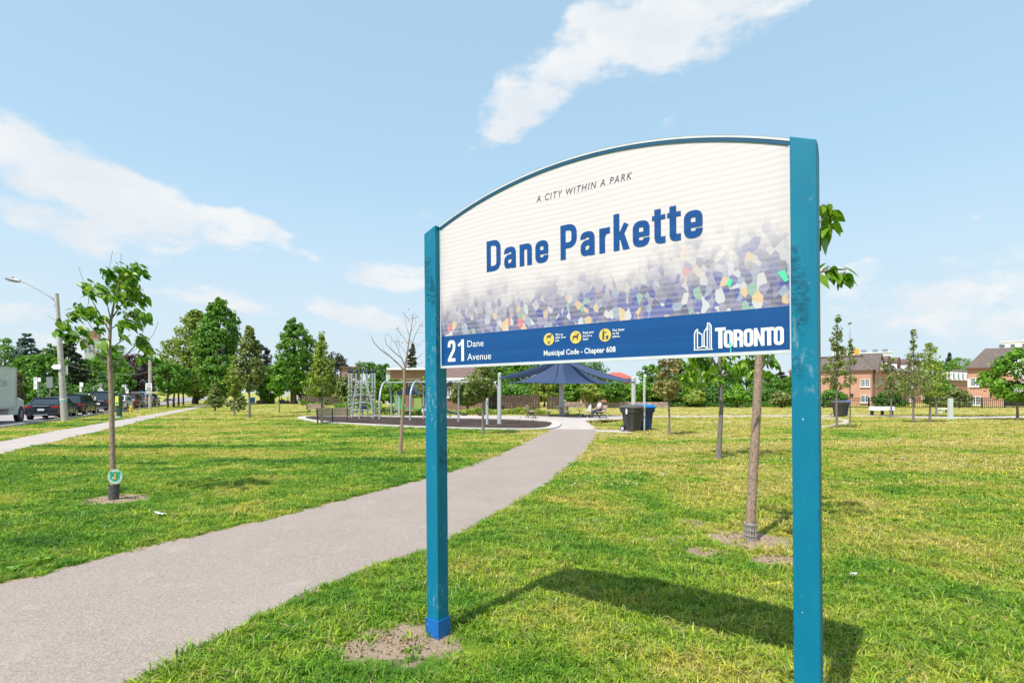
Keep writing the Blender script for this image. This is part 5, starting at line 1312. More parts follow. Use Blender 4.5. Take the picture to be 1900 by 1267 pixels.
# ------------------------------------------------------------------ people
def skinned(name, verts, edges, radii, m, parent, sub=1):
    me = bpy.data.meshes.new(name); me.from_pydata([tuple(v) for v in verts], edges, []); me.update()
    o = link(name, me, m, parent); o.modifiers.new('skin', 'SKIN'); sv = me.skin_vertices[0].data
    for i, r in enumerate(radii): sv[i].radius = (r, r) if not isinstance(r, tuple) else r; sv[i].use_root = (i == 0)
    o.modifiers.new('sub', 'SUBSURF').levels = sub; o.modifiers['sub'].render_levels = sub
    return o
def person(loc, rz, J, label, top_m, leg_m, hat=None, k=1.0):
    """J: dict of joints"""
    o = thing('person', loc, rz, label, 'person'); V = []; E = []; Rd = []
    def a(p, r, par=None):
        V.append(p); Rd.append(r)
        if par is not None: E.append((par, len(V) - 1))
        return len(V) - 1
    pel = a(J['pelvis'], .135); ch = a(J['chest'], (.17, .12), pel); nk = a(J['neck'], .055, ch); hd0 = a(J['head0'], .075, nk); hd = a(J['head'], .095, hd0); a(J['crown'], .06, hd)
    hands = []
    for s in 'LR':
        sh = a(J['sh' + s], .062, ch); el = a(J['el' + s], .046, sh); wr = a(J['wr' + s], .030, el); hn = a(J['hn' + s], .036, wr)
        d = (Vector(J['hn' + s]) - Vector(J['wr' + s])).normalized(); sd2 = d.cross(Vector((0, 0, 1)));
        if sd2.length < .1: sd2 = Vector((1, 0, 0))
        sd2.normalize()
        for q in (-1.5, -.5, .5, 1.5): a(tuple(Vector(J['hn' + s]) + d * (.085 - abs(q) * .008) + sd2 * q * .02 + Vector((0, 0, -.02))), .010, hn)
        a(tuple(Vector(J['wr' + s]) + d * .06 + sd2 * .055), .011, wr)
        hip = a(J['hip' + s], .095, pel); kn = a(J['kn' + s], .062, hip); an = a(J['an' + s], .042, kn); a(J['to' + s], .040, an)
    b = skinned('body', V, E, Rd, 'skin', o, 1)
    def cloth_part(name, keys, edges, rad, m): skinned(name, [J[q] for q in keys], edges, rad, m, o, 1)
    cloth_part('shirt', ['pelvis', 'chest', 'shL', 'shR', 'elL', 'elR'], [(0, 1), (1, 2), (1, 3), (2, 4), (3, 5)], [(.155, .14), (.19, .14), .08, .08, .058, .058], top_m)
    cloth_part('trousers', ['pelvis', 'hipL', 'hipR', 'knL', 'knR', 'anL', 'anR'], [(0, 1), (0, 2), (1, 3), (2, 4), (3, 5), (4, 6)], [.15, .11, .11, .078, .078, .055, .055], leg_m)
    for s in 'LR':
        mb = MB(); p, q = Vector(J['an' + s]), Vector(J['to' + s]); mb.tube([tuple(p + Vector((0, 0, -.02))), tuple(p.lerp(q, .5) + Vector((0, 0, -.01))), tuple(q)], [.05, .052, .04], 8); mb.obj('shoe', 'cloth_dark', o, smooth=True)
    h = Vector(J['head']); up = (Vector(J['crown']) - Vector(J['neck'])).normalized()
    mb = MB(); mb.sphere(tuple(h + up * .035 + Vector((0, .022, 0))), .112, 8, .95); mb.obj('hair' if hat is None else 'helmet', hat or 'hair_dark', o, smooth=True)
    fz = h + Vector((0, -.10, 0))
    mb = MB(); mb.sphere(tuple(fz + Vector((-.035, .005, .01))), .011, 4); mb.sphere(tuple(fz + Vector((.035, .005, .01))), .011, 4); mb.obj('eye', 'hair_dark', o)
    mb = MB(); mb.bar(tuple(fz + Vector((0, .01, .01))), tuple(fz + Vector((0, -.015, -.03))), .022); mb.box(tuple(fz + Vector((0, .012, -.055))), (.05, .01, .01)); mb.obj('nose', 'skin', o)
    for sx in (-1, 1): mb = MB(); mb.sphere(tuple(h + Vector((sx * .095, .0, 0))), .024, 4, 1.4); mb.obj('ear', 'skin', o)
    o.scale = (k, k, k); return o
# seated: local -y is forward
SIT = dict(pelvis=(0, .0, .53), chest=(0, .06, .92), neck=(0, .05, 1.08), head0=(0, .03, 1.14), head=(0, .01, 1.22), crown=(0, .02, 1.30),
           shL=(-.19, .05, 1.02), shR=(.19, .05, 1.02), elL=(-.25, -.03, .78), elR=(.25, -.03, .78), wrL=(-.14, -.24, .68), wrR=(.14, -.24, .68), hnL=(-.10, -.30, .66), hnR=(.10, -.30, .66),
           hipL=(-.10, -.03, .51), hipR=(.10, -.03, .51), knL=(-.12, -.46, .50), knR=(.12, -.44, .52), anL=(-.12, -.52, .09), anR=(.13, -.62, .09), toL=(-.12, -.68, .05), toR=(.13, -.78, .05))
x, y, _ = G(1112, 775.2)
person((x - .02, y, -.04), R(-78), SIT, 'person in a pale lilac top and dark trousers sitting on the bench by the canopy', 'cloth_white', 'cloth_blue')
CYC = dict(pelvis=(0, .25, 1.0), chest=(0, -.05, 1.38), neck=(0, -.14, 1.52), head0=(0, -.17, 1.57), head=(0, -.20, 1.65), crown=(0, -.19, 1.73),
           shL=(-.19, -.08, 1.46), shR=(.19, -.08, 1.46), elL=(-.28, -.24, 1.25), elR=(.28, -.24, 1.25), wrL=(-.26, -.46, 1.08), wrR=(.26, -.46, 1.08), hnL=(-.26, -.53, 1.06), hnR=(.26, -.53, 1.06),
           hipL=(-.10, .22, .97), hipR=(.10, .22, .97), knL=(-.13, -.16, .72), knR=(.13, -.12, .82), anL=(-.12, .05, .30), anR=(.12, .02, .48), toL=(-.12, -.12, .26), toR=(.12, -.15, .44))
cyx = (XW(171, 44.8), 44.8, .006)
person(cyx, R(28), CYC, 'cyclist in a white top and helmet riding between the parked cars', 'cloth_white', 'cloth_dark', 'cloth_dark', .95)
bk = thing('bicycle', cyx, R(28), 'orange bicycle ridden by the cyclist between the parked cars', 'bicycle'); bk.scale = (.95,) * 3
mb = MB()
for a, b in (((0, .50, .34), (0, .22, .36)), ((0, .22, .36), (0, -.30, .88)), ((0, .28, .88), (0, .22, .36)), ((0, .28, .86), (0, -.30, .84)), ((0, .50, .34), (0, .28, .80)), ((0, -.30, .98), (0, -.56, .34))): mb.tube([a, b], .020, 6)
mb.obj('frame', 'bike_orange', bk)
for yy in (.50, -.56):
    mb = MB(); mb.tube([(0, yy + .33 * math.cos(a * math.pi / 12), .34 + .33 * math.sin(a * math.pi / 12)) for a in range(25)], .022, 6); w_ = mb.obj('wheel', 'dark_rubber', bk)
    mb = MB()
    for a in range(12): mb.tube([(0, yy, .34), (0, yy + .32 * math.cos(a * math.pi / 6), .34 + .32 * math.sin(a * math.pi / 6))], .004, 3)
    mb.obj('spokes', 'galv', w_)
mb = MB(); mb.tube([(-.28, -.50, 1.05), (0, -.36, 1.02), (.28, -.50, 1.05)], .018, 6); mb.tube([(0, -.30, .95), (0, -.36, 1.02)], .018, 6); mb.obj('handlebar', 'black_iron', bk)
mb = MB(); mb.box((0, .27, .93), (.14, .26, .06)); mb.obj('saddle', 'black_iron', bk)
# ------------------------------------------------------------------ vehicles (local x forward, parked along the kerb)
RZ = math.atan2(1, -.47)
def carpaint(name, c):
    return mat(name, c, .22, 0.0, spec=.6)
carpaint('paint_black', (.012, .013, .016)); carpaint('paint_navy', (.018, .024, .036)); carpaint('paint_white', (.62, .63, .64)); carpaint('paint_silver', (.42, .44, .46)); carpaint('paint_maroon', (.12, .012, .02)); carpaint('paint_teal', (.01, .09, .12))
def loft(secs, closed_ends=True):
    mb = MB(); k = len(secs[0])
    for s_ in secs: mb.v += [tuple(p) for p in s_]
    for i in range(len(secs) - 1):
        for j in range(k): b = (j + 1) % k; mb.f.append((i * k + j, i * k + b, (i + 1) * k + b, (i + 1) * k + j))
    mb.f.append(tuple(reversed(range(k)))); e = (len(secs) - 1) * k; mb.f.append(tuple(range(e, e + k)))
    return mb
def wheel(o, x, y, r, side, w=.22):
    mb = MB(); mb.tube([(x, y - side * w, r), (x, y - side * .02, r), (x, y, r)], [r, r, r * .90], 20); w_ = mb.obj('wheel', 'dark_rubber', o, smooth=True)
    mb = MB(); mb.disc((x, y + side * .006, r), r * .66, (0, side, 0), 20); mb.obj('rim', 'rim_metal', w_)
    mb = MB()
    for k in range(5):
        a = k * 1.2566; mb.add([(x + math.cos(a + d) * rr * r, y + side * .012, r + math.sin(a + d) * rr * r) for d, rr in ((-.25, .58), (.25, .58), (.18, .22), (-.18, .22))], [(0, 1, 2, 3)])
    mb.obj('rim_opening', 'black_iron', w_)
def car(loc, label, paint, kind='sedan', k=1.0, rz=None, group='cars parked along the road'):
    o = thing('parked_car', loc, RZ if rz is None else rz, label, 'car', group)
    if kind == 'sedan': L, W_, H, bel, r = 4.75, 1.84, 1.44, .92, .33; gh = [(-1.95, -1.30), (.55, 1.45)]
    else: L, W_, H, bel, r = 4.70, 1.90, 1.70, 1.05, .37; gh = [(-2.22, -1.95), (.55, 1.40)]
    hw = W_ / 2; zb = .24
    def sec(x, w, z0, z1, zs=None):
        zm = (z0 + z1) / 2
        return [(x, -w * .90, z0), (x, -w, z0 + .12), (x, -w, zm + .06), (x, -w * .965, z1 - .03), (x, -w * .86, z1), (x, w * .86, z1), (x, w * .965, z1 - .03), (x, w, zm + .06), (x, w, z0 + .12), (x, w * .90, z0)]
    h2 = L / 2; hood = bel - (.10 if kind == 'sedan' else .05); bt = bel + (.10 if kind == 'sedan' else .02)
    S_ = [sec(-h2, hw * .80, .42, bt - .22), sec(-h2 + .06, hw * .93, .30, bt - .04), sec(-h2 + .30, hw * .98, zb, bt), sec(-1.2, hw, zb, bel + .03), sec(0, hw, zb, bel), sec(1.2, hw, zb, bel - .02), sec(h2 - .55, hw * .97, zb, hood - .03), sec(h2 - .12, hw * .86, .28, hood - .16), sec(h2, hw * .68, .38, hood - .32)]
    loft(S_).obj('body', paint, o, smooth=True, bevel=.0)
    (rb, rt), (ft, fb) = gh; iw = hw * .86; tw = hw * .70; zt = H - .05; zl = bel - .03
    def cs(x, w, z): return (x, -w, z), (x, w, z)
    # glass house core (dark glass), roof and pillars in body colour
    mb = MB(); mb.v = [(rb, -iw, zl), (rb, iw, zl), (fb, iw, zl), (fb, -iw, zl), (rt, -tw, zt), (rt, tw, zt), (ft, tw, zt), (ft, -tw, zt)]
    gm = mb
    names = {'rear_window': (0, 1, 5, 4), 'windscreen': (2, 3, 7, 6), 'side_window': None}
    mb = MB(); mb.v = list(gm.v); mb.f = [(0, 1, 5, 4)]; mb.obj('rear_window', 'glass_dark', o)
    mb = MB(); mb.v = list(gm.v); mb.f = [(2, 3, 7, 6)]; mb.obj('windscreen', 'glass_dark', o)
    for f in ((1, 2, 6, 5), (3, 0, 4, 7)): mb = MB(); mb.v = list(gm.v); mb.f = [f]; mb.obj('side_window', 'glass_dark', o)
    def rsec(x, w, z): return [(x, -w, z), (x, -w * .93, z + .045), (x, -w * .5, z + .07), (x, w * .5, z + .07), (x, w * .93, z + .045), (x, w, z)]
    loft([rsec(rt - .06, tw * .97, zt - .01), rsec(rt + .2, tw * 1.02, zt), rsec((rt + ft) / 2, tw * 1.03, zt + .01), rsec(ft - .2, tw * 1.01, zt - .005), rsec(ft + .06, tw * .96, zt - .035)]).obj('roof', paint, o, smooth=True)
    mb = MB()
    for sy in (-1, 1):
        for (xa, xb) in ((rb, rt), (fb, ft), ((rb + fb) / 2 - .1, (rt + ft) / 2 - .1), (rb + .62, rt + .52)): mb.bar((xa, sy * iw, zl), (xb, sy * tw, zt + .01), .07, .045)
    mb.obj('pillar', paint, o)
    for sx in (-1.38, 1.42):
        for sy in (-1, 1):
            mb = MB(); mb.tube([(sx, sy * (hw - .05), r + .01), (sx, sy * (hw + .003), r + .01)], r * 1.17, 20); mb.obj('wheel_arch', 'dark_rubber', o)
            wheel(o, sx, sy * (hw + .012), r, sy)
    for sy in (-1, 1):
        mb = MB(); mb.box((-h2 + .06, sy * hw * .74, bt - .20), (.12, hw * (.40 if kind == 'sedan' else .28), .14)); mb.box((-h2 + .22, sy * hw * .93, bt - .19), (.30, .10, .13)); mb.obj('tail_light', 'tail_red', o, bevel=.02)
        mb = MB(); mb.box((h2 - .10, sy * hw * .62, hood - .28), (.16, hw * .34, .13)); mb.obj('headlight', 'letter_white', o, bevel=.02)
        mb = MB(); mb.box((fb - .35, sy * (hw + .06), bel + .05), (.14, .20, .14)); mb.obj('mirror', paint, o, bevel=.03)
        mb = MB(); mb.box((-.35, sy * (hw + .004), (bel + .3) / 2), (.012, .012, bel - .35)); mb.box((.75, sy * (hw + .004), (bel + .3) / 2), (.012, .012, bel - .35)); mb.box((-1.1, sy * (hw + .004), (bel + .3) / 2 + .1), (.012, .012, bel - .55)); mb.obj('door_gap', 'black_iron', o)
    mb = MB(); mb.box((-h2 - .01, 0, .40), (.14, hw * 1.5, .16)); mb.obj('rear_bumper', 'black_plastic' if kind != 'sedan' else paint, o, bevel=.04)
    mb = MB(); mb.box((-h2 + .00, 0, bt - .36), (.06, .34, .14)); mb.obj('licence_plate', 'white_paint', o)
    mb = MB(); mb.box((-h2 + .005, 0, bt - .12), (.10, hw * .9, .035)); mb.box((-h2 - .03, 0, .33), (.10, hw * .8, .05)); mb.obj('chrome_strip', 'galv_light', o)
    o.scale = (k, k, k); return o
def lane(Y): return (-13.75 - .47 * Y, Y, .006)     # the row of parked cars, 1.2 m off the kerb
car(lane(36.5), 'dark sedan parked right behind the box truck', 'paint_navy', 'sedan', .98)
car(lane(41.2), 'black SUV partly hidden by the street light pole', 'paint_black', 'suv', .96)
car(lane(48.8), 'dark SUV seen from behind, left of the young tagged tree', 'paint_navy', 'suv', 1.08)
car(lane(54.0), 'white car half hidden behind the young tree and the pay station', 'paint_white', 'sedan', 1.0)
car(lane(59.0), 'maroon car behind the yellow hydrant', 'paint_maroon', 'suv', .95)
car(lane(64.0), 'silver white SUV left of the pole with the speed sign', 'paint_silver', 'suv', 1.05)
car(lane(69.0), 'black SUV right behind the pole with the speed sign', 'paint_black', 'suv', .95)
car((XW(262, 112), 112, 2.05), 'white car far up the bank above the parked row', 'paint_white', 'suv', 1.35, rz=RZ + 1.3, group=None)
car((XW(247, 100), 100, 1.1), 'teal car in shade beside the far white one', 'paint_teal', 'sedan', 1.1, rz=RZ + 1.5, group=None)
_bk = MB(); bx = XW(215, 118)
_bk.v = [(XW(225, 94), 94, -.1), (XW(300, 104), 104, -.1), (XW(300, 118), 122, 2.0), (XW(215, 118), 112, 2.0), (XW(205, 140), 140, 2.0), (XW(302, 150), 150, 2.0)]
_bk.f = [(0, 1, 2, 3), (3, 2, 5, 4)]; _o = _bk.obj('grass_bank', 'lawn'); _o['kind'] = 'structure'
_o.modifiers.new('t', 'SOLIDIFY').thickness = .3
# box truck
tk = thing('box_truck', (-29.11, 29.2, .006), RZ, 'pale grey box truck at the left edge with faded lettering on its side', 'truck')
mb = MB(); mb.box((0, 0, 2.02), (4.6, 2.25, 2.35)); mb.obj('cargo_box', 'dirty_white', tk, bevel=.08)
mb = MB()
for sy in (-1, 1): mb.box((0, sy * 1.128, .89), (4.62, .03, .12)); mb.box((0, sy * 1.128, 3.16), (4.62, .03, .06))
for sx in (-2.3, 2.3):
    for sy in (-1, 1): mb.box((sx * .995, sy * 1.122, 2.02), (.07, .05, 2.3))
mb.obj('box_edge_rail', 'galv_light', tk)
mb = MB(); mb.box((0, 0, .72), (5.2, .9, .22)); mb.box((-.6, -.75, .62), (1.0, .4, .35)); mb.obj('chassis', 'black_iron', tk)
loft([[(x, -w, z0), (x, -w, z1 - .12), (x, -w * .85, z1), (x, w * .85, z1), (x, w, z1 - .12), (x, w, z0)] for x, w, z0, z1 in ((1.6, 1.0, .45, 1.5), (2.4, 1.0, .45, 1.55), (2.9, 1.0, .42, 1.52), (3.9, .98, .42, 1.36), (4.25, .86, .45, 1.15))]).obj('hood', 'dirty_white', tk, smooth=True)
mb = MB(); mb.v = [(1.9, -.98, 1.4), (3.1, -.95, 1.42), (2.55, -.85, 2.1), (1.9, -.88, 2.1), (1.9, .98, 1.4), (3.1, .95, 1.42), (2.55, .85, 2.1), (1.9, .88, 2.1)]; mb.f = [(0, 1, 2, 3), (1, 5, 6, 2), (5, 4, 7, 6), (3, 2, 6, 7)]; mb.obj('cab_glass', 'glass_dark', tk)
for sy in (-1, 1):
    mb = MB(); mb.tube([(3.45, sy * .94, .42), (3.45, sy * 1.0, .42)], .50, 20); mb.obj('wheel_arch', 'dark_rubber', tk)
    wheel(tk, 3.45, sy * 1.015, .40, sy, .26); wheel(tk, -1.3, sy * 1.06, .40, sy, .35)
    mb = MB(); mb.box((2.95, sy * 1.22, 1.55), (.10, .16, .32)); mb.obj('mirror', 'black_iron', tk)
mb = MB(); mb.box((4.28, 0, .5), (.14, 1.8, .2)); mb.obj('bumper', 'galv', tk)
# faded lettering, only its last letters are in view
_sv = (YF,)
cu = bpy.data.curves.new('faded_lettering', 'FONT'); cu.body = 'LYCUN'; cu.size = .50; cu.space_character = 1.15; cu.offset = .004
o_ = bpy.data.objects.new('x', cu); COL.objects.link(o_); bpy.context.view_layer.update(); me = bpy.data.meshes.new_from_object(o_.evaluated_get(bpy.context.evaluated_depsgraph_get())); bpy.data.objects.remove(o_)
me.transform(Matrix.Translation((-.75, -1.131, 2.08)) @ Matrix.Rotation(R(90), 4, 'X')); me.materials.clear(); mat('faded_grey', (.25, .27, .28), .7)
link('faded_lettering', me, 'faded_grey', tk)

# ------------------------------------------------------------------ poles and street signs
def upole():
    x, y, _ = G(120, 781); h = HZ(545, y); lean = XW(105, y) - XW(120, y)
    o = thing('street_light_pole', (x, y, 0), 0, 'leaning concrete street light pole with one curved lamp arm', 'street lamp')
    mb = MB(); mb.tube([(0, 0, 0), (lean * .5, 0, h * .5), (lean, 0, h)], [.185, .145, .105], 14); mb.obj('pole', 'concrete_pole', o, smooth=True)
    at = lambda px, py: (XW(px, y) - x, 0, HZ(py, y))
    mb = MB(); mb.tube([at(107, 572), at(103, 560), at(96, 553), at(75, 540), at(50, 526), at(37, 522)], .04, 8); mb.tube([at(107, 568), at(99, 553)], .025, 6); mb.tube([at(108, 590), at(101, 566)], .018, 6); mb.obj('lamp_arm', 'galv', o, smooth=True)
    a, b = Vector(at(38, 522)), Vector(at(10, 517)); mb = MB(); mb.tube([tuple(a), tuple(a.lerp(b, .25)), tuple(a.lerp(b, .7)), tuple(b)], [.07, .13, .12, .05], 10); mb.obj('lamp_head', 'galv', o, smooth=True)
    mb = MB(); mb.sphere(tuple(a.lerp(b, .5) + Vector((0, 0, .15))), .05, 4); mb.obj('photocell', 'black_iron', o)
    c = Vector(at(110, 681)); d = MB(); w_ = (1 / F) * y
    yy = -.20
    d.add([(c.x - 10 * w_, yy, c.z), (c.x - 5 * w_, yy, c.z + 4.5 * w_), (c.x + 8 * w_, yy, c.z + 4.5 * w_), (c.x + 8 * w_, yy, c.z - 4.5 * w_), (c.x - 5 * w_, yy, c.z - 4.5 * w_)], [(0, 1, 2, 3, 4)]); s1 = d.obj('arrow_sign', 'white_paint', o); s1.modifiers.new('t', 'SOLIDIFY').thickness = .02
    d = MB(); d.add([(c.x - 4.5 * w_, yy - .012, c.z + 3.5 * w_), (c.x + 6.5 * w_, yy - .012, c.z + 3.5 * w_), (c.x + 6.5 * w_, yy - .012, c.z + .6 * w_), (c.x - 4.5 * w_, yy - .012, c.z + .6 * w_)], [(0, 1, 2, 3)]); d.obj('yellow_stripe', 'icon_yellow', s1)
    d = MB(); d.add([(c.x - 5.5 * w_, yy - .012, c.z + .2 * w_), (c.x + 6 * w_, yy - .012, c.z + .2 * w_), (c.x + 6 * w_, yy - .012, c.z - 2.6 * w_), (c.x - 5.5 * w_, yy - .012, c.z - 2.6 * w_)], [(0, 1, 2, 3)]); d.obj('teal_stripe', 'cyan_band', s1)
    c = at(120, 687); d = MB(); d.box((c[0], .12, c[2]), (4.6 * w_, .03, 17 * w_)); d.obj('side_plate', 'white_paint', o)
    c = at(118, 744); d = MB(); d.tube([(c[0] - .01, 0, c[2] - 2 * w_), (c[0] - .02, 0, c[2] + 2 * w_)], .178, 14); d.obj('pale_band', 'cyan_band', o); d = MB(); d.tube([(c[0] - .02, 0, c[2] + 2.2 * w_), (c[0] - .03, 0, c[2] + 4.5 * w_)], .178, 14); d.obj('white_band', 'white_paint', o)
upole()
def sign_on_post(name, px, pyb, plates, label, post_top, r=.03, shaft='galv', cat='street sign', face='galv_light', group=None, thick=.015, rz=0.0):
    x, y, _ = G(px, pyb); o = thing(name, (x, y, 0), rz, label, cat, group); mb = MB(); mb.tube([(0, 0, 0), (0, 0, HZ(post_top, y))], r, 8); mb.obj('post', shaft, o, smooth=True)
    for (a, b, ya, yb, m_, shape) in plates:
        mb = MB(); cx, cz = (XW(a, y) + XW(b, y)) / 2 - x, (HZ(ya, y) + HZ(yb, y)) / 2; w_, h_ = XW(b, y) - XW(a, y), HZ(ya, y) - HZ(yb, y)
        if shape == 'diamond': mb.box((cx, -r - .02, cz), (w_ * .707, thick, h_ * .707), m=Matrix.Rotation(R(45), 3, 'Y'))
        else: mb.box((cx, -r - .02 + (.001 if cx > 0 else 0), cz), (w_, thick, h_))
        p_ = mb.obj('sign_plate', m_, o)
        if m_ == 'white_paint' and h_ > .3 and shape != 'plain':
            q_ = MB(); q_.box((cx, -r - .032, cz + h_ * .18), (w_ * .55, .004, h_ * .22)); q_.obj('sign_symbol', 'faded_grey', p_)
    return o
sgp = 'parking signs on thin posts along the far kerb'
sign_on_post('street_sign', 71.5, 766, [(63.5, 70, 700, 711.5, 'white_paint', ''), (63.5, 70, 712, 722, 'white_paint', ''), (71, 76.5, 701, 708, 'white_paint', 'plain')], 'parking sign post with three white plates above the dark sedan', 699)
sign_on_post('street_sign', 93, 766, [(87, 98.5, 699.5, 719, 'galv', 'plain')], 'blank grey back of a large rectangular sign above the black SUV', 699, face='galv')
sign_on_post('street_sign', 151.5, 763, [(148.5, 155, 709.5, 717, 'white_paint', 'plain'), (148.5, 152, 718, 727, 'white_paint', '')], 'narrow two-plate sign post above the cyclist', 709)
sign_on_post('street_sign', 187, 761, [(181, 194, 718.5, 730, 'galv_light', 'diamond'), (183, 190.5, 711, 718, 'galv', 'plain')], 'grey back of a diamond sign with a small plate over it', 711)
sign_on_post('street_sign', 174, 761, [(172.5, 175.5, 716, 721, 'galv', 'plain')], 'thin bare post left of the diamond sign', 716)
sign_on_post('street_sign', 236.5, 757.5, [(226.5, 235, 713.5, 718.5, 'galv_light', 'plain'), (232.5, 235.5, 718.6, 724, 'white_paint', 'plain'), (234, 239, 722, 730, 'white_paint', '')], 'post with several small white plates right of the young tree', 713)
sp = sign_on_post('speed_sign_pole', 278.5, 760, [(272, 284, 711, 724, 'white_paint', 'plain'), (272.5, 283.5, 724.6, 731, 'galv_light', 'plain')], 'pale utility pole carrying a white speed limit 30 sign', 640, r=.15, shaft='concrete_pole', cat='pole')
ys = sp.location.y
for body_, w_, h_, pz in (('30', 8.0, 7.0, 720.8), ('MAXIMUM', 8.5, 1.8, 713.9)):
    cu = bpy.data.curves.new('t', 'FONT'); cu.body = body_; cu.offset = .02; o_ = bpy.data.objects.new('x', cu); COL.objects.link(o_); bpy.context.view_layer.update(); me = bpy.data.meshes.new_from_object(o_.evaluated_get(bpy.context.evaluated_depsgraph_get())); bpy.data.objects.remove(o_)
    a = np.empty(len(me.vertices) * 3); me.vertices.foreach_get('co', a); a = a.reshape(-1, 3); mn, mx = a.min(0), a.max(0); u_ = ys / F
    b = np.empty_like(a); b[:, 0] = XW(278, ys) - sp.location.x + ((a[:, 0] - mn[0]) / (mx[0] - mn[0]) - .5) * w_ * u_; b[:, 2] = HZ(pz, ys) + ((a[:, 1] - mn[1]) / (mx[1] - mn[1]) - .5) * h_ * u_; b[:, 1] = -.187
    me.vertices.foreach_set('co', b.ravel()); me.update(); me.materials.clear(); link('sign_number', me, 'letter_grey', sp.children[1])
for (pa, za, pb, zb_, lab) in ((120, G(120, 781)[1], 277, ys, 'sagging overhead wire from the leaning lamp pole to the speed sign pole'), (277, ys, 345, 96.0, 'overhead wire running from the speed sign pole towards the big tree')):
    w_ = thing('overhead_wire', (XW(pa, za), za, 0), 0, lab, 'wire'); A_ = Vector((0, 0, HZ(676, za))); B_ = Vector((XW(pb, zb_) - XW(pa, za), zb_ - za, HZ(690, zb_))); mb = MB()
    mb.tube([tuple(A_.lerp(B_, i / 12) - Vector((0, 0, .9 * 4 * (i / 12) * (1 - i / 12) * .5))) for i in range(13)], .014, 4); mb.obj('cable', 'galv', w_)
# pay station, hydrant
x, y, _ = G(221.5, 774.5); u = y / F; o = thing('pay_station', (x, y, 0), 0, 'dark green parking pay station with a yellow panel on the verge', 'pay station')
mb = MB(); mb.box((0, 0, .04), (8.5 * u, .35, .10)); mb.obj('base', 'dirty_white', o)
mb = MB(); mb.box((0, 0, HZ(755, y) / 2 + .03), (6.6 * u, .26, HZ(755, y)), taper=.85); mb.obj('pedestal', 'meter_green', o, bevel=.02)
mb = MB(); mb.box((-.5 * u, 0, HZ(743.5, y)), (9 * u, .32, 20 * u)); mb.obj('cabinet', 'meter_green', o, bevel=.03)
mb = MB(); mb.sphere((-.3 * u, 0, HZ(732, y)), 3.6 * u, 6, .8); mb.obj('dome', 'meter_green', o, smooth=True)
mb = MB(); mb.box((-1.5 * u, -.17, HZ(743.5, y)), (6 * u, .02, 17 * u)); pn = mb.obj('yellow_panel', 'plate_yellow', o)
mb = MB(); mb.disc((-1.4 * u, -.185, HZ(748, y)), 2.3 * u, (0, -1, 0), 16); mb.obj('green_roundel', 'sign_green', pn)
x, y, _ = G(243.5, 766); u = y / F; o = thing('fire_hydrant', (x, y, 0), 0, 'yellow fire hydrant on the grass verge beside the pay station', 'hydrant')
mb = MB(); mb.cyl((0, 0, 0), 3.2 * u, .06, 14); mb.cyl((0, 0, .06), 2.1 * u, 8.6 * u, 14); mb.cyl((0, 0, .06 + 8.6 * u), 2.9 * u, .8 * u, 14); mb.obj('barrel', 'hydrant_yellow', o, smooth=True)
mb = MB(); mb.sphere((0, 0, .06 + 9.4 * u), 2.5 * u, 6); mb.cyl((0, 0, .06 + 11.4 * u), .6 * u, 1.3 * u, 6); mb.obj('bonnet', 'hydrant_yellow', o, smooth=True)
for sx in (-1, 1): mb = MB(); mb.tube([(sx * 1.2 * u, 0, 7.2 * u), (sx * 3.9 * u, 0, 7.2 * u)], 1.15 * u, 10); mb.obj('outlet', 'hydrant_yellow', o)
mb = MB(); mb.tube([(0, 0, 6.2 * u), (0, -3.4 * u, 6.2 * u)], 1.6 * u, 12); mb.obj('front_outlet', 'hydrant_yellow', o)
# clutter under the tall tree: blue bin, boulders, white board
o = thing('recycling_box', G(468.5, 747.5), 0, 'blue box bin under the trees behind the young olive saplings', 'bin'); s_ = G(468, 747.5)[1] / F
mb = MB(); mb.box((0, 0, 4.5 * s_), (6 * s_, 5 * s_, 9 * s_), taper=1.15); mb.obj('body', 'blue_plastic', o); mb = MB(); mb.box((0, 0, 9.6 * s_), (7.4 * s_, 6 * s_, 1.2 * s_)); mb.obj('lid', 'blue_plastic', o)
for i, (px, w_) in enumerate(((481, 9), (490, 10), (504, 13), (524, 13), (533, 8))):
    o = MB(); r_ = random.Random(i); c = G(px, 748.5); s_ = c[1] / F; o.sphere((0, 0, w_ * .22 * s_), w_ * .5 * s_, 7, .62); me = o.mesh('boulder')
    for v in me.vertices: v.co += Vector((r_.uniform(-1, 1), r_.uniform(-1, 1), r_.uniform(-.6, .6))) * .25
    b_ = link('boulder', me, 'stone'); b_.location = c; tag(b_, ['smallest rounded boulder just right of the blue box bin', 'second boulder from the left in the row under the tall tree', 'wide boulder in the middle of the row under the tall tree', 'broad pinkish boulder left of the tall tree trunk', 'small boulder touching the tall tree trunk'][i], 'boulder', 'boulders in a row under the tall tree')
for (px0, px1, yt, yb, m_, lab) in ((521, 535, 727, 736, 'white_paint', 'white notice board left of the tall tree trunk'), (551, 558, 730, 744, 'white_paint', 'white notice board right of the tall tree trunk')):
    c = G((px0 + px1) / 2, 748); s_ = c[1] / F; o = thing('notice_board', c, 0, lab, 'board'); mb = MB(); mb.box((0, 0, HZ((yt + yb) / 2, c[1])), ((px1 - px0) * s_, .1, (yb - yt) * s_)); mb.obj('panel', m_, o)
    for sx in (-1, 1): mb = MB(); mb.box((sx * (px1 - px0) * .42 * s_, .08, HZ(yt, c[1]) / 2), (.12, .12, HZ(yt, c[1]))); mb.obj('leg', 'galv', o)
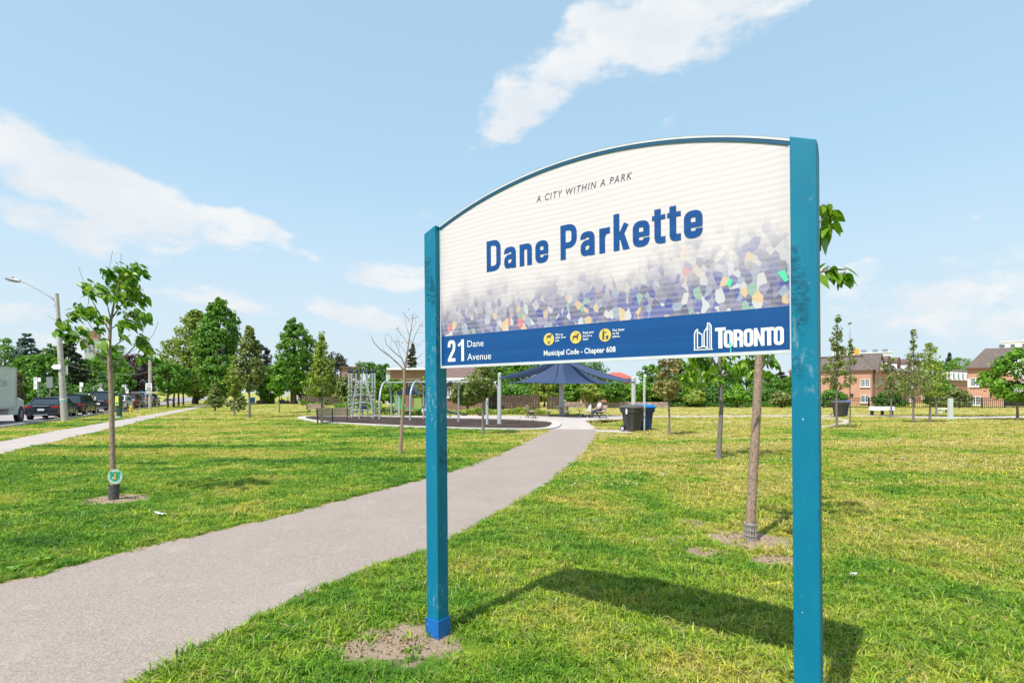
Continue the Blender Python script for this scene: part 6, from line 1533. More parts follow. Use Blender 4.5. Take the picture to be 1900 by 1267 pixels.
# litter
for (px, py, w_, lab, sd_) in ((295, 961, .13, 'crumpled white paper scrap on the grass right of the tagged tree', 1), (894, 859, .10, 'small white paper scrap at the left edge of the path', 2), (1587, 1079, .05, 'tiny pale scrap on the grass right of the near sign post', 3)):
    bm = bmesh.new(); bmesh.ops.create_grid(bm, x_segments=5, y_segments=5, size=w_ / 2); r_ = random.Random(sd_)
    for v in bm.verts: v.co.z += .055 + r_.uniform(0, .03); v.co.x += r_.uniform(-.012, .012); v.co.y = v.co.y * .6 + r_.uniform(-.012, .012)
    me = bpy.data.meshes.new('litter'); bm.to_mesh(me); bm.free(); o = link('litter', me, 'paper'); o.location = G(px, py); o.rotation_euler = (0, .25, sd_ * .7); tag(o, lab, 'litter')
# ------------------------------------------------------------------ near trees with single leaves
def leaf_proto(name, L, W_, fold=.25, seg=5):
    mb = MB(); prof = [(0, .05), (.12, .75), (.32, 1.0), (.58, .80), (.82, .38), (1.0, .02)]
    for t, w in prof:
        z = -.10 * t * t * L * 1.6; mb.v += [(t * L, -w * W_ / 2, z + fold * w * W_ / 2 * .6), (t * L, 0, z), (t * L, w * W_ / 2, z + fold * w * W_ / 2 * .6)]
    for i in range(len(prof) - 1):
        o = i * 3; mb.f += [(o, o + 3, o + 4, o + 1), (o + 1, o + 4, o + 5, o + 2)]
    mb.tube([(-.22 * L, 0, .03), (0, 0, 0)], .004, 3, False)
    m = mb.mesh(name); m.materials.append(MATS['catalpa_leaf']); m.polygons.foreach_set('use_smooth', [True] * len(m.polygons)); return m
LP_ = [leaf_proto('leaf', 1.0, .58, .3), leaf_proto('leaf', 1.0, .70, .15), leaf_proto('leaf', 1.0, .48, .45)]
def hang_leaves(root, centers, n, size, wind, seed, spread=1.0):
    """centers: (x,y,z,r) local; one object per leaf, bunched round the twig ends"""
    r = random.Random(seed); tot = sum(c[3] ** 1.3 for c in centers); twigs = MB()
    for c in centers:
        k = max(2, int(round(n * c[3] ** 1.3 / tot)))
        for j in range(k):
            d = Vector((r.gauss(0, 1), r.gauss(0, 1), r.gauss(0, .8))).normalized() * c[3] * (r.random() ** .5) * spread
            p = Vector(c[:3]) + d
            dirn = (Vector(wind) * r.uniform(.4, 1.3) + Vector((r.gauss(0, .55), r.gauss(0, .55), r.uniform(-.75, .05)))).normalized()
            q = dirn.to_track_quat('X', 'Z').to_matrix() @ Matrix.Rotation(r.gauss(0, .7), 3, 'X')
            o = bpy.data.objects.new('leaf', r.choice(LP_)); COL.objects.link(o); o.parent = root
            s = size * r.uniform(.6, 1.25); o.matrix_local = Matrix.Translation(p) @ q.to_4x4() @ Matrix.Scale(s, 4)
            if r.random() < .55: twigs.tube([c[:3], tuple(Vector(c[:3]).lerp(p, .5) + Vector((0, 0, .02))), tuple(p)], [.006, .004, .003], 3, False)
    return twigs
def small_leaves(root, centers, n, size, wind, seed):
    """the many smaller leaves between the large ones, joined"""
    r = random.Random(seed); tot = sum(c[3] ** 1.3 for c in centers); mb = MB(); src = LP_[2]; vs0 = [v.co.copy() for v in src.vertices][:18]; fs0 = [tuple(p.vertices) for p in src.polygons if max(p.vertices) < 18]
    for c in centers:
        for j in range(max(2, int(round(n * c[3] ** 1.3 / tot)))):
            p = Vector(c[:3]) + Vector((r.gauss(0, 1), r.gauss(0, 1), r.gauss(0, .8))).normalized() * c[3] * (r.random() ** .6) * 1.15
            d = (Vector(wind) * r.uniform(.4, 1.3) + Vector((r.gauss(0, .55), r.gauss(0, .55), r.uniform(-.75, .1)))).normalized()
            q = d.to_track_quat('X', 'Z').to_matrix() @ Matrix.Rotation(r.gauss(0, .9), 3, 'X'); s = size * r.uniform(.6, 1.25)
            mb.add([p + q @ (v * s) for v in vs0], fs0)
    o = mb.obj('small_leaves', 'catalpa_leaf', root, smooth=True, recalc=False); o['kind'] = 'stuff'
# 1. young tagged tree on the left
bx_, by_, _ = G(211, 926); Z1 = by_
yt = thing('young_tree', (bx_, by_, 0), 0, 'young wind-blown tree with round green tag and black pipe guard at its foot', 'tree')
def L1(px, py, dy=0.0): return (XW(px, Z1 + dy) - bx_, dy, HZ(py, Z1 + dy))
mb = MB(); mb.tube([L1(211, 926), L1(210, 880), L1(208, 800), L1(206, 720), L1(204, 680), L1(203, 640), L1(205, 600), L1(212, 560), L1(222, 520)], [.052, .045, .040, .038, .036, .028, .022, .014, .006], 10); mb.obj('trunk', 'bark_young', yt, smooth=True)
br = [([(205, 677), (188, 663), (170, 650), (150, 628), (125, 610), (112, 600)], 0.1, .022), ([(204, 677), (222, 668), (238, 655), (252, 640), (262, 630)], -.15, .020), ([(205, 648), (215, 640), (232, 628), (243, 620)], .25, .014),
      ([(204, 655), (190, 640), (180, 622), (165, 600), (150, 575)], .2, .014), ([(205, 620), (195, 600), (180, 575), (165, 545), (157, 530)], -.1, .012), ([(208, 590), (222, 570), (240, 545), (255, 515)], .1, .012), ([(206, 610), (225, 598), (245, 585), (268, 580)], -.25, .010),
      ([(207, 600), (200, 570), (200, 530), (203, 500)], -.2, .010), ([(252, 640), (272, 634), (285, 620), (291, 605), (294, 596)], -.1, .006), ([(165, 645), (160, 632), (148, 618)], .3, .006), ([(112, 600), (96, 590), (88, 585)], .0, .004), ([(157, 530), (149, 505), (146, 495)], .0, .003), ([(222, 520), (224, 500), (225, 470)], 0, .003), ([(203, 500), (206, 480), (209, 466)], 0, .003), ([(240, 655), (252, 648), (258, 640), (270, 600), (272, 592)], .2, .003), ([(238, 660), (228, 650), (218, 640)], .3, .004)]
mb = MB()
for pts, dy, r0 in br: mb.tube([L1(a, b, dy * (.3 + .7 * i / len(pts))) for i, (a, b) in enumerate(pts)], [max(.003, r0 * (1 - i / (len(pts) * 1.1))) for i in range(len(pts))], 6)
CL = [(155, 527, 12), (166, 541, 13), (182, 532, 9), (200, 505, 15), (225, 500, 18), (240, 515, 16), (252, 494, 11), (262, 506, 8), (215, 525, 22), (243, 533, 20), (258, 552, 16), (225, 553, 22), (200, 548, 10), (150, 573, 15), (135, 583, 12), (165, 578, 15), (185, 590, 14), (240, 580, 18), (264, 585, 13), (225, 600, 11),
      (115, 600, 11), (105, 614, 9), (125, 620, 12), (150, 612, 11), (158, 630, 8), (190, 632, 10), (205, 644, 8), (262, 632, 14), (274, 648, 12), (285, 662, 10), (264, 662, 9), (222, 622, 6), (183, 610, 8), (190, 655, 9), (250, 600, 10)]
r_ = random.Random(4); u = Z1 / F
cen = []
for (a, b, c) in CL:
    dy = r_.uniform(-.45, .45); q_ = L1(a, b, dy); cen.append((q_[0], q_[1], q_[2], c * u * .85))
tw_ = hang_leaves(yt, cen, 290, .168, (.85, .15, -.40), 3)
small_leaves(yt, cen, 620, .115, (.85, .15, -.40), 31)
mb.v, base_n = mb.v, len(mb.v)
mb.add(tw_.v, tw_.f); mb.obj('branch', 'bark_grey', yt, smooth=True)
mat('pipe_grey', (.075, .07, .068), .7, var=.5, vscale=30)
gd = MB(); gd.tube([(0, 0, 0)] + [(0, 0, .03 + i * .0155) for i in range(13)] + [(0, 0, .235)], [.076] + [.074 + .004 * (i % 2) for i in range(13)] + [.080], 16, False); gd.tube([(0, 0, .235), (0, 0, .0)], [.070, .068], 16, False); g_ = gd.obj('pipe_guard', 'pipe_grey', yt, smooth=False)
g_.rotation_euler = (0, R(2), 0)
# tag disc
tc = Vector((XW(213.5, Z1 - .1) - bx_, -.10, HZ(884, Z1 - .1))); tg = MB(); tg.tube([(tc.x, tc.y + .006, tc.z), (tc.x, tc.y - .0, tc.z)], .118, 36); tgo = tg.obj('round_tag', 'sign_green', yt)
d = MB(); d.disc((tc.x, tc.y - .002, tc.z), .119, (0, -1, 0), 36, .111); d.obj('tag_rim', 'letter_white', tgo)
d = MB()
def arc_band(mb_, c, r0, r1, a0, a1, y, n=10):
    vs = []
    for i in range(n + 1):
        a = R(a0 + (a1 - a0) * i / n); vs += [(c.x + r0 * math.cos(a), y, c.z + r0 * math.sin(a)), (c.x + r1 * math.cos(a), y, c.z + r1 * math.sin(a))]
    mb_.add(vs, [(i * 2, i * 2 + 2, i * 2 + 3, i * 2 + 1) for i in range(n)])
rr = random.Random(2)
for a0, a1, st_ in ((60, 122, 9), (-150, -30, 10), (160, 200, 9), (-25, 15, 9)):
    a = a0
    while a < a1: arc_band(d, tc, .083, .103, a, a + st_ * .68, tc.y - .0024, 3); a += st_
d.obj('tag_lettering', 'letter_white', tgo)
d = MB(); arc_band(d, tc, .068, .072, 0, 360, tc.y - .0024, 30); d.obj('tag_ring', 'mint', tgo)
d = MB()
for (dx, dz, w_, h_) in ((0, .035, .030, .022), (0, .0, .022, .05), (0, -.034, .036, .02), (0, .050, .018, .012)): d.box((tc.x + dx + .003, tc.y - .004, tc.z + dz), (w_, .003, h_))
d.obj('tag_emblem', 'orange_paint', tgo)
d = MB(); d.box((tc.x - .028, tc.y - .004, tc.z - .022), (.016, .003, .03)); d.obj('tag_mark', 'letter_white', tgo)
mb = MB(); mb.tube([(0, -.05, tc.z), tuple(tc)], .008, 4); mb.obj('tag_wire', 'black_iron', yt)
# 2. near catalpa behind the right of the board
cx2, cy2, _ = G(1392, 1002); Z2 = cy2
ct = thing('catalpa_tree', (cx2, cy2, 0), 0, 'near catalpa with smooth pink-brown trunk and grey lattice guard, crown behind the board', 'tree')
def L2(px, py, dy=0.0): return (XW(px, Z2 + dy) - cx2, dy, HZ(py, Z2 + dy))
mb = MB(); mb.tube([L2(1391, 1005), L2(1394, 940), L2(1399, 850), L2(1404, 760), L2(1408, 680), L2(1411, 600), L2(1414, 520), L2(1420, 440), L2(1428, 370)], [.062, .056, .053, .050, .047, .044, .034, .022, .010], 12); mb.obj('trunk', 'bark_young', ct, smooth=True)
mb = MB()
for pts, dy, r0 in (([(1413, 560), (1450, 530), (1500, 510), (1545, 500), (1570, 500)], -.1, .022), ([(1414, 520), (1460, 470), (1500, 430), (1535, 400)], .2, .02), ([(1412, 570), (1370, 540), (1330, 520)], .2, .022), ([(1416, 500), (1380, 450), (1360, 410)], -.3, .018), ([(1418, 470), (1440, 420), (1470, 370)], .5, .018), ([(1412, 590), (1400, 560), (1390, 520)], -.9, .018), ([(1415, 540), (1430, 500), (1440, 470)], 1.0, .018)):
    mb.tube([L2(a, b, dy * i / len(pts)) for i, (a, b) in enumerate(pts)], [r0 * (1 - .75 * i / len(pts)) for i in range(len(pts))], 6)
CL = [(1534, 385, 17, .1), (1540, 400, 17, .15), (1534, 422, 16, .1), (1534, 438, 12, .15), (1530, 405, 22, .2), (1552, 498, 17, -.1), (1565, 508, 17, -.05), (1545, 505, 15, -.1), (1562, 514, 12, -.1), (1535, 497, 14, 0), (1500, 430, 35, .2), (1490, 500, 35, -.1), (1450, 450, 45, .3), (1420, 400, 40, 0), (1380, 440, 42, -.4), (1340, 510, 40, .2), (1395, 520, 40, -.9), (1440, 500, 40, 1.0), (1460, 380, 30, .5), (1425, 360, 25, 0), (1365, 400, 25, -.3), (1440, 540, 30, .5)]
r_ = random.Random(9); cen = []
for (a, b, c, dy) in CL: q_ = L2(a, b, dy); cen.append((q_[0], q_[1], q_[2], c * Z2 / F))
tw_ = hang_leaves(ct, cen, 280, .19, (.45, .1, -.65), 12, spread=.85)
mb.add(tw_.v, tw_.f); mb.obj('branch', 'bark_grey', ct, smooth=True)
g = MB(); HG = .20; RG = .072; nS = 16
for z0 in (.0, .058, .118, .178): g.tube([(RG * (1.0 if z0 < .1 else .99) * math.cos(a * 2 * math.pi / 24), RG * math.sin(a * 2 * math.pi / 24), z0 + .008) for a in range(25)], .006, 5)
for i in range(nS): a = i / nS * 2 * math.pi; g.bar((RG * math.cos(a), RG * math.sin(a), 0), (RG * math.cos(a), RG * math.sin(a), HG), .011, .004)
g.tube([(RG * .98 * math.cos(a * 2 * math.pi / 24), RG * .98 * math.sin(a * 2 * math.pi / 24), HG) for a in range(25)], .008, 5)
mat('guard_grey', (.30, .28, .27), .6); g_ = g.obj('lattice_guard', 'guard_grey', ct); g_.location = (0.0, 0, .0); g_.rotation_euler = (0, R(2), 0)
# 3. catalpa a little farther, left of it: leaves bunched under the board
cx3, cy3, _ = G(1334, 851); Z3 = cy3
c3 = thing('catalpa_tree', (cx3, cy3, 0), 0, 'second catalpa, slim grey-brown trunk, crown showing just below the board edge', 'tree')
def L3(px, py, dy=0.0): return (XW(px, Z3 + dy) - cx3, dy, HZ(py, Z3 + dy))
mb = MB(); mb.tube([L3(1333, 852), L3(1335, 820), L3(1338, 760), L3(1337, 720), L3(1335, 690), L3(1336, 640), L3(1340, 580), L3(1345, 540)], [.090, .062, .055, .055, .048, .04, .028, .012], 10); mb.obj('trunk', 'bark_grey', c3, smooth=True)
mb = MB()
for pts, dy, r0 in (([(1336, 715), (1315, 705), (1290, 695), (1268, 690)], .4, .025), ([(1337, 700), (1360, 690), (1390, 680), (1430, 670)], -.3, .025), ([(1335, 690), (1320, 660), (1300, 630)], -.5, .025), ([(1336, 660), (1370, 630), (1400, 610)], .6, .022), ([(1337, 640), (1320, 590), (1310, 570)], .3, .02), ([(1338, 620), (1370, 580), (1380, 560)], -.4, .02)):
    mb.tube([L3(a, b, dy * i / len(pts)) for i, (a, b) in enumerate(pts)], [r0 * (1 - .7 * i / len(pts)) for i in range(len(pts))], 6)
CL = [(1300, 672, 14), (1320, 680, 16), (1345, 675, 16), (1370, 678, 15), (1395, 672, 15), (1425, 668, 12), (1438, 672, 9), (1285, 690, 12), (1268, 700, 9), (1310, 695, 13), (1330, 700, 9), (1275, 716, 7), (1372, 690, 9), (1392, 690, 7), (1415, 690, 8), (1350, 650, 22), (1300, 640, 22), (1400, 640, 24), (1320, 600, 24), (1370, 600, 24), (1340, 560, 20), (1290, 660, 14), (1420, 650, 14), (1350, 690, 12), (1300, 710, 9)]
cen = []; r_ = random.Random(10)
for (a, b, c) in CL: dy = r_.uniform(-.8, .8); q_ = L3(a, b, dy); cen.append((q_[0], q_[1], q_[2], c * Z3 / F * .9))
tw_ = hang_leaves(c3, cen, 295, .225, (.35, .1, -.75), 15)
small_leaves(c3, cen, 800, .17, (.35, .1, -.75), 32)
mb.add(tw_.v, tw_.f); mb.obj('branch', 'bark_grey', c3, smooth=True)
# 4. bare tree by the left post
bx4, by4, _ = G(743, 842); Z4 = by4
bt = thing('bare_tree', (bx4, by4, 0), 0, 'leafless young tree with spreading bare branches left of the left sign post', 'tree')
def L4(px, py, dy=0.0): return (XW(px, Z4 + dy) - bx4, dy, HZ(py, Z4 + dy))
mb = MB(); mb.tube([L4(743, 843), L4(745, 800), L4(748, 750), L4(751, 710), L4(750, 688), L4(755, 660), L4(759, 630), L4(764, 605), L4(768, 580)], [.058, .048, .044, .040, .040, .026, .018, .010, .005], 8); mb.obj('trunk', 'bark_young', bt, smooth=True)
mb = MB(); r_ = random.Random(3)
for pts, dy, r0 in (([(750, 688), (742, 678), (725, 662), (705, 648), (693, 635), (689, 622)], .2, .024), ([(752, 680), (745, 665), (730, 652), (718, 640), (713, 628)], -.3, .018), ([(754, 672), (765, 672), (775, 665), (784, 655)], .2, .014), ([(756, 655), (762, 645), (770, 620), (785, 596)], -.2, .012), ([(758, 640), (748, 625), (740, 612), (738, 604)], .3, .008), ([(760, 625), (754, 605), (751, 578)], .1, .008), ([(762, 615), (772, 600), (770, 585)], -.1, .006), ([(745, 665), (735, 640), (722, 622), (716, 619)], .1, .008), ([(725, 662), (712, 650), (708, 640)], .1, .006), ([(752, 678), (760, 684), (772, 678), (785, 672)], 0, .012), ([(763, 608), (757, 590), (745, 578)], 0, .004), ([(757, 650), (770, 645), (783, 640)], .2, .006), ([(740, 650), (742, 635), (735, 622)], .2, .005), ([(730, 652), (724, 640), (726, 630)], .2, .004), ([(770, 620), (778, 616), (786, 618)], .2, .004), ([(760, 630), (775, 640), (786, 632)], .2, .004), ([(756, 660), (742, 640), (730, 632)], -.2, .006)):
    mb.tube([L4(a + r_.uniform(-.8, .8), b, dy * i / len(pts)) for i, (a, b) in enumerate(pts)], [max(.004, r0 * (1 - .8 * i / len(pts))) for i in range(len(pts))], 5)
mb.obj('branch', 'bark_grey', bt, smooth=True)
C = []; N = []
for i in range(60):
    a, b = r_.choice([(738, 632), (768, 585), (783, 600), (716, 622), (760, 590), (757, 640), (742, 612)]); q_ = L4(a + r_.gauss(0, 5), b + r_.gauss(0, 5), r_.uniform(-.2, .2)); C.append(q_); N.append((0, 0, -1))
link('withered_leaves', leaves_mesh('withered_leaves', np.array(C), np.array(N, float), .05), 'leaf_russet', bt)

# ------------------------------------------------------------------ saplings in the park (base px, base py, top py, crown px width, crown bottom py, leaf kind, profile, label)
def sapling(px, pyb, pyt, wpx, pyc, kind, prof, label, seed, leaf=.13, ncl=55, per=26, tr=.05, lean=(0, 0), bark='bark_grey', cat='tree', csize=.30, name='young_tree', group='young trees planted across the lawn', fill=.2, flat=.8):
    x, y, _ = G(px, pyb); u = y / F; H = (pyb - pyt) * u; base = (pyb - pyc) * u
    if px > 1200 and px < 1800: ncl = int(ncl * .62); per = int(per * .8)
    return tree(name, (x, y, 0), H, wpx * u, label, LM_(kind), prof, base, ncl, per, leaf, tr, bark, seed, group, cat, csize, flat, lean, nlimb=14, fill=fill)
def LM_(k): return MATS[k]
sapling(597, 786, 618, 62, 735, 'leaf_yellow', 'spire', 'slim sapling with a thin spire top standing beside the two benches', 21, .15, 80, 34, .065, csize=.34)
sapling(897, 806, 655, 60, 735, 'leaf_olive', 'egg', 'sapling under the board left of the canopy post', 22, .12, 70, 34, .06, csize=.34)
sapling(1241, 808, 640, 58, 742, 'leaf_russet', 'egg', 'russet-green sapling standing right of the bins', 23, .12, 75, 34, .05, csize=.34)
sapling(1553, 795, 575, 50, 722, 'leaf_olive', 'spire', 'tall thin sapling right beside the near sign post', 24, .12, 80, 34, .055, csize=.36)
sapling(1577, 794, 598, 22, 690, 'leaf_olive', 'spire', 'wispy narrow sapling top just right of the tall thin one', 29, .11, 26, 20, .03, csize=.5)
sapling(1653, 774, 660, 42, 738, 'leaf_olive', 'egg', 'small olive sapling behind the long pale bench', 25, .15, 55, 30, .06)
sapling(1695, 785, 614, 56, 735, 'leaf_olive', 'spire', 'tallest spindly sapling in the middle of the right lawn', 26, .13, 70, 30, .055, csize=.36)
sapling(1725, 783, 638, 62, 737, 'leaf_yellow', 'egg', 'bushy sapling with a yellow-painted foot right of the tallest one', 27, .13, 80, 30, .055, csize=.34)
sapling(1737, 773, 668, 44, 736, 'leaf_mid', 'round', 'round green sapling left of the granite plinth', 28, .16, 60, 30, .06)
sapling(463, 775, 605, 48, 728, 'leaf_olive', 'egg', 'taller olive-leaved sapling left of centre on the lawn', 31, .20, 90, 36, .08, csize=.34)
sapling(435, 771.5, 655, 34, 738, 'leaf_yellow', 'egg', 'shorter yellowish sapling left of the taller olive one', 32, .20, 55, 30, .05)
sapling(518, 766.5, 668, 40, 733, 'leaf_fresh', 'egg', 'light green sapling in front of the tall dark tree', 33, .22, 55, 34, .05)
sapling(399, 763, 712, 38, 757, 'leaf_olive', 'cone', 'little olive-green conifer on the lawn near the pavement', 34, .17, 60, 34, .07, name='small_conifer', group=None, flat=.5)
sapling(443, 764, 728, 30, 759, 'leaf_olive', 'bush', 'low conifer bush half hidden between the two olive saplings', 36, .20, 40, 30, .06, name='small_conifer', group=None, flat=.5)
fl = sapling(1888, 780, 648, 78, 742, 'leaf_fresh', 'oval', 'bright catalpa with white flower clusters at the right edge', 35, .22, 85, 40, .07, group=None, csize=.30)
mb = MB(); r_ = random.Random(6); s_ = fl.location.y / F; C = []; N = []
for (px, py) in ((1876, 678), (1869, 700), (1884, 682), (1862, 672), (1873, 708), (1858, 690), (1861, 725), (1886, 666), (1895, 700)):
    for i in range(26): C.append((XW(px, fl.location.y) - fl.location.x + r_.gauss(0, .11), -1.0 + r_.gauss(0, .15), HZ(py, fl.location.y) + r_.gauss(0, .09))); N.append((0, -1, .3))
link('flower_cluster', leaves_mesh('flower_cluster', np.array(C), np.array(N, float), .09), 'flower_white', fl)

# ------------------------------------------------------------------ bigger and farther trees
def bigtree(px, Z, pyt, wpx, pyb, kind, prof, label, seed, pyc=None, leaf=.34, ncl=90, per=36, group='trees round the edge of the park', cat='tree', csize=.27, flat=.75, name='tree', tr=None, fill=.35, lean=(0, 0), droop=0, squash=.9):
    u = Z / F; x = XW(px, Z); H = HZ(pyt, Z); zb = max(.05, HZ(pyc if pyc else pyb, Z))
    return tree(name, (x, Z, 0), H, wpx * u, label, LM_(kind), prof, zb, ncl, per, leaf, tr or max(.12, H * .022), 'bark_dark', seed, group, cat, csize, flat, lean, nlimb=10, fill=fill, squash=squash, droop=droop)
g1 = 'trees on the far side of the road'
bigtree(8, 75, 630, 80, 750, 'leaf_mid', 'round', 'mid-green tree at the left edge above the box truck', 41, 745, group=g1)
bigtree(48, 72, 614, 66, 745, 'leaf_spruce', 'cone', 'blue-grey spruce above the dark sedan', 42, 725, group=g1, flat=.35, cat='conifer', name='spruce_tree', leaf=.36, ncl=130)
bigtree(72, 62, 660, 90, 755, 'leaf_mid', 'round', 'broad leafy tree behind the parking signs and sedan', 43, 750, group=g1, ncl=120)
bigtree(14, 55, 684, 46, 755, 'leaf_russet', 'round', 'brownish bush-like tree behind the roof of the box truck', 44, 745, group=g1)
bigtree(128, 68, 632, 86, 750, 'leaf_cedar', 'cone', 'dark layered cedar behind the leaning lamp pole', 45, 740, group=g1, flat=.3, cat='conifer', name='cedar_tree', ncl=150, leaf=.36)
bigtree(95, 78, 640, 70, 750, 'leaf_dark', 'round', 'dark green tree between the spruce and the cedar', 46, 745, group=g1)
bigtree(168, 78, 668, 60, 755, 'leaf_mid', 'round', 'mid-green tree above the cyclist', 47, 750, group=g1, ncl=110)
bigtree(208, 88, 652, 66, 750, 'leaf_fresh', 'round', 'light green tree right behind the young tagged tree', 48, 740, group=g1)
bigtree(186, 66, 700, 40, 755, 'leaf_dark', 'bush', 'dark shrub mass behind the diamond sign', 49, 752, group=g1, name='shrub', cat='shrub')
bigtree(255, 95, 658, 70, 745, 'leaf_maroon', 'round', 'maroon-leaved tree left of the speed sign pole', 50, 728, group=g1, ncl=120)
bigtree(226, 82, 692, 36, 752, 'leaf_mid', 'round', 'small green tree below the maroon one', 51, 745, group=g1)
bigtree(286, 120, 655, 60, 740, 'leaf_maroon', 'round', 'second plum-dark tree behind the speed sign pole', 52, 728, group=g1)
for i, (px, w_, lab) in enumerate(((30, 90, 'dark undergrowth behind the box truck'), (110, 90, 'dark undergrowth behind the sedan and lamp pole'), (190, 90, 'dark undergrowth behind the diamond sign'))):
    bigtree(px, 60, 712, w_, 765, 'leaf_dark', 'bush', lab, 60 + i, 762, group=None, name='shrub', cat='shrub', ncl=90)
bigtree(65, 56, 725, 46, 765, 'leaf_fresh', 'bush', 'bright lime shrub just above the sedan roof', 65, 757, group=None, name='shrub', cat='shrub', leaf=.22)
g2 = 'young street trees in a row beside the pavement'
for i, (px, pb, w_, yt_) in enumerate(((311.5, 756, 52, 672), (322.5, 755.5, 40, 676), (331, 754, 40, 678), (340, 752, 40, 684))):
    Z_ = G(px, pb)[1]; bigtree(px, Z_, yt_, w_, pb, 'leaf_mid', 'round', ['nearest and leftmost street tree of the row by the pavement', 'second street tree from the left in the pavement row', 'third street tree from the left in the pavement row', 'farthest street tree of the row, next to the big tree'][i], 70 + i, 729, group=g2, leaf=.26, name='street_tree', tr=.12, ncl=70)
bigtree(362, 82, 577, 108, 752, 'leaf_yellow', 'egg', 'big yellow-green tree, left half of the tall pair', 80, 738, ncl=230, per=42, group=None, leaf=.36, csize=.22, tr=.4)
bigtree(406, 78, 554, 82, 752, 'leaf_mid', 'column', 'tall dark green tree with two peaks, right half of the tall pair', 81, 740, ncl=260, per=42, group=None, leaf=.36, csize=.22, tr=.4)
bigtree(391, 79, 560, 28, 700, 'leaf_mid', 'egg', 'slender dark peak tree standing in front of the tall pair', 82, 640, ncl=50, per=36, group=None, leaf=.34)
bigtree(485, 92, 640, 50, 748, 'leaf_plum', 'oval', 'grey-green round tree behind the olive sapling', 83, 735)
bigtree(498, 84, 680, 36, 748, 'leaf_mid', 'round', 'low green tree left of the tall central-left tree', 84, 745)
bigtree(545, 82, 590, 66, 752, 'leaf_mid', 'column', 'tall leafy tree with gaps of sky in its upper crown', 85, 728, ncl=150, per=44, group=None, leaf=.36, csize=.24, tr=.45)
bigtree(560, 86, 650, 72, 752, 'leaf_dark', 'round', 'wide darker tree directly behind the tall leafy tree', 86, 736)
bigtree(622, 90, 655, 56, 750, 'leaf_plum', 'round', 'dark tree right of the spindly sapling by the benches', 87, 742)
bigtree(640, 70, 700, 40, 752, 'leaf_olive', 'round', 'olive bushy tree left of the climbing poles', 88, 745)
bigtree(680, 84, 672, 60, 752, 'leaf_mid', 'round', 'green tree behind the climbing poles', 89, 745)
bigtree(712, 90, 676, 56, 752, 'leaf_dark', 'round', 'dark green tree behind the first swing arch', 90, 745)
bigtree(737, 66, 704, 56, 752, 'leaf_fresh', 'round', 'bright green shrubby tree between the swing arches', 91, 748)
bigtree(765, 96, 636, 34, 740, 'leaf_cedar', 'cone', 'dark pointed conifer above the porch of the brick house', 92, 728, cat='conifer', name='conifer', flat=.4)
bigtree(792, 50, 700, 40, 752, 'leaf_olive', 'round', 'olive shrub in front of the brick house porch', 93, 748, leaf=.25)
bigtree(868, 50, 706, 60, 757, 'leaf_olive', 'round', 'olive shrub at the right corner of the brick house', 94, 750, leaf=.25)
g3 = 'trees behind the blue canopy'
for i, (px, Z_, yt_, w_, k_, lab) in enumerate(((930, 78, 668, 70, 'leaf_fresh', 'light green tree behind the left canopy post'), (975, 74, 662, 70, 'leaf_mid', 'mid-green tree behind the left half of the blue canopy'), (900, 66, 690, 50, 'leaf_mid', 'green tree peeping over the fence right of the brick house'),
        (1010, 64, 706, 44, 'leaf_yellow', 'yellow-green small tree left of the canopy mast'), (1062, 64, 708, 40, 'leaf_fresh', 'small bright tree right of the canopy mast'), (1100, 62, 708, 44, 'leaf_yellow', 'yellow-green tree behind the seated person'), (1138, 62, 706, 46, 'leaf_mid', 'green tree left of the thick canopy post'),
        (1082, 80, 666, 90, 'leaf_dark', 'dark tree rising behind the right slope of the canopy'), (1210, 78, 678, 50, 'leaf_mid', 'green tree just right of the slim canopy post'), (955, 60, 716, 60, 'leaf_mid', 'leafy tree behind the wooden fence left of the mast'), (1180, 64, 712, 44, 'leaf_fresh', 'bright low tree behind the bins'), (880, 80, 664, 60, 'leaf_yellow', 'pale green tree above the roof end of the brick house'), (1035, 76, 690, 60, 'leaf_dark', 'dark tree directly behind the canopy mast'))):
    bigtree(px, Z_, yt_, w_, 752, k_, 'round', lab, 100 + i, 745, group=g3, leaf=.28 if Z_ < 66 else .34)
g4 = 'trees along the far edge of the right lawn'
for i, (px, Z_, yt_, w_, k_, pf, lab) in enumerate(((1262, 74, 668, 56, 'leaf_mid', 'round', 'mid-green tree behind the russet sapling'), (1300, 84, 652, 64, 'leaf_olive', 'oval', 'tall pale olive tree behind the second catalpa'), (1345, 72, 690, 60, 'leaf_dark', 'round', 'dark tree right behind the second catalpa trunk'), (1385, 80, 676, 60, 'leaf_mid', 'round', 'broad green tree left of the near catalpa trunk'),
        (1425, 84, 690, 50, 'leaf_mid', 'oval', 'dark tree just right of the near catalpa trunk'), (1448, 92, 690, 36, 'leaf_plum', 'column', 'grey-green column tree with two tops left of the near sign post'), (1468, 80, 698, 34, 'leaf_mid', 'oval', 'green tree touching the near sign post'), (1238, 66, 706, 46, 'leaf_yellow', 'round', 'yellow-green shrub tree behind the russet sapling foot'),
        (1290, 64, 722, 44, 'leaf_yellow', 'egg', 'low yellow-green tree with thin stem at the lawn edge'), (1368, 62, 714, 44, 'leaf_fresh', 'egg', 'bright young tree at the lawn edge between the catalpas'), (1450, 62, 728, 40, 'leaf_olive', 'bush', 'pale feathery shrub at the lawn edge by the near post'), (1500, 84, 694, 60, 'leaf_dark', 'round', 'dark tree hidden behind the near sign post'))):
    bigtree(px, Z_, yt_, w_, 754, k_, pf, lab, 120 + i, 745 if i < 8 else 748, group=g4, leaf=.32)
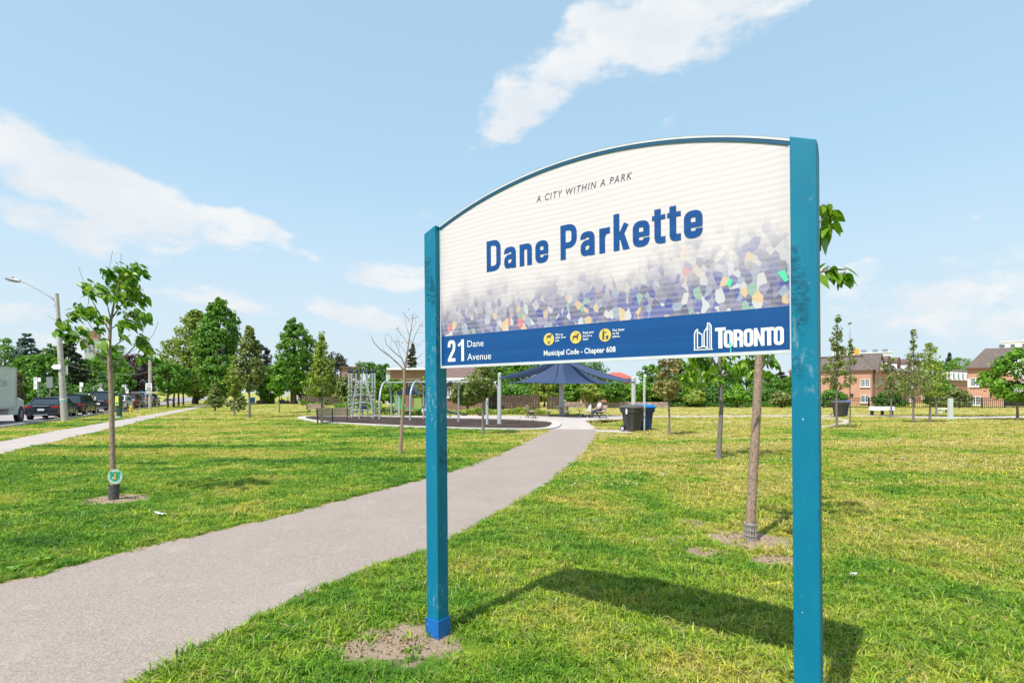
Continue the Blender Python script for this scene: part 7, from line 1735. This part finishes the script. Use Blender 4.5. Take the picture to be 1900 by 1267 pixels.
for i, (px, w_, lab) in enumerate(((1210, 110, 'dark hedge behind the slim canopy post and the russet sapling'), (1320, 120, 'dark hedge along the lawn behind the second catalpa'), (1430, 110, 'dark hedge along the lawn behind the near catalpa trunk'))):
    bigtree(px, 68, 724, w_, 757, 'leaf_dark', 'bush', lab, 140 + i, 752, group=None, name='hedge', cat='hedge', ncl=110, squash=.25)
for i, (px, Z_, yt_, w_, k_, pf, lab) in enumerate(((1762, 140, 655, 24, 'leaf_cedar', 'cone', 'dark fir top between the long row and the right townhouse'), (1780, 135, 665, 50, 'leaf_mid', 'round', 'green tree filling the gap between the townhouses'), (1650, 68, 726, 44, 'leaf_dark', 'bush', 'dark shrub in front of the long brick row'), (1770, 66, 722, 56, 'leaf_olive', 'bush', 'olive shrub in front of the distant low row'), (1545, 66, 724, 50, 'leaf_mid', 'bush', 'green shrub behind the tall thin sapling'), (1740, 67, 706, 44, 'leaf_mid', 'round', 'small round tree before the end of the long row'))):
    bigtree(px, Z_, yt_, w_, 756, k_, pf, lab, 150 + i, 752 if Z_ < 100 else 700, group=None, name='conifer' if pf == 'cone' else ('shrub' if pf == 'bush' else 'tree'), cat='shrub' if pf == 'bush' else 'tree', leaf=.26)
# low planting beds: nobody could count the stems
def bed_strip(name, px0, px1, pyb, pyt, kind, label, seed, dens=900):
    r = np.random.default_rng(seed); Z_ = G(px0, pyb)[1]; x0, x1 = XW(px0, Z_), XW(px1, Z_); h = HZ(pyt, Z_)
    n = dens; X = r.uniform(x0, x1, n); Y = r.uniform(Z_, Z_ + 2.5, n); Zz = r.uniform(0, 1, n) ** .7 * h * (0.7 + .3 * np.sin(X * 1.7))
    C = np.stack([X, Y, Zz], 1); N = r.normal(0, .4, (n, 3)) + [0, -.3, .8]
    o = link(name, leaves_mesh(name, C, N, .26, asp=.35), kind); tag(o, label, 'plants', kind='stuff')
bed_strip('flower_bed', 690, 1022, 769, 757, 'leaf_yellow', 'long bed of low leafy plants behind the playground', 1, 5200)
bed_strip('flower_bed', 553, 605, 752, 741, 'leaf_fresh', 'low green planting behind the sapling by the benches', 2, 900)
bed_strip('flower_bed', 618, 700, 757, 741, 'leaf_mid', 'low green planting behind the climbing poles', 3, 1500)
bed_strip('undergrowth', 1190, 1478, 755.5, 746, 'leaf_dark', 'shaded undergrowth along the far edge of the right lawn', 4, 4000)
bed_strip('undergrowth', 1040, 1190, 755.5, 748, 'leaf_mid', 'low greenery along the stone wall behind the bins', 5, 1500)
# a few broad-leaved weeds by the path
for i, (px, py, lab) in enumerate(((28, 1062, 'flat dandelion rosette at the path edge on the far left'), (75, 1045, 'broad-leaved weed beside the path, right of the dandelion rosette'), (1240, 640, ''), (176, 1000, 'small rosette weed in the grass above the path'))):
    if not lab: continue
    mb = MB(); r_ = random.Random(i)
    for k in range(11):
        a = r_.uniform(0, 6.28); L_ = r_.uniform(.07, .13); c_, s_ = math.cos(a), math.sin(a); w_ = .022
        mb.add([(0, 0, .02), (c_ * L_ * .55 - s_ * w_, s_ * L_ * .55 + c_ * w_, .055), (c_ * L_, s_ * L_, .05), (c_ * L_ * .55 + s_ * w_, s_ * L_ * .55 - c_ * w_, .055)], [(0, 1, 2, 3)])
    o = mb.obj('weed', 'leaf_fresh'); o.location = G(px, py); tag(o, lab, 'weed')
